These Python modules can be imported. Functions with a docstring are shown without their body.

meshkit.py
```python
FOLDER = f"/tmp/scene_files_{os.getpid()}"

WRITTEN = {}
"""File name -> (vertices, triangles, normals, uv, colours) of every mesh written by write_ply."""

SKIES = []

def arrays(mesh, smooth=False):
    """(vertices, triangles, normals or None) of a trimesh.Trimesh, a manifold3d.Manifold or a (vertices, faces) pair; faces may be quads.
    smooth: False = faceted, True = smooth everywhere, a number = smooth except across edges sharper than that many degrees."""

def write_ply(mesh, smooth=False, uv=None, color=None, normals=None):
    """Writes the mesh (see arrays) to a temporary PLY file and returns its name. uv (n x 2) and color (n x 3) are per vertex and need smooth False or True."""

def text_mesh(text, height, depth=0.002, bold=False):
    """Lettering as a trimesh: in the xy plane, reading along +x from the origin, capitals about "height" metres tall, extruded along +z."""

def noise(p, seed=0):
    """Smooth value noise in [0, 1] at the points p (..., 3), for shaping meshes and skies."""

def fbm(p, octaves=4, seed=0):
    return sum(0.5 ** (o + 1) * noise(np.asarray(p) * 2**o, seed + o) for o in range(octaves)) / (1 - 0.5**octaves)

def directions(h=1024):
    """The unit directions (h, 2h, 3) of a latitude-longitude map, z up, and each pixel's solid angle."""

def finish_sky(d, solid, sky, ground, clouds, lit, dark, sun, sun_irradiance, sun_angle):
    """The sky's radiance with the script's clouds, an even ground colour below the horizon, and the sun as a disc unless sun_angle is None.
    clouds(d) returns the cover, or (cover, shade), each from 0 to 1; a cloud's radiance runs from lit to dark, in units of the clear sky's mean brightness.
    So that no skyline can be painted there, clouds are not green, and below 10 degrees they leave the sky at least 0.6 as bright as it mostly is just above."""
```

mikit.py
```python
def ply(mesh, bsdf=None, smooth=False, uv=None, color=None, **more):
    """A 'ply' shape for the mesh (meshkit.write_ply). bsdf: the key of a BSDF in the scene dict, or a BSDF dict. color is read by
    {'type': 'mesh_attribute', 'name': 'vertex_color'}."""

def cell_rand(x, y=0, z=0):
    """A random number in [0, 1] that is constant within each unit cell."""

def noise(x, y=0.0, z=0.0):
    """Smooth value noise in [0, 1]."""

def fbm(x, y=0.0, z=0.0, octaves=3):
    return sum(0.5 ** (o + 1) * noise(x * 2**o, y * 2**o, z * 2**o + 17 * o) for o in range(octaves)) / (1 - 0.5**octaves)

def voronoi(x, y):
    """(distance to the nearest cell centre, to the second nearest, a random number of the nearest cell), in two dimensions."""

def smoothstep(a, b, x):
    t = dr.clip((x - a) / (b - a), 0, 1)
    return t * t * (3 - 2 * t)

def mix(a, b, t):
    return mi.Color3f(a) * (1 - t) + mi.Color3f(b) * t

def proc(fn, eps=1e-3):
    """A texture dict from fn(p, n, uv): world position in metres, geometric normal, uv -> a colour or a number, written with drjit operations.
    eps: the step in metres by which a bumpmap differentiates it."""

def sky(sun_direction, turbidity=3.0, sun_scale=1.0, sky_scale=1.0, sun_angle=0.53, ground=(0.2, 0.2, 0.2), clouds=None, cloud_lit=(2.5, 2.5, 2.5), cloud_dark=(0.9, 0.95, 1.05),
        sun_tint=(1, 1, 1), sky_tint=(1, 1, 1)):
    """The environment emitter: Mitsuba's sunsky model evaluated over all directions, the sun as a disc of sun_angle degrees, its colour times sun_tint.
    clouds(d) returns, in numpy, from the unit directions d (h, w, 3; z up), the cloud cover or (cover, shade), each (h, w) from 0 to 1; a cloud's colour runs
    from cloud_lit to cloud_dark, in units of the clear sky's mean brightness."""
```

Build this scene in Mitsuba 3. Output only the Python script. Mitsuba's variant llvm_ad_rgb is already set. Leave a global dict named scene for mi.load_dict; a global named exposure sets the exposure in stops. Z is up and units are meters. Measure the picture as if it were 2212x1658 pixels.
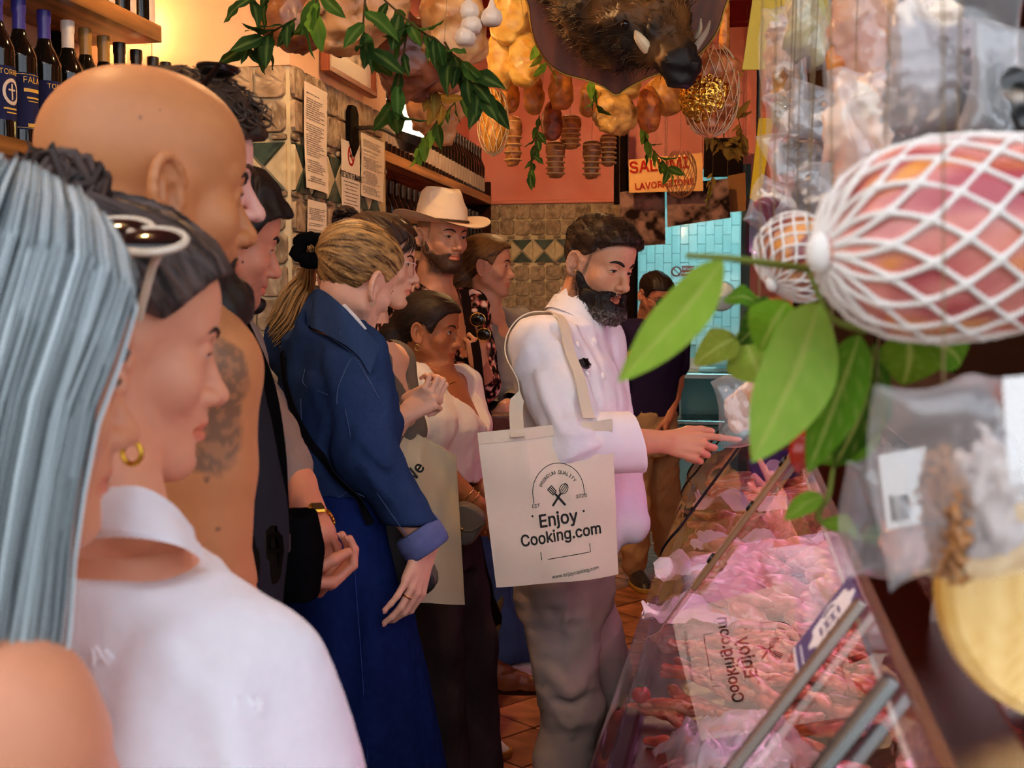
import math
from concurrent.futures import ThreadPoolExecutor
import numpy as np
import trimesh
import drjit as dr
import mitsuba as mi
import mikit
import meshkit
# ---------------------------------------------------------------- camera
FPX, CX, CY = 2600.0, 1106.0, 829.0
YAW, PITCH, EYE = math.atan(499 / 2600), math.atan(164 / 2600), 1.53
CAM = np.array([0, 0, EYE])
R_ = np.array([math.cos(YAW), math.sin(YAW), 0])
H_ = np.array([-math.sin(YAW), math.cos(YAW), 0])
F_ = H_ * math.cos(PITCH) - np.array([0, 0, math.sin(PITCH)])
U_ = H_ * math.sin(PITCH) + np.array([0, 0, math.cos(PITCH)])
Tm = mi.ScalarTransform4f
scene, labels = {"type": "scene"}, {}
scene["camera"] = {"type": "thinlens", "fov": 2 * math.degrees(math.atan(1106 / FPX)), "fov_axis": "x", "near_clip": 0.05, "far_clip": 60.0,
    "aperture_radius": 0.0024, "focus_distance": 3.2,
    "to_world": Tm().look_at(origin=list(CAM), target=list(CAM + F_), up=[0, 0, 1])}
exposure = 2.3
# daylight of the street behind the camera, through the open shop front
scene["sky"] = mikit.sky((-0.3, -0.75, 0.75), turbidity=4.0, sun_scale=0.0, sky_scale=2.9, ground=(0.30, 0.29, 0.27),
      clouds=lambda d: np.full(d.shape[:2], 0.75), cloud_lit=(1.25, 1.25, 1.3), cloud_dark=(0.9, 0.95, 1.05))
SKY_GAIN = 1.0
def lin(c):
 if isinstance(c, str):
  c = [int(c[i:i + 2], 16) / 255 for i in (1, 3, 5)]
 c = np.asarray(c, float)
 return np.where(c < 0.04045, c / 12.92, ((c + 0.055) / 1.055) ** 2.4)
def W(px, py, d):
 return CAM + d * (F_ + (px - CX) / FPX * R_ + (CY - py) / FPX * U_)
def ray(px, py):
 return F_ + (px - CX) / FPX * R_ + (CY - py) / FPX * U_
def at(px, py, axis, value):
 """the point seen at a pixel of the photograph on the plane axis = value"""
 r = ray(px, py)
 i = "xyz".index(axis)
 return CAM + r * ((value - CAM[i]) / r[i])
def pix(p):
 q = np.asarray(p, float) - CAM
 d = q @ F_
 return CX + q @ R_ / d * FPX, CY - q @ U_ / d * FPX, d
def unit(v):
 v = np.asarray(v, float)
 return v / (np.linalg.norm(v) + 1e-12)
# ---------------------------------------------------------------- scene entries
ENTRIES = {}
def numbered(name):
 n = ENTRIES.get(name, 0)
 ENTRIES[name] = n + 1
 return name if n == 0 else f"{name}_{n:03d}"
def thing(name, label, cat, group=None):
 k = numbered(name)
 labels[k] = {"label": label, "category": cat}
 if group:
  labels[k]["group"] = group
 return k
def struct(name):
 k = numbered(name)
 labels[k] = {"kind": "structure"}
 return k
def split_mesh(m, angle):
 """vertices doubled along edges sharper than the angle, so that colours can ride on them"""
 v, f, n = meshkit.arrays(m, angle)
 return trimesh.Trimesh(v, f, process=False)
def as_mesh(m):
 if isinstance(m, trimesh.Trimesh):
  return m
 v, f, _ = meshkit.arrays(m)
 return trimesh.Trimesh(v, f, process=False)
PALETTE, ROW_OF = [], {}
def palette_uv(col):
 """colours as a row of the palette (a base and two directions) and two coordinates per vertex, which ride on uv; None if they do not fit"""
 base = col.mean(0)
 d = col - base
 if np.abs(d).max() < 1e-4:
  ax, t = np.zeros((2, 3)), np.zeros((len(col), 2))
 else:
  w, e = np.linalg.eigh(d.T @ d)
  ax = e[:, ::-1][:, :2].T
  t = d @ ax.T
  if np.abs(d - t @ ax).max() > 0.05:
   return None
 lo = t.min(0); span = np.maximum(t.max(0) - lo, 1e-6)
 row = np.concatenate([base + lo @ ax, ax[0] * span[0], ax[1] * span[1]]).round(4)
 k = ROW_OF.setdefault(tuple(row), len(PALETTE))
 if k == len(PALETTE):
  PALETTE.append(row)
 t = (t - lo) / span
 return np.stack([t[:, 0], k + 0.02 + 0.96 * t[:, 1]], 1)
def from_palette(p, n, uv):
 tab = mi.Float(np.concatenate(PALETTE).astype(np.float32))
 k = dr.floor(uv.y)
 s = dr.clip((uv.y - k - 0.02) / 0.96, 0, 1)
 u = dr.clip(uv.x, 0, 1)
 i = mi.UInt32(dr.clip(k, 0, len(PALETTE) - 1)) * 9
 g = lambda q: mi.Color3f(*[dr.gather(mi.Float, tab, i + (q + c)) for c in range(3)])
 return dr.clip(g(0) + g(3) * u + g(6) * s, 0, 1)
def shape(mesh, bsdf, color=None, smooth=30, **more):
 mesh = as_mesh(mesh)
 if color is None:
  return mikit.ply(mesh, bsdf, smooth=smooth, **more)
 col = np.asarray(color, float)
 if smooth not in (False, True):
  assert col.ndim == 1
  mesh = split_mesh(mesh, smooth)
 if col.ndim == 1:
  col = np.tile(col, (len(mesh.vertices), 1))
 uv = palette_uv(col)
 if uv is not None:
  return mikit.ply(mesh, bsdf, smooth=bool(smooth), uv=uv, **more)
 return mikit.ply(mesh, bsdf + "_v", smooth=bool(smooth), color=col, **more)
def put(parent, name, d, to_world=None, label=None, kind=None):
 """one entry of the scene: a part of parent, or parent itself when name is None"""
 k = parent if name is None else numbered(f"{parent}__{name}")
 scene[k] = d if to_world is None else {**d, "to_world": to_world}
 if label or kind:
  labels.setdefault(k, {}).update({**({"label": label} if label else {}), **({"kind": kind} if kind else {})})
 return k
def part(parent, name, mesh, bsdf, color=None, smooth=30, to_world=None, label=None, kind=None):
 return put(parent, name, shape(mesh, bsdf, color, smooth), to_world, label, kind)
def frame(origin, x=None, y=None, z=None):
 """4x4 from an origin and two of the axes (the first given is kept exactly)"""
 if z is not None and x is not None:
  z = unit(z); y = unit(np.cross(z, x)); x = np.cross(y, z)
 elif z is not None and y is not None:
  z = unit(z); x = unit(np.cross(y, z)); y = np.cross(z, x)
 elif x is not None and y is not None:
  x = unit(x); z = unit(np.cross(x, y)); y = np.cross(z, x)
 m = np.eye(4)
 m[:3, 0], m[:3, 1], m[:3, 2], m[:3, 3] = x, y, z, origin
 return m
def mp(M, x, y, z):
 return M[:3, :3] @ np.array([x, y, z]) + M[:3, 3]
def TW(m):
 return Tm(np.asarray(m, float).tolist())
def place(loc, rotz=0.0, scale=1.0):
 return Tm().translate(list(map(float, loc))).rotate([0, 0, 1], rotz).scale(scale)
# ---------------------------------------------------------------- meshes
def cat(*ms):
 ms = [as_mesh(m) for m in (ms[0] if len(ms) == 1 and isinstance(ms[0], (list, tuple)) else ms)]
 vs, fs, n = [], [], 0
 for m in ms:
  vs.append(m.vertices); fs.append(m.faces + n); n += len(m.vertices)
 return trimesh.Trimesh(np.vstack(vs), np.vstack(fs), process=False)
def xf(m, M):
 m = as_mesh(m)
 M = np.asarray(M, float)
 f = m.faces if np.linalg.det(M[:3, :3]) > 0 else m.faces[:, ::-1]
 return trimesh.Trimesh(m.vertices @ M[:3, :3].T + M[:3, 3], f, process=False)
def box(size, center=(0, 0, 0), bevel=0.0):
 sx, sy, sz = np.asarray(size, float) / 2
 if bevel <= 0:
  m = trimesh.creation.box((2 * sx, 2 * sy, 2 * sz))
  m.apply_translation(center)
  return trimesh.Trimesh(m.vertices, m.faces, process=False)
 b = min(bevel, 0.45 * 2 * min(sx, sy, sz))
 pts = []
 for s in np.ndindex(2, 2, 2):
  s = np.array(s) * 2 - 1
  for k in range(3):
   e = np.array([sx, sy, sz]) - b
   e[k] += b
   pts.append(s * e)
 h = trimesh.convex.convex_hull(np.array(pts))
 h.apply_translation(center)
 return trimesh.Trimesh(h.vertices, h.faces, process=False)
def box_between(a, b, bevel=0.0):
 a, b = np.minimum(a, b), np.maximum(a, b)
 return box(b - a, (a + b) / 2, bevel)
def gbox(size, center=(0, 0, 0), step=0.05):
 """a box whose faces are grids fine enough to carry colour; step per axis or one for all"""
 s, c = np.asarray(size, float), np.asarray(center, float)
 n = np.maximum(1, np.ceil(s / np.broadcast_to(step, 3)).astype(int))
 ms = []
 for k in range(3):
  i, j = (k + 1) % 3, (k + 2) % 3
  u, v = np.meshgrid(np.linspace(-0.5, 0.5, n[i] + 1), np.linspace(-0.5, 0.5, n[j] + 1), indexing="ij")
  for sg in (0.5, -0.5):
   P = np.zeros(u.shape + (3,))
   P[..., i], P[..., j], P[..., k] = u * s[i], v * s[j], sg * s[k]
   ms.append(grid_mesh(P + c if sg > 0 else P[::-1] + c))
 return cat(ms)
def fine(m, step):
 v, f = trimesh.remesh.subdivide_to_size(m.vertices, m.faces, step, max_iter=12)
 return trimesh.Trimesh(v, f, process=False)
def tube(pts, rad, sides=8, cap=True, closed=False):
 p = np.asarray(pts, float)
 n = len(p)
 rad = np.broadcast_to(np.asarray(rad, float), (n,))
 t = np.gradient(p, axis=0) if not closed else np.roll(p, -1, 0) - np.roll(p, 1, 0)
 t /= np.linalg.norm(t, axis=1, keepdims=True) + 1e-12
 ref = np.array([0, 0, 1.0]) if abs(t[0][2]) < 0.9 else np.array([1.0, 0, 0])
 a = np.zeros_like(p)
 prev = unit(np.cross(t[0], ref))
 for i in range(n):
  prev = unit(prev - t[i] * (prev @ t[i]))
  a[i] = prev
 b = np.cross(t, a)
 ang = np.arange(sides) * 2 * np.pi / sides
 v = p[:, None] + rad[:, None, None] * (np.cos(ang)[None, :, None] * a[:, None] + np.sin(ang)[None, :, None] * b[:, None])
 m = n if closed else n - 1
 i, j = np.meshgrid(np.arange(m), np.arange(sides), indexing="ij")
 i2, j2 = (i + 1) % n, (j + 1) % sides
 q = np.stack([i * sides + j, i * sides + j2, i2 * sides + j2, i2 * sides + j], -1).reshape(-1, 4)
 f = np.vstack([q[:, [0, 1, 2]], q[:, [0, 2, 3]]])
 v = v.reshape(-1, 3)
 if cap and not closed:
  k = len(v)
  v = np.vstack([v, p[:1], p[-1:]])
  s = np.arange(sides)
  f = np.vstack([f, np.stack([np.full(sides, k), (s + 1) % sides, s], 1), np.stack([np.full(sides, k + 1), (n - 1) * sides + s, (n - 1) * sides + (s + 1) % sides], 1)])
 return trimesh.Trimesh(v, f, process=False)
def lathe(prof, sides=24, axis_z=True):
 """a profile of (radius, z) pairs turned about z"""
 pr = np.asarray(prof, float)
 ang = np.arange(sides) * 2 * np.pi / sides
 v = np.stack([pr[:, None, 0] * np.cos(ang), pr[:, None, 0] * np.sin(ang), np.broadcast_to(pr[:, None, 1], (len(pr), sides))], -1).reshape(-1, 3)
 i, j = np.meshgrid(np.arange(len(pr) - 1), np.arange(sides), indexing="ij")
 j2 = (j + 1) % sides
 q = np.stack([i * sides + j, i * sides + j2, (i + 1) * sides + j2, (i + 1) * sides + j], -1).reshape(-1, 4)
 return trimesh.Trimesh(v, np.vstack([q[:, [0, 1, 2]], q[:, [0, 2, 3]]]), process=False)
def grid_mesh(P, closed_u=False):
 """an (n, m, 3) array of points as a sheet"""
 n, m = P.shape[:2]
 k = n if closed_u else n - 1
 i, j = np.meshgrid(np.arange(k), np.arange(m - 1), indexing="ij")
 i2 = (i + 1) % n
 q = np.stack([i * m + j, i2 * m + j, i2 * m + j + 1, i * m + j + 1], -1).reshape(-1, 4)
 return trimesh.Trimesh(P.reshape(-1, 3), np.vstack([q[:, [0, 1, 2]], q[:, [0, 2, 3]]]), process=False)
def extrude(poly, h):
 from shapely.geometry import Polygon
 g = poly if hasattr(poly, "exterior") else Polygon(poly)
 m = trimesh.creation.extrude_polygon(g, h, engine="earcut")
 return trimesh.Trimesh(m.vertices, m.faces, process=False)
def prism(poly, M, h):
 return xf(extrude(poly, h), M)
def sphere(c, r, sub=2, scale=(1, 1, 1)):
 m = trimesh.creation.icosphere(sub)
 return trimesh.Trimesh(m.vertices * np.asarray(scale) * r + np.asarray(c), m.faces, process=False)
def spline(pts, n=24, closed=False):
 """Catmull-Rom through the points"""
 p = np.asarray(pts, float)
 if closed:
  p = np.vstack([p[-1:], p, p[:2]])
 else:
  p = np.vstack([2 * p[:1] - p[1:2], p, 2 * p[-1:] - p[-2:-1]])
 k = len(p) - 3
 u = np.linspace(0, k, n, endpoint=not closed)
 i = np.minimum(u.astype(int), k - 1)
 t = (u - i)[:, None]
 a, b, c, d = p[i], p[i + 1], p[i + 2], p[i + 3]
 return 0.5 * (2 * b + (c - a) * t + (2 * a - 5 * b + 4 * c - d) * t * t + (3 * b - a - 3 * c + d) * t ** 3)
def text(s, height, depth=0.001, bold=False):
 m = meshkit.text_mesh(s, height, depth, bold)
 return trimesh.Trimesh(m.vertices, m.faces, process=False)
def text_on(s, origin, right, up, height, bold=False, depth=0.001, center=True):
 """flat lettering on a surface: reading along right, its face along right x up"""
 m = text(s, height, depth, bold)
 w = m.bounds[1][0] - m.bounds[0][0]
 if center:
  m.apply_translation((-w / 2 - m.bounds[0][0], -height / 2, 0))
 return xf(m, frame(origin, x=right, y=up))
# ---------------------------------------------------------------- signed distance shapes
F32 = np.float32
POOL = ThreadPoolExecutor(4)
def smin(a, b, k):
 h = np.clip(0.5 + 0.5 * (b - a) / k, 0, 1)
 return b + (a - b) * h - k * h * (1 - h)
def smax(a, b, k):
 return -smin(-a, -b, k)
def sd_cone(p, a, b, ra, rb):
 a, b = np.asarray(a, F32), np.asarray(b, F32)
 ab = b - a
 t = np.clip((p - a) @ ab / (ab @ ab + 1e-12), 0, 1)
 q = p - a - t[:, None] * ab
 return np.sqrt((q * q).sum(1)) - (ra + (rb - ra) * t)
def sd_ell(p, c, r, M=None):
 q = p - np.asarray(c, F32)
 if M is not None:
  q = q @ np.asarray(M, F32)
 r = np.asarray(r, F32)
 k0 = np.sqrt(((q / r) ** 2).sum(1))
 k1 = np.sqrt(((q / (r * r)) ** 2).sum(1)) + 1e-9
 return k0 * (k0 - 1) / k1
def sd_chain(p, pts, rads, k=0.0):
 d = None
 for i in range(len(pts) - 1):
  e = sd_cone(p, pts[i], pts[i + 1], rads[i], rads[i + 1])
  d = e if d is None else (smin(d, e, k) if k > 0 else np.minimum(d, e))
 return d
def sd_loft(p, M, st, power=2.0):
 """elliptic sections along the local z of frame M; st rows: z, centre x, centre y, half x, half y"""
 M = np.asarray(M, float)
 q = (p - M[:3, 3].astype(F32)) @ M[:3, :3].astype(F32)
 st = np.asarray(st, float)
 z = np.clip(q[:, 2], st[0, 0], st[-1, 0])
 zz = np.linspace(st[0, 0], st[-1, 0], 120)
 cols = []
 for k in range(1, 5):
  y = np.interp(zz, st[:, 0], st[:, k])
  w = max(1, int(120 * 0.035))
  y = np.convolve(np.pad(y, w, mode="edge"), np.ones(2 * w + 1) / (2 * w + 1), mode="valid")
  cols.append(np.interp(z, zz, y).astype(F32))
 x, y = (q[:, 0] - cols[0]) / cols[2], (q[:, 1] - cols[1]) / cols[3]
 r = (np.abs(x) ** power + np.abs(y) ** power) ** (1 / power)
 k1 = np.sqrt((x / cols[2]) ** 2 + (y / cols[3]) ** 2) + 1e-6
 d = np.where(r > 0.2, r * (r - 1) / k1 * (np.sqrt(x * x + y * y) / np.maximum(r, 1e-6)) ** 1, -np.minimum(cols[2], cols[3]))
 e = np.maximum(st[0, 0] - q[:, 2], q[:, 2] - st[-1, 0])
 return np.maximum(d, e).astype(F32)
WAVES = {}
def fbm3(p, s, seed=0, octaves=3):
 """cheap smooth noise in about [-0.5, 0.5]: sums of plane waves in random directions"""
 if (seed, octaves) not in WAVES:
  r = np.random.default_rng(1000 + seed)
  ds, ph, am = [], [], []
  for o in range(octaves):
   for _ in range(6):
    d = r.normal(size=3)
    ds.append(d / np.linalg.norm(d) * r.uniform(0.7, 1.3) * 3.8 * 2 ** o); ph.append(r.uniform(0, 6.28)); am.append(0.19 * 0.55 ** o)
  WAVES[(seed, octaves)] = np.array(ds, F32).T, np.array(ph, F32), np.array(am, F32)
 d, ph, am = WAVES[(seed, octaves)]
 q = np.asarray(p, F32) * np.asarray(s, F32)
 out = np.zeros(len(q), F32)
 for i in range(d.shape[1]):
  out += am[i] * np.sin(q @ d[:, i] + ph[i])
 return out
def sd_mesh(fn, lo, hi, h, block=6, tol=0.004):
 """surface nets of fn(points) <= 0 in the box lo..hi at step h; blocks away from the surface are skipped"""
 lo, hi = np.asarray(lo, float), np.asarray(hi, float)
 nb = np.maximum(np.ceil((hi - lo) / (h * block)).astype(int), 1)
 n = nb * block + 1
 cc = np.stack(np.meshgrid(*[(np.arange(k) + 0.5) * h * block for k in nb], indexing="ij"), -1).reshape(-1, 3) + lo
 dc = fn(cc.astype(F32))
 near = np.abs(dc) < h * block * 0.9 + tol
 V = np.repeat(np.repeat(np.repeat(np.where(dc > 0, 1e3, -1e3).astype(F32).reshape(nb), block, 0), block, 1), block, 2)
 V = np.pad(V, ((0, 1), (0, 1), (0, 1)), mode="edge")
 ids = np.argwhere(near.reshape(nb))
 off = np.stack(np.meshgrid(*[np.arange(block + 1)] * 3, indexing="ij"), -1).reshape(-1, 3)
 big = ids // 4
 ids = ids[np.lexsort((big[:, 2], big[:, 1], big[:, 0]))]
 def fill(s):
  g = (ids[s:s + 64, None] * block + off[None]).reshape(-1, 3)
  V[g[:, 0], g[:, 1], g[:, 2]] = fn((lo + g * h).astype(F32))
 list(POOL.map(fill, range(0, len(ids), 64)))
 I = V < 0
 cnt = np.zeros(tuple(n - 1), np.int8)
 for a, b, c in np.ndindex(2, 2, 2):
  cnt += I[a:n[0] - 1 + a, b:n[1] - 1 + b, c:n[2] - 1 + c]
 act = np.argwhere((cnt > 0) & (cnt < 8))
 index = np.full(tuple(n - 1), -1, np.int64)
 index[act[:, 0], act[:, 1], act[:, 2]] = np.arange(len(act))
 acc, num = np.zeros((len(act), 3)), np.zeros(len(act))
 corner = np.array(list(np.ndindex(2, 2, 2)))
 for i in range(8):
  for j in range(i + 1, 8):
   if np.abs(corner[i] - corner[j]).sum() != 1:
    continue
   A, B = act + corner[i], act + corner[j]
   va, vb = V[A[:, 0], A[:, 1], A[:, 2]], V[B[:, 0], B[:, 1], B[:, 2]]
   x = (va < 0) != (vb < 0)
   va, vb = np.clip(va, -h * 2, h * 2), np.clip(vb, -h * 2, h * 2)
   t = np.where(x, va / np.where(x, va - vb, 1), 0)
   acc += np.where(x[:, None], corner[i] + t[:, None] * (corner[j] - corner[i]), 0)
   num += x
 v = lo + (act + acc / np.maximum(num, 1)[:, None]) * h
 faces = []
 for ax in range(3):
  s1 = [slice(1, n[k] - 1) for k in range(3)]
  s0 = list(s1); s2 = list(s1)
  s0[ax], s2[ax] = slice(0, n[ax] - 1), slice(1, n[ax])
  a, b = I[tuple(s0)], I[tuple(s2)]
  for flip, sel in ((False, a & ~b), (True, ~a & b)):
   e = np.argwhere(sel)
   e = e + np.array([0 if k == ax else 1 for k in range(3)])
   u, w = [(1, 2), (2, 0), (0, 1)][ax]
   du, dw = np.eye(3, dtype=int)[u], np.eye(3, dtype=int)[w]
   q = [index[tuple((e - x).T)] for x in (du * 0, du, du + dw, dw)]
   q = np.stack(q if not flip else q[::-1], 1)
   q = q[(q >= 0).all(1)]
   faces.append(np.vstack([q[:, [0, 1, 2]], q[:, [0, 2, 3]]]))
 return trimesh.Trimesh(v, np.vstack(faces), process=False)
def two_tone(v, a, b, scale, seed=0, octaves=3, lo=0.3, hi=0.7):
 """a mottle between two colours; scale may differ per axis"""
 k = np.clip((meshkit.fbm(np.asarray(v, float) * np.asarray(scale, float), octaves, seed) - lo) / (hi - lo), 0, 1)[:, None]
 return lin(a) + (lin(b) - lin(a)) * k
def col_noise(v, base, amp=0.08, scale=40, seed=0, octaves=3):
 """base colour with a fine mottle"""
 n = meshkit.fbm(np.asarray(v, float) * scale, octaves, seed) - 0.5
 return np.clip(np.asarray(base, float) * (1 + 2 * amp * n[:, None]), 0, 1)
# ---------------------------------------------------------------- materials
VC, PAL = {"type": "mesh_attribute", "name": "vertex_color"}, mikit.proc(from_palette)
def two(b):
 return {"type": "twosided", "nested": b}
for x_, C_ in (("", PAL), ("_v", VC)):
 for k_, r_, s_ in (("skin", 0.48, 0.45), ("hair", 0.55, 0.3), ("satin", 0.35, 0.5), ("gloss", 0.08, 0.6), ("wet", 0.22, 0.6)):
  scene["m_" + k_ + x_] = two({"type": "principled", "base_color": C_, "roughness": r_, "specular": s_})
 for k_ in ("cloth", "matte"):
  scene["m_" + k_ + x_] = two({"type": "diffuse", "reflectance": C_})
 scene["m_metal" + x_] = two({"type": "roughconductor", "material": "none", "specular_reflectance": C_, "alpha": 0.12})
 scene["m_leaf" + x_] = {"type": "principledthin", "base_color": C_, "roughness": 0.4, "diff_trans": 0.7, "eta": 1.4}
scene["m_glass"] = {"type": "thindielectric", "int_ior": 1.5}
scene["m_film"] = {"type": "blendbsdf", "weight": 0.2, "a": {"type": "thindielectric", "int_ior": 1.55},
    "b": two({"type": "diffuse", "reflectance": {"type": "rgb", "value": [0.8, 0.8, 0.8]}})}
WALL_X, SHELF_X, PIL_X, PIL_Y0, PIL_Y1, BACK_X, BACK_Y, CEIL = -1.84, -1.60, -1.315, 3.41, 4.395, -1.76, 7.7, 3.3
rng = np.random.default_rng(11)
PLASTER, PINK_WALL, STONE, GROUT, GREEN_STONE, TERRACOTTA, WOOD = ("#e3b48c", "#f0cba4"), ("#d67f6c", "#e5998a"), ("#78654f", "#b39c80"), ("#b8a67e", "#d8c9a4"), ("#1d2b20", "#45594a"), ("#8c5334", "#bd7d55"), ("#573819", "#9a6a3a")
def slab(a, b, tones, name, color=None, step=0.09):
 k = struct(name)
 a, b = np.array(a, float), np.array(b, float)
 m = box_between(a, b)
 if color is None:
  m = gbox(b - a, (a + b) / 2, step)
  color = two_tone(m.vertices, *tones, 5, 1)
 scene[k] = shape(m, "m_matte", color, smooth=False)
 return k
# shell (x to the right, y into the shop, z up); the front stands open to the street
slab((-6, -6, -0.14), (6, 11.5, -0.006), None, "floor_slab", lin("#5a4636"))
slab((WALL_X - 0.2, -0.9, 0), (WALL_X, PIL_Y0, CEIL), PLASTER, "wall_left")
slab((WALL_X - 0.2, PIL_Y0, 0), (BACK_X, BACK_Y, CEIL), PINK_WALL, "wall_left_rear")
pillar = slab((WALL_X - 0.1, PIL_Y0 + 0.012, 0), (PIL_X - 0.012, PIL_Y1 - 0.004, 2.245), GROUT, "wall_pier")
slab((WALL_X - 0.1, PIL_Y0 + 0.004, 2.246), (PIL_X - 0.008, PIL_Y1 - 0.004, CEIL), PLASTER, "wall_pier_plaster")
back = slab((BACK_X - 0.2, BACK_Y + 0.012, 0), (-0.74, BACK_Y + 0.2, 2.2), GROUT, "wall_back")
slab((BACK_X - 0.2, BACK_Y + 0.006, 2.201), (-0.74, BACK_Y + 0.2, CEIL), PINK_WALL, "wall_back_plaster")
slab((-0.74, BACK_Y + 0.006, 2.42), (0.03, BACK_Y + 0.2, CEIL), PINK_WALL, "wall_back_lintel")
slab((0.03, BACK_Y - 0.02, 0), (2.2, BACK_Y + 0.2, CEIL), PINK_WALL, "wall_back_right")
slab((2.0, 2.2, 0), (2.2, BACK_Y, CEIL), None, "wall_right", lin("#d67f6c"))
slab((-6, 0.7, CEIL), (6, 11.4, CEIL + 0.2), None, "ceiling", lin("#8c3a30"))
for i in range(9):
 y = 3.2 + i * 0.55
 slab((-1.74, y, CEIL - 0.035), (2.0, y + 0.46, CEIL - 0.002), None, "ceiling_plank", lin("#8f342c"))
# floor of fired clay tiles, laid in the direction measured in the photograph
E1, E2, O1 = np.array([0.199, -0.144]), np.array([-0.172, -0.240]), np.array([-0.933, 4.391])
L1, L2 = np.linalg.norm(E1), np.linalg.norm(E2)
tile_ply = []
for v in range(6):
 m = gbox((L1 - 0.008, L2 - 0.008, 0.012), (0, 0, -0.006), 0.03)
 tile_ply.append(shape(m, "m_satin", np.clip(two_tone(m.vertices, *TERRACOTTA, 14, v) * (0.8 + 0.08 * v), 0, 1), smooth=False))
floor = struct("floor")
scene[floor] = shape(box_between(np.array((-3, -3, -0.02)), np.array((3, 11.4, -0.005))), "m_matte", lin("#33241a"), smooth=False)
ang_ = math.degrees(math.atan2(E1[1], E1[0]))
cells = []
for i in range(-40, 41):
 for j in range(-40, 41):
  c = O1 + (i + 0.5) * E1 + (j + 0.5) * E2
  if -1.75 < c[0] < 0.3 and 2.6 < c[1] < 9.9:
   q = pix((c[0], c[1], 0))
   if 500 < q[0] < 1750 and q[1] < 1900:
    cells.append((q[1], c))
for s_, c in sorted(cells, key=lambda t: -t[0])[:300]:
 tilt = rng.normal(0, 0.0012)
 put(floor, "tile", tile_ply[rng.integers(6)], place((c[0], c[1], tilt), ang_))
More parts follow.
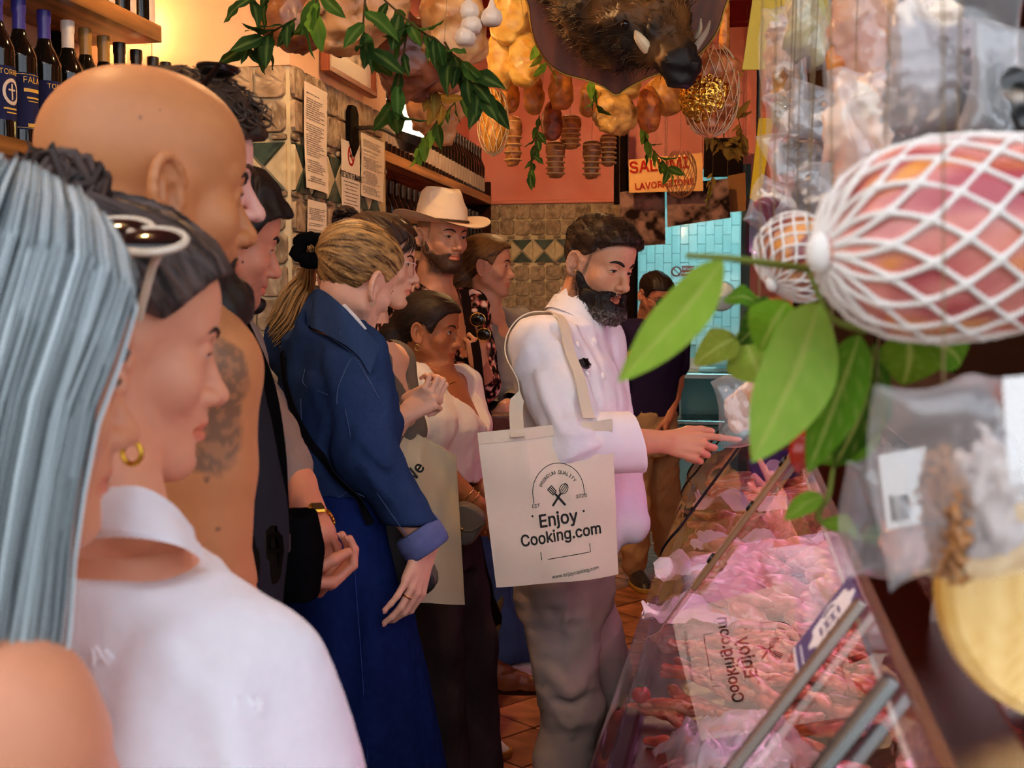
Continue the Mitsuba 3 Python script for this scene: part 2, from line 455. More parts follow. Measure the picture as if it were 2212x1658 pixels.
# tumbled stone tiles
def tumbled(w, h, seed, depth=0.013):
 r = np.random.default_rng(seed)
 n = 24
 a = np.arange(n) * 2 * np.pi / n + np.pi / 24
 ca, sa = np.cos(a), np.sin(a)
 s = 1 / (np.abs(ca) ** 9 + np.abs(sa) ** 9) ** (1 / 9) * (1 + r.normal(0, 0.012, n))
 o = np.stack([ca * s * w / 2, sa * s * h / 2], 1)
 v = np.vstack([np.c_[o, np.zeros(n)], np.c_[o * 0.985, np.full(n, depth * 0.72)], np.c_[o * 0.95, np.full(n, depth)]])
 m = fine(trimesh.convex.convex_hull(v), 0.021)
 q = np.array(m.vertices)
 pit = np.clip((meshkit.fbm(q * 95, 2, seed) - 0.56) / 0.12, 0, 1) * (q[:, 2] > depth * 0.6)
 c = two_tone(q, *STONE, 32, seed) * (0.78 + 0.06 * (seed % 8))
 q[:, 2] -= 0.003 * pit
 c = c + (lin("#cdc2a8") - c) * pit[:, None] * 0.5
 return trimesh.Trimesh(q, m.faces, process=False), c
stone_ply = [shape(m, "m_matte", c, True) for m, c in (tumbled(0.094, 0.094, s) for s in range(8))]
thin_ply = [shape(m, "m_matte", c, True) for m, c in (tumbled(0.046, 0.018, 40 + s) for s in range(4))]
def tri_prism(a, b, c, depth=0.014, gap=0.0035):
 p = np.array([a, b, c], float)
 ctr = p.mean(0)
 r = np.linalg.norm(p - ctr, axis=1).max()
 q = ctr + (p - ctr) * (1 - 2.2 * gap / r)
 v = np.vstack([np.c_[q, np.zeros(3)], np.c_[q, np.full(3, depth * 0.8)], np.c_[ctr + (q - ctr) * 0.96, np.full(3, depth)]])
 m = trimesh.convex.convex_hull(v)
 return trimesh.Trimesh(m.vertices, m.faces, process=False)
BW, BH = 0.145, 0.15
quad = [(-BW / 2, BH / 2), (BW / 2, BH / 2), (BW / 2, -BH / 2), (-BW / 2, -BH / 2)]
tri_ply = []
for i in range(4):
 m = fine(tri_prism(quad[i], quad[(i + 1) % 4], (0, 0)), 0.03)
 tri_ply.append(shape(m, "m_satin" if i % 2 == 0 else "m_matte", two_tone(m.vertices, *(GREEN_STONE if i % 2 == 0 else GROUT), 45, i), smooth=False))
def tiled_face(owner, origin, right, n_out, width, top, u0, keep):
 """rows of tumbled stone, a thin row, the band of triangles, a thin row, and stone again below"""
 M0 = frame(origin, x=right, z=n_out)
 def put_at(name, d, u, z):
  M = M0.copy(); M[:3, 3] = np.asarray(origin) + np.asarray(right) * u + np.array([0, 0, z])
  put(owner, name, d, TW(M))
 rows = [top - 0.05 - 0.1 * k for k in range(2)] + [top - 0.4425 - 0.1 * k for k in range(9)]
 for z in rows:
  for k in range(int(width / 0.1)):
   u = u0 + 0.1 * k + 0.05
   if keep(u, z):
    put_at("tile", stone_ply[rng.integers(8)], u + rng.normal(0, 0.0015), z + rng.normal(0, 0.0015))
 for z in (top - 0.213, top - 0.381):
  for k in range(int(width / 0.05)):
   if k % 2 == 0 and keep(u0 + 0.05 * k + 0.025, z):
    put_at("tile", thin_ply[rng.integers(4)], u0 + 0.05 * k + 0.025, z)
 for k in range(int(width / BW)):
  u = u0 + BW * (k + 0.5)
  if keep(u, top - 0.3):
   for t in tri_ply:
    put_at("tile", t, u, top - 0.302)
def visible(P, z_lo, x_lo, x_hi):
 def keep(u, z):
  q = pix(P(u, z))
  return x_lo < q[0] < x_hi and z > z_lo
 return keep
tiled_face(pillar, (PIL_X - 0.012, PIL_Y0 + 0.012, 0), (-1, 0, 0), (0, -1, 0), 0.55, 2.25, 0.008, visible(lambda u, z: (PIL_X - u, PIL_Y0, z), 1.3, 330, 640))
tiled_face(pillar, (PIL_X - 0.012, PIL_Y0 + 0.012, 0), (0, 1, 0), (1, 0, 0), 0.99, 2.25, 0.0, visible(lambda u, z: (PIL_X, PIL_Y0 + u, z), 1.4, 600, 850))
tiled_face(back, (-0.76, BACK_Y + 0.012, 0), (-1, 0, 0), (0, -1, 0), 1.0, 2.2, 0.0, visible(lambda u, z: (-0.76 - u, BACK_Y, z), 1.25, 1030, 1345))
scene[struct("trim_back_ledge")] = shape(box_between(np.array((BACK_X, BACK_Y - 0.012, 2.2)), np.array((-0.74, BACK_Y + 0.02, 2.222)), 0.004), "m_matte", lin("#db8c7a"), smooth=False)
# ---------------------------------------------------------------- shelves and bottles
def wood_color(v, M=None, seed=0):
 """grain along x of the local frame"""
 return two_tone(v, *WOOD, (2.5, 42, 42), seed, 4, 0.32, 0.68)
def beam(parent, name, size, M):
 m = gbox(size, step=(0.06, 0.011, 0.011))
 return put(parent, name, shape(m, "m_satin", wood_color(m.vertices), smooth=False), TW(M))
def bottle_parts(h=0.32, r=0.037, shoulder=0.62):
 hs = h * shoulder
 prof = [(0, 0.002), (r * 0.8, 0), (r, 0.006), (r, hs * 0.97), (r * 0.97, hs * 1.02), (r * 0.8, hs + 0.022), (r * 0.5, hs + 0.043), (0.0148, hs + 0.062), (0.0135, h - 0.03), (0.0158, h - 0.028), (0.0158, h - 0.002), (0.0, h)]
 cap = [(0.0, h + 0.0012), (0.0162, h + 0.0012), (0.0168, h - 0.002), (0.0168, h - 0.026), (0.0150, h - 0.03), (0.0152, h - 0.075), (0.0146, h - 0.076)]
 return lathe(prof, 28), lathe(cap[::-1], 28)
def wrap(m, r, a0):
 """bends a flat mesh (x along, y up, z out) round an upright cylinder; angle a0 is where x = 0"""
 v = np.array(m.vertices)
 a = a0 + v[:, 0] / r
 return trimesh.Trimesh(np.stack([(r + v[:, 2]) * np.cos(a), (r + v[:, 2]) * np.sin(a), v[:, 1]], 1), m.faces, process=False)
def curved_label(r, z0, z1, a0, half, n=14):
 a = np.linspace(a0 - half, a0 + half, n)
 P = np.stack([np.stack([r * np.cos(a), r * np.sin(a), np.full(n, z)], 1) for z in (z0, z1)], 1)
 return grid_mesh(P)
def shelf(label, p0, p1, depth, thick, side=-1):
 """a plank whose front top edge runs from p0 to p1"""
 p0, p1 = np.asarray(p0, float), np.asarray(p1, float)
 d = unit(p1 - p0); n = unit(np.cross((0, 0, 1), d)) * 1.0
 t = thing("wall_shelf", label, "shelf")
 c = (p0 + p1) / 2 + n * depth / 2 - np.array([0, 0, thick / 2])
 beam(t, "plank", (np.linalg.norm(p1 - p0), depth, thick), frame(c, x=d, z=(0, 0, 1)))
 for f in (0.12, 0.5, 0.88):
  q = p0 + (p1 - p0) * f + n * (depth - 0.02) - np.array([0, 0, thick + 0.05])
  part(t, "bracket", box((0.025, 0.04, 0.1), q, 0.004), "m_matte", lin("#1c1613"), smooth=False)
 return t
Z_LOW, Z_TOP = 1.908, 2.312
shelf("wooden shelf plank carrying the front row of wine bottles beside the bald man", (SHELF_X, 1.75, Z_LOW), (SHELF_X, 3.38, Z_LOW), 0.235, 0.04)
shelf("upper wooden shelf plank above the front row of wine bottles", (SHELF_X, 1.75, Z_TOP), (SHELF_X, 3.16, Z_TOP), 0.235, 0.045)
shelf("low wooden shelf plank behind the grey haired woman", (SHELF_X, 1.2, 1.5), (SHELF_X, 3.38, 1.5), 0.235, 0.04)
DARK_GLASS, NAVY, CREAM, GOLD = lin("#0c0d0a"), lin("#26294a"), lin("#ece4d6"), lin("#c9a24a")
def bottle(loc, label, cap_c, lab=None, h=0.335, r=0.039, group=None, a0=None):
 t = thing("wine_bottle", label, "bottle", group)
 g, c = bottle_parts(h, r)
 T_ = place(loc)
 part(t, "glass", g, "m_gloss", DARK_GLASS, 40, to_world=T_)
 part(t, "capsule", c, "m_satin", cap_c, 40, to_world=T_)
 if lab:
  bg, z0, z1, items = lab
  a0 = -0.25 if a0 is None else a0
  k = part(t, "paper_label", curved_label(r + 0.0006, z0, z1, a0, 1.15), "m_matte", bg, True, to_world=T_)
  for kind, x, z, s, cc, *tx in items:
   if kind == "t":
    m = text(tx[0], s, 0.0005); w = np.mean(m.bounds[:, 0]); m.apply_translation((-w + x, z, 0))
   elif kind == "b":
    m = box((s, tx[0], 0.0006), (x, z, 0.0003))
    m = m.subdivide().subdivide(); m = trimesh.Trimesh(m.vertices, m.faces, process=False)
   else:
    rr, nn = s, 20
    m = lathe([(rr * 0.72, 0), (rr * 0.72, 0.0006), (rr, 0.0006), (rr, 0)], nn); m = xf(m, np.array([[1, 0, 0, x], [0, 1.25, 0, z], [0, 0, 1, 0], [0, 0, 0, 1]]))
   part(k, "print", wrap(m, r + 0.0012, a0), "m_satin", cc, False, to_world=T_)
 return t
navy_lab = (NAVY, 0.045, 0.165, [("t", 0.0, 0.146, 0.012, GOLD, "TORRE"), ("o", 0.004, 0.108, 0.024, lin("#c8b9a8")), ("b", 0.004, 0.108, 0.004, lin("#c8b9a8"), 0.036), ("b", 0.004, 0.112, 0.02, lin("#c8b9a8"), 0.004),
        ("b", 0.0, 0.07, 0.036, GOLD, 0.004), ("b", 0.004, 0.061, 0.03, GOLD, 0.003)])
fala_lab = (NAVY, 0.035, 0.165, [("t", 0.0, 0.142, 0.014, GOLD, "FALA"), ("b", 0.0, 0.125, 0.045, GOLD, 0.008), ("b", 0.002, 0.108, 0.036, GOLD, 0.004), ("b", 0.002, 0.1, 0.03, GOLD, 0.002),
        ("b", 0.0, 0.045, 0.03, GOLD, 0.008), ("b", 0, 0.161, 0.08, GOLD, 0.0012), ("b", 0, 0.039, 0.08, GOLD, 0.0012)])
white_lab = (CREAM, 0.035, 0.16, [("b", 0.002, 0.135, 0.010, lin("#a8221c"), 0.012), ("b", 0.010, 0.122, 0.008, lin("#a8221c"), 0.010), ("t", 0.0, 0.083, 0.009, lin("#4a4440"), "VYRE"),
        ("b", 0, 0.105, 0.04, lin("#b8aea2"), 0.002), ("b", 0, 0.055, 0.03, lin("#8f867b"), 0.002), ("b", 0, 0.048, 0.04, lin("#8f867b"), 0.002)])
gold_lab = (CREAM, 0.03, 0.125, [("b", 0.014, 0.138, 0.026, GOLD, 0.036), ("b", 0, 0.09, 0.04, lin("#a89e90"), 0.002), ("b", 0, 0.06, 0.05, lin("#a89e90"), 0.002)])
BLUE = lin("#2a2a86")
BOTTLES = [(-8, BLUE, navy_lab, "blue capped wine bottle cut off by the left picture edge, navy label with crest"),
  (41, BLUE, fala_lab, "blue capped wine bottle with navy label framed in gold lettered FALA"),
  (95, BLUE, navy_lab, "blue capped wine bottle with navy crest label beside the white capped bottle"),
  (146, lin("#d9d2c8"), white_lab, "wine bottle with a white cap and white label with red squares"),
  (184, lin("#8a6a34"), gold_lab, "gold capped wine bottle with cream label right after the white capped bottle"),
  (223, lin("#8a6a34"), gold_lab, "gold capped wine bottle with cream label next to the plain black bottles"),
  (257, lin("#15120f"), None, "black capped wine bottle without visible label, nearest of the plain four"),
  (293, lin("#15120f"), None, "black capped wine bottle, second of the plain four"),
  (329, lin("#15120f"), None, "black capped wine bottle above the curly haired man, third of the plain four"),
  (356, lin("#141310"), None, "dark wine bottle beside the stone pier, last of its row")]
for i, (px, cc, lab, txt) in enumerate(BOTTLES):
 y = at(px, 70, "x", -1.665)[1]
 bottle((-1.665, y, Z_LOW), txt, cc, lab, group="wine bottles on the front shelf")
for px, txt in ((215, "bottle base on the upper shelf, nearest of the three"), (262, "bottle base on the upper shelf, middle of the three"), (303, "bottle base with a pale label at the end of the upper shelf")):
 y = at(px, 10, "x", -1.68)[1]
 bottle((-1.68, y, Z_TOP), txt, lin("#15120f"), (CREAM, 0.01, 0.09, []), group="wine bottles on the upper front shelf", a0=0.7)
for k in range(5):
 bottle((-1.68, 1.9 + 0.12 * k, 1.5), "dark bottle with pale label on the low shelf behind the grey haired woman", lin("#15120f"), (CREAM, 0.05, 0.15, []), group="bottles on the low front shelf", h=0.3)
# rear shelves along the left wall
RS = -1.52
shelf("long rear shelf plank packed with upright wine bottles behind the pier", (RS, 4.5, 2.225), (RS, 7.25, 2.19), 0.23, 0.045)
shelf("lower rear shelf plank with bottles behind the man in the hat", (RS, 4.5, 1.80), (RS, 7.25, 1.80), 0.23, 0.045)
side = thing("shelf_upright", "dark wooden upright closing the rear bottle shelf by the pink wall", "shelf upright")
part(side, None, box_between(np.array((BACK_X + 0.005, 7.26, 1.2)), np.array((RS - 0.01, 7.29, 2.3)), 0.003), "m_matte", lin("#2a1712"), smooth=False)
gB, cB = bottle_parts(0.30, 0.036)
far_glass, far_cap, far_lab = shape(gB, "m_gloss", DARK_GLASS, 40), shape(cB, "m_satin", lin("#231b17"), 40), shape(curved_label(0.0366, 0.04, 0.12, -0.5, 1.2), "m_matte", lin("#9a8a80"), True)
for k in range(38):
 y = 4.58 + k * 0.07
 t = thing("wine_bottle", "dark wine bottle in the long upper row of the rear shelf", "bottle", "wine bottles on the rear upper shelf")
 T_ = place((RS - 0.06, y, 2.2255 - 0.035 * (y - 4.5) / 2.75))
 put(t, "glass", far_glass, T_); put(t, "capsule", far_cap, T_); put(t, "paper_label", far_lab, T_)
for k in range(26):
 y = 4.6 + k * 0.1
 t = thing("wine_bottle", "wine bottle with pale label in the lower row of the rear shelf", "bottle", "wine bottles on the rear lower shelf")
 T_ = place((RS - 0.06, y, 1.801))
 put(t, "glass", far_glass, T_); put(t, "capsule", far_cap, T_); put(t, "paper_label", far_lab, T_)
# ---------------------------------------------------------------- papers, picture and lamp on the pier
def paper(name, label, y0, y1, z0, z1, x=PIL_X + 0.006, bend=0.006, seed=0):
 def P(u, v):
  k = bend * (np.sin(u * 3 + seed) * 0.5 + np.sin(v * 5 + seed * 2) * 0.5) * (1 - 0.7 * v) + bend
  return np.stack([x + k, y0 + (y1 - y0) * u, z0 + (z1 - z0) * v], -1)
 u, v = np.meshgrid(np.linspace(0, 1, 10), np.linspace(0, 1, 18), indexing="ij")
 t = thing(name, label, "paper")
 part(t, "sheet", grid_mesh(P(u, v)), "m_matte", lin("#efe3cd"), True)
 r = np.random.default_rng(seed)
 ms, v = [], 0.93
 while v > 0.08:
  v -= 0.021 if r.random() > 0.12 else 0.05
  u = 0.08 + (0.1 if r.random() < 0.2 else 0)
  end = r.uniform(0.6, 0.93)
  while u < end:
   w = r.uniform(0.03, 0.14)
   a, b = np.meshgrid([u, min(u + w, end)], [v, v - 0.009], indexing="ij")
   ms.append(grid_mesh(P(a, b) + np.array([0.0008, 0, 0])))
   u += w + 0.018
 part(t, "printed_lines", cat(ms), "m_matte", lin("#847a6e"), False, kind="stuff")
 return t
paper("paper_notice", "long pale printed sheet nearest the corner of the stone pier", 3.475, 3.685, 1.893, 2.21, seed=1)
paper("paper_notice", "printed sheet with dense lines right of the no smoking notice", 4.02, 4.30, 1.918, 2.135, seed=2)
paper("paper_notice", "printed sheet low on the pier beside the ponytailed woman", 3.50, 3.665, 1.60, 1.86, seed=4)
vn = thing("no_smoking_notice", "no smoking notice lettered VIETATO FUMARE under the wall lamp", "notice")
part(vn, "sheet", box_between(np.array((PIL_X + 0.012, 3.815, 1.84)), np.array((PIL_X + 0.0135, 4.005, 2.085))), "m_matte", lin("#eadfca"), smooth=False)
Y_, Z_ = np.array([0, 1.0, 0]), np.array([0, 0, 1.0])
part(vn, "lettering", text_on("VIETATO FUMARE", (PIL_X + 0.0136, 3.91, 1.972), Y_, Z_, 0.019, True), "m_matte", lin("#2a2422"), smooth=False)
ring = lathe([(0.026, 0), (0.026, 0.001), (0.034, 0.001), (0.034, 0)], 32)
ring = cat(ring, xf(box((0.056, 0.008, 0.001), (0, 0, 0.0006)), frame((0, 0, 0), x=(0.7, -0.7, 0), z=(0, 0, 1))))
part(vn, "prohibition_sign", xf(ring, frame((PIL_X + 0.0136, 3.91, 2.04), x=Y_, y=Z_)), "m_matte", lin("#a3251f"), smooth=False)
cig = cat(box((0.03, 0.006, 0.0008), (0, -0.002, 0)), box((0.007, 0.02, 0.0008), (0.012, 0.008, 0)))
part(vn, "cigarette_symbol", xf(cig, frame((PIL_X + 0.0136, 3.91, 2.04), x=Y_, y=Z_)), "m_matte", lin("#2a2422"), smooth=False)
for k in range(7):
 part(vn, "printed_line", box((0.0008, 0.15 - 0.02 * (k % 3), 0.003), (PIL_X + 0.0138, 3.91, 1.95 - 0.012 * k)), "m_matte", lin("#8a8177"), smooth=False)
fr = thing("framed_picture", "framed picture in a wide white mount above the wall lamp", "picture")
FX, FY0, FY1, FZ0, FZ1 = PIL_X + 0.012, 3.645, 4.15, 2.27, 2.62
for (a, b) in (((FY0, FZ0), (FY0 + 0.022, FZ1)), ((FY1 - 0.022, FZ0), (FY1, FZ1)), ((FY0, FZ0), (FY1, FZ0 + 0.022)), ((FY0, FZ1 - 0.022), (FY1, FZ1))):
 part(fr, "frame_bar", box_between(np.array((FX - 0.01, a[0], a[1])), np.array((FX + 0.022, b[0], b[1])), 0.004), "m_satin", lin("#7a3a1c"), smooth=False)
part(fr, "mount", box_between(np.array((FX, FY0 + 0.02, FZ0 + 0.02)), np.array((FX + 0.004, FY1 - 0.02, FZ1 - 0.02))), "m_matte", lin("#efe6d2"), smooth=False)
ph = grid_mesh(np.array([[(FX + 0.0045, FY0 + 0.09, FZ0 + 0.085), (FX + 0.0045, FY0 + 0.09, FZ1 - 0.09)], [(FX + 0.0045, FY1 - 0.09, FZ0 + 0.085), (FX + 0.0045, FY1 - 0.09, FZ1 - 0.09)]]))
ph = fine(ph, 0.012)
part(fr, "photograph", ph, "m_matte", two_tone(ph.vertices, "#1c1416", "#cbb9a6", (1, 14, 18), 4, 3, 0.4, 0.6), False)
WARM = np.array([1.0, 0.57, 0.24])
wl = thing("wall_lamp", "black wall lamp with a ribbed white glass shade on the stone pier", "wall lamp")
LB = np.array([PIL_X, 3.935, 2.135])
plate = extrude([(-0.045, -0.055), (0, -0.095), (0.045, -0.055), (0.045, 0.05), (0.02, 0.075), (-0.02, 0.075), (-0.045, 0.05)], 0.016)
part(wl, "wall_plate", xf(plate, frame(LB + (0.003, 0, 0), x=Y_, y=Z_)), "m_matte", lin("#0a0908"), 20)
LC = np.array([-1.09, 3.93, 2.125])
part(wl, "arm", tube(spline([LB + (0.03, 0, 0), LB + (0.11, 0, -0.003), LC + (-0.03, 0, -0.035)], 10), 0.008, 10), "m_satin", lin("#0d0b0a"))
part(wl, "socket", lathe([(0.0, -0.065), (0.03, -0.06), (0.055, -0.03), (0.06, 0.0), (0.055, 0.0), (0.03, -0.03), (0.0, -0.035)], 24), "m_satin", lin("#0d0b0a"), to_world=TW(frame(LC + (0, 0, -0.015), z=(0.35, -0.1, 1), x=(1, 0, 0))))
a_ = np.arange(48) * 2 * np.pi / 48
prof = [(0.05, -0.015), (0.062, 0.015), (0.08, 0.05), (0.088, 0.075)]
P_ = np.stack([np.stack([(r * (1 + 0.02 * (np.arange(48) % 2))) * np.cos(a_), (r * (1 + 0.02 * (np.arange(48) % 2))) * np.sin(a_), np.full(48, z)], 1) for r, z in prof], 1)
scene["m_shade"] = {"type": "principledthin", "base_color": {"type": "rgb", "value": [0.9, 0.86, 0.78]}, "roughness": 0.6, "diff_trans": 1.1}
put(wl, "glass_shade", shape(grid_mesh(P_, True), "m_shade", smooth=True), TW(frame(LC, z=(0.35, -0.1, 1), x=(1, 0, 0))))
put(wl, "bulb", {**shape(sphere((0, 0, 0), 0.022, 2), "m_matte", lin("#ffffff"), True), "emitter": {"type": "area", "radiance": {"type": "rgb", "value": list(170.0 * WARM)}}},
 TW(frame(LC + (0.012, 0, 0.03), z=(0, 0, 1), x=(1, 0, 0))))
gl = thing("globe_lamp", "small yellow globe lamp on the plaster wall above the bottles", "lamp")
put(gl, "globe", {**shape(sphere((-1.78, 3.36, 2.36), 0.03, 3), "m_matte", lin("#ffe9a0"), True), "emitter": {"type": "area", "radiance": {"type": "rgb", "value": list(14.0 * WARM)}}})
part(gl, "base", lathe([(0, 0), (0.035, 0), (0.03, 0.02), (0.012, 0.03), (0, 0.03)], 20), "m_satin", lin("#6a4a20"), to_world=TW(frame((-1.78, PIL_Y0, 2.36), z=(0, -1, 0), x=(1, 0, 0))))
# pendant lamps over the aisle, above the picture's edge, that light the hanging cheeses and hams
def pendant(loc, power, label):
 t = thing("pendant_lamp", label, "lamp", "warm pendant lamps over the aisle")
 loc = np.asarray(loc, float)
 part(t, "shade", lathe([(0.03, 0.1), (0.05, 0.095), (0.11, 0.02), (0.115, 0.0), (0.108, 0.0), (0.045, 0.085), (0.03, 0.09)], 24), "m_satin", lin("#1a1512"), to_world=place(loc))
 part(t, "cord", tube([loc + (0, 0, 0.095), (loc[0], loc[1], CEIL - 0.036)], 0.004, 6), "m_matte", lin("#1a1512"))
 put(t, "bulb", {**shape(sphere((0, 0, 0), 0.03, 2), "m_matte", lin("#ffffff"), True), "emitter": {"type": "area", "radiance": {"type": "rgb", "value": list(power * WARM)}}}, place(loc + (0, 0, -0.012)))
for loc, pw, wh in (((-0.95, 3.0, 2.78), 250.0, "over the blond ponytail"), ((-0.75, 5.6, 2.95), 430.0, "over the aisle before the rear wall"), ((-1.0, 1.5, 2.7), 110.0, "over the bald man"), ((0.75, 1.9, 2.75), 90.0, "over the counter")):
 pendant(loc, pw, "black pendant lamp with a warm bulb hanging " + wh)
# ---------------------------------------------------------------- kitchen behind the opening
KY = 10.2
slab((-1.5, KY, 0), (0.9, KY + 0.1, 3.0), None, "wall_kitchen_back", lin("#9fb5b4"))
slab((-0.92, BACK_Y + 0.21, 0), (-0.86, KY, 3.0), None, "wall_kitchen_left", lin("#c9d6d4"))
slab((0.55, BACK_Y + 0.21, 0), (0.6, KY, 3.0), None, "wall_kitchen_right", lin("#c9d6d4"))
kt = [shape(box((0.066, 0.012, 0.148), (0, -0.006, 0), 0.003), "m_gloss", lin(c), smooth=False) for c in ("#dfeceb", "#d4e6e5", "#e6f0ee")]
for j in range(12):
 for i in range(15):
  x, z = -0.84 + 0.07 * i, 1.30 + 0.152 * (j - (i % 2) * 0.5)
  q = pix((x, KY, z))
  if 1380 < q[0] < 1625 and 440 < q[1] < 830:
   put("wall_kitchen_back", "tile", kt[rng.integers(3)], place((x, KY, z)))
kl = thing("ceiling_light", "white tube light on the kitchen ceiling beyond the opening", "ceiling light")
part(kl, "housing", box((0.2, 1.2, 0.05), (-0.25, 9.0, 2.96), 0.005), "m_matte", lin("#e0e0e0"), smooth=False)
put(kl, "tube", {**shape(box((0.12, 1.1, 0.03), (-0.25, 9.0, 2.915), 0.01), "m_matte", lin("#ffffff"), False), "emitter": {"type": "area", "radiance": {"type": "rgb", "value": [3.4, 7.4, 7.8]}}})
slab((-1.5, BACK_Y + 0.2, 3.0), (1.0, KY, 3.05), None, "ceiling_kitchen", lin("#d0d8d8"))
fs = thing("door_frame", "dark post at the left side of the kitchen opening", "door frame")
part(fs, "jamb", box_between(np.array((-0.745, BACK_Y - 0.03, 0)), np.array((-0.68, BACK_Y + 0.21, 2.42))), "m_matte", lin("#1d1512"), smooth=False)
part(fs, "jamb", box_between(np.array((-0.02, BACK_Y - 0.03, 0)), np.array((0.035, BACK_Y + 0.21, 2.42))), "m_matte", lin("#5b7674"), smooth=False)
ks = thing("no_smoking_sign", "round no smoking sign with red lettered plate on the kitchen wall", "sign")
K1 = at(1461, 586, "y", KY - 0.02)
rk = cat(lathe([(0.032, 0), (0.032, 0.002), (0.042, 0.002), (0.042, 0)], 28), xf(box((0.07, 0.008, 0.002), (0, 0, 0.001)), frame((0, 0, 0), x=(0.7, -0.7, 0), z=(0, 0, 1))))
X_ = np.array([1.0, 0, 0])
part(ks, "disc", xf(lathe([(0, 0), (0.042, 0), (0.042, 0.001), (0, 0.001)], 28), frame(K1, x=X_, y=Z_)), "m_matte", lin("#dfe6e2"), smooth=False)
part(ks, "ring", xf(rk, frame(K1 - (0, 0.001, 0), x=X_, y=Z_)), "m_matte", lin("#8c2a20"), smooth=False)
K2 = at(1486, 585, "y", KY - 0.02)
part(ks, "plate", box((0.105, 0.002, 0.085), K2, 0), "m_matte", lin("#a23226"), smooth=False)
part(ks, "lettering", cat(text_on("VIETATO", K2 + (0, -0.002, 0.018), X_, Z_, 0.02, True), text_on("FUMARE", K2 + (0, -0.002, -0.018), X_, Z_, 0.02, True)), "m_matte", lin("#efe9df"), smooth=False)
kb = thing("blue_notice", "small blue and white notice under the kitchen no smoking sign", "notice")
K3 = at(1478, 604, "y", KY - 0.02)
part(kb, "sheet", box((0.17, 0.002, 0.05), K3), "m_matte", lin("#d8e6ea"), smooth=False)
part(kb, "stripe", box((0.09, 0.002, 0.02), K3 + (0.035, -0.0015, 0.01)), "m_matte", lin("#3f6fae"), smooth=False)
st = thing("steel_table", "stainless steel kitchen table with lower shelf beyond the opening", "table")
TX0, TX1, TY0, TY1 = -0.55, 0.5, 9.45, 10.15
part(st, "tabletop", box_between(np.array((TX0, TY0, 0.98)), np.array((TX1, TY1, 1.02)), 0.004), "m_metal", lin("#aab4b4"), smooth=False)
part(st, "splashback", box_between(np.array((TX0, TY1 - 0.02, 1.02)), np.array((TX1, TY1, 1.12)), 0.004), "m_metal", lin("#aab4b4"), smooth=False)
part(st, "lower_shelf", box_between(np.array((TX0 + 0.03, TY0 + 0.03, 0.62)), np.array((TX1 - 0.03, TY1 - 0.03, 0.65)), 0.003), "m_metal", lin("#aab4b4"), smooth=False)
for x in (TX0 + 0.03, TX1 - 0.03):
 for y in (TY0 + 0.03, TY1 - 0.03):
  part(st, "leg", box((0.04, 0.04, 0.98), (x, y, 0.49)), "m_metal", lin("#9aa4a4"), smooth=False)
cb = thing("kitchen_cabinet", "pale steel cabinet under the kitchen table", "cabinet")
part(cb, "body", box_between(np.array((-0.5, 9.6, 0.03)), np.array((0.44, 10.1, 0.60)), 0.006), "m_satin", lin("#a9bdbb"), smooth=False)
for k in range(3):
 d = part(cb, "door", box_between(np.array((-0.49 + 0.31 * k, 9.58, 0.05)), np.array((-0.20 + 0.31 * k, 9.6, 0.58)), 0.004), "m_satin", lin("#b5c6c4"), smooth=False)
 part(d, "handle", box((0.012, 0.02, 0.12), (-0.23 + 0.31 * k, 9.57, 0.35), 0.003), "m_metal", lin("#aab4b4"), smooth=False)
sl = thing("meat_slicer", "steel meat slicer with a round blade on the kitchen table", "meat slicer")
S0 = at(1558, 640, "y", 9.75)
part(sl, "blade", xf(lathe([(0, -0.004), (0.105, -0.003), (0.118, 0), (0.105, 0.004), (0.03, 0.006), (0.03, 0.012), (0, 0.014)], 36), frame(S0, x=X_, y=Z_)), "m_metal", lin("#c6cccc"), 25)
part(sl, "blade_guard", tube([S0 + 0.125 * np.array([math.cos(t), 0.1, math.sin(t)]) for t in np.linspace(-0.6, 3.8, 24)], 0.012, 8), "m_satin", lin("#c2cccb"))
part(sl, "motor_housing", box((0.22, 0.2, 0.2), (S0[0], S0[1] + 0.12, 1.12), 0.03), "m_satin", lin("#7e9796"), smooth=False)
part(sl, "foot", box((0.34, 0.3, 0.04), (S0[0], S0[1] + 0.08, 1.04), 0.01), "m_satin", lin("#a9b9b8"), smooth=False)
part(sl, "carriage", box((0.2, 0.06, 0.12), (S0[0] + 0.06, S0[1] - 0.1, 1.13), 0.012), "m_satin", lin("#9fb4b3"), smooth=False)
ex = thing("kitchen_shelf", "steel wall shelf in the kitchen above the slicer", "shelf")
part(ex, "board", box((0.5, 0.25, 0.02), (0.22, KY - 0.13, 1.62), 0.003), "m_metal", lin("#aab4b4"), smooth=False)
part(ex, "box_unit", box((0.22, 0.2, 0.26), (0.26, KY - 0.13, 1.76), 0.01), "m_satin", lin("#6f8f90"), smooth=False)
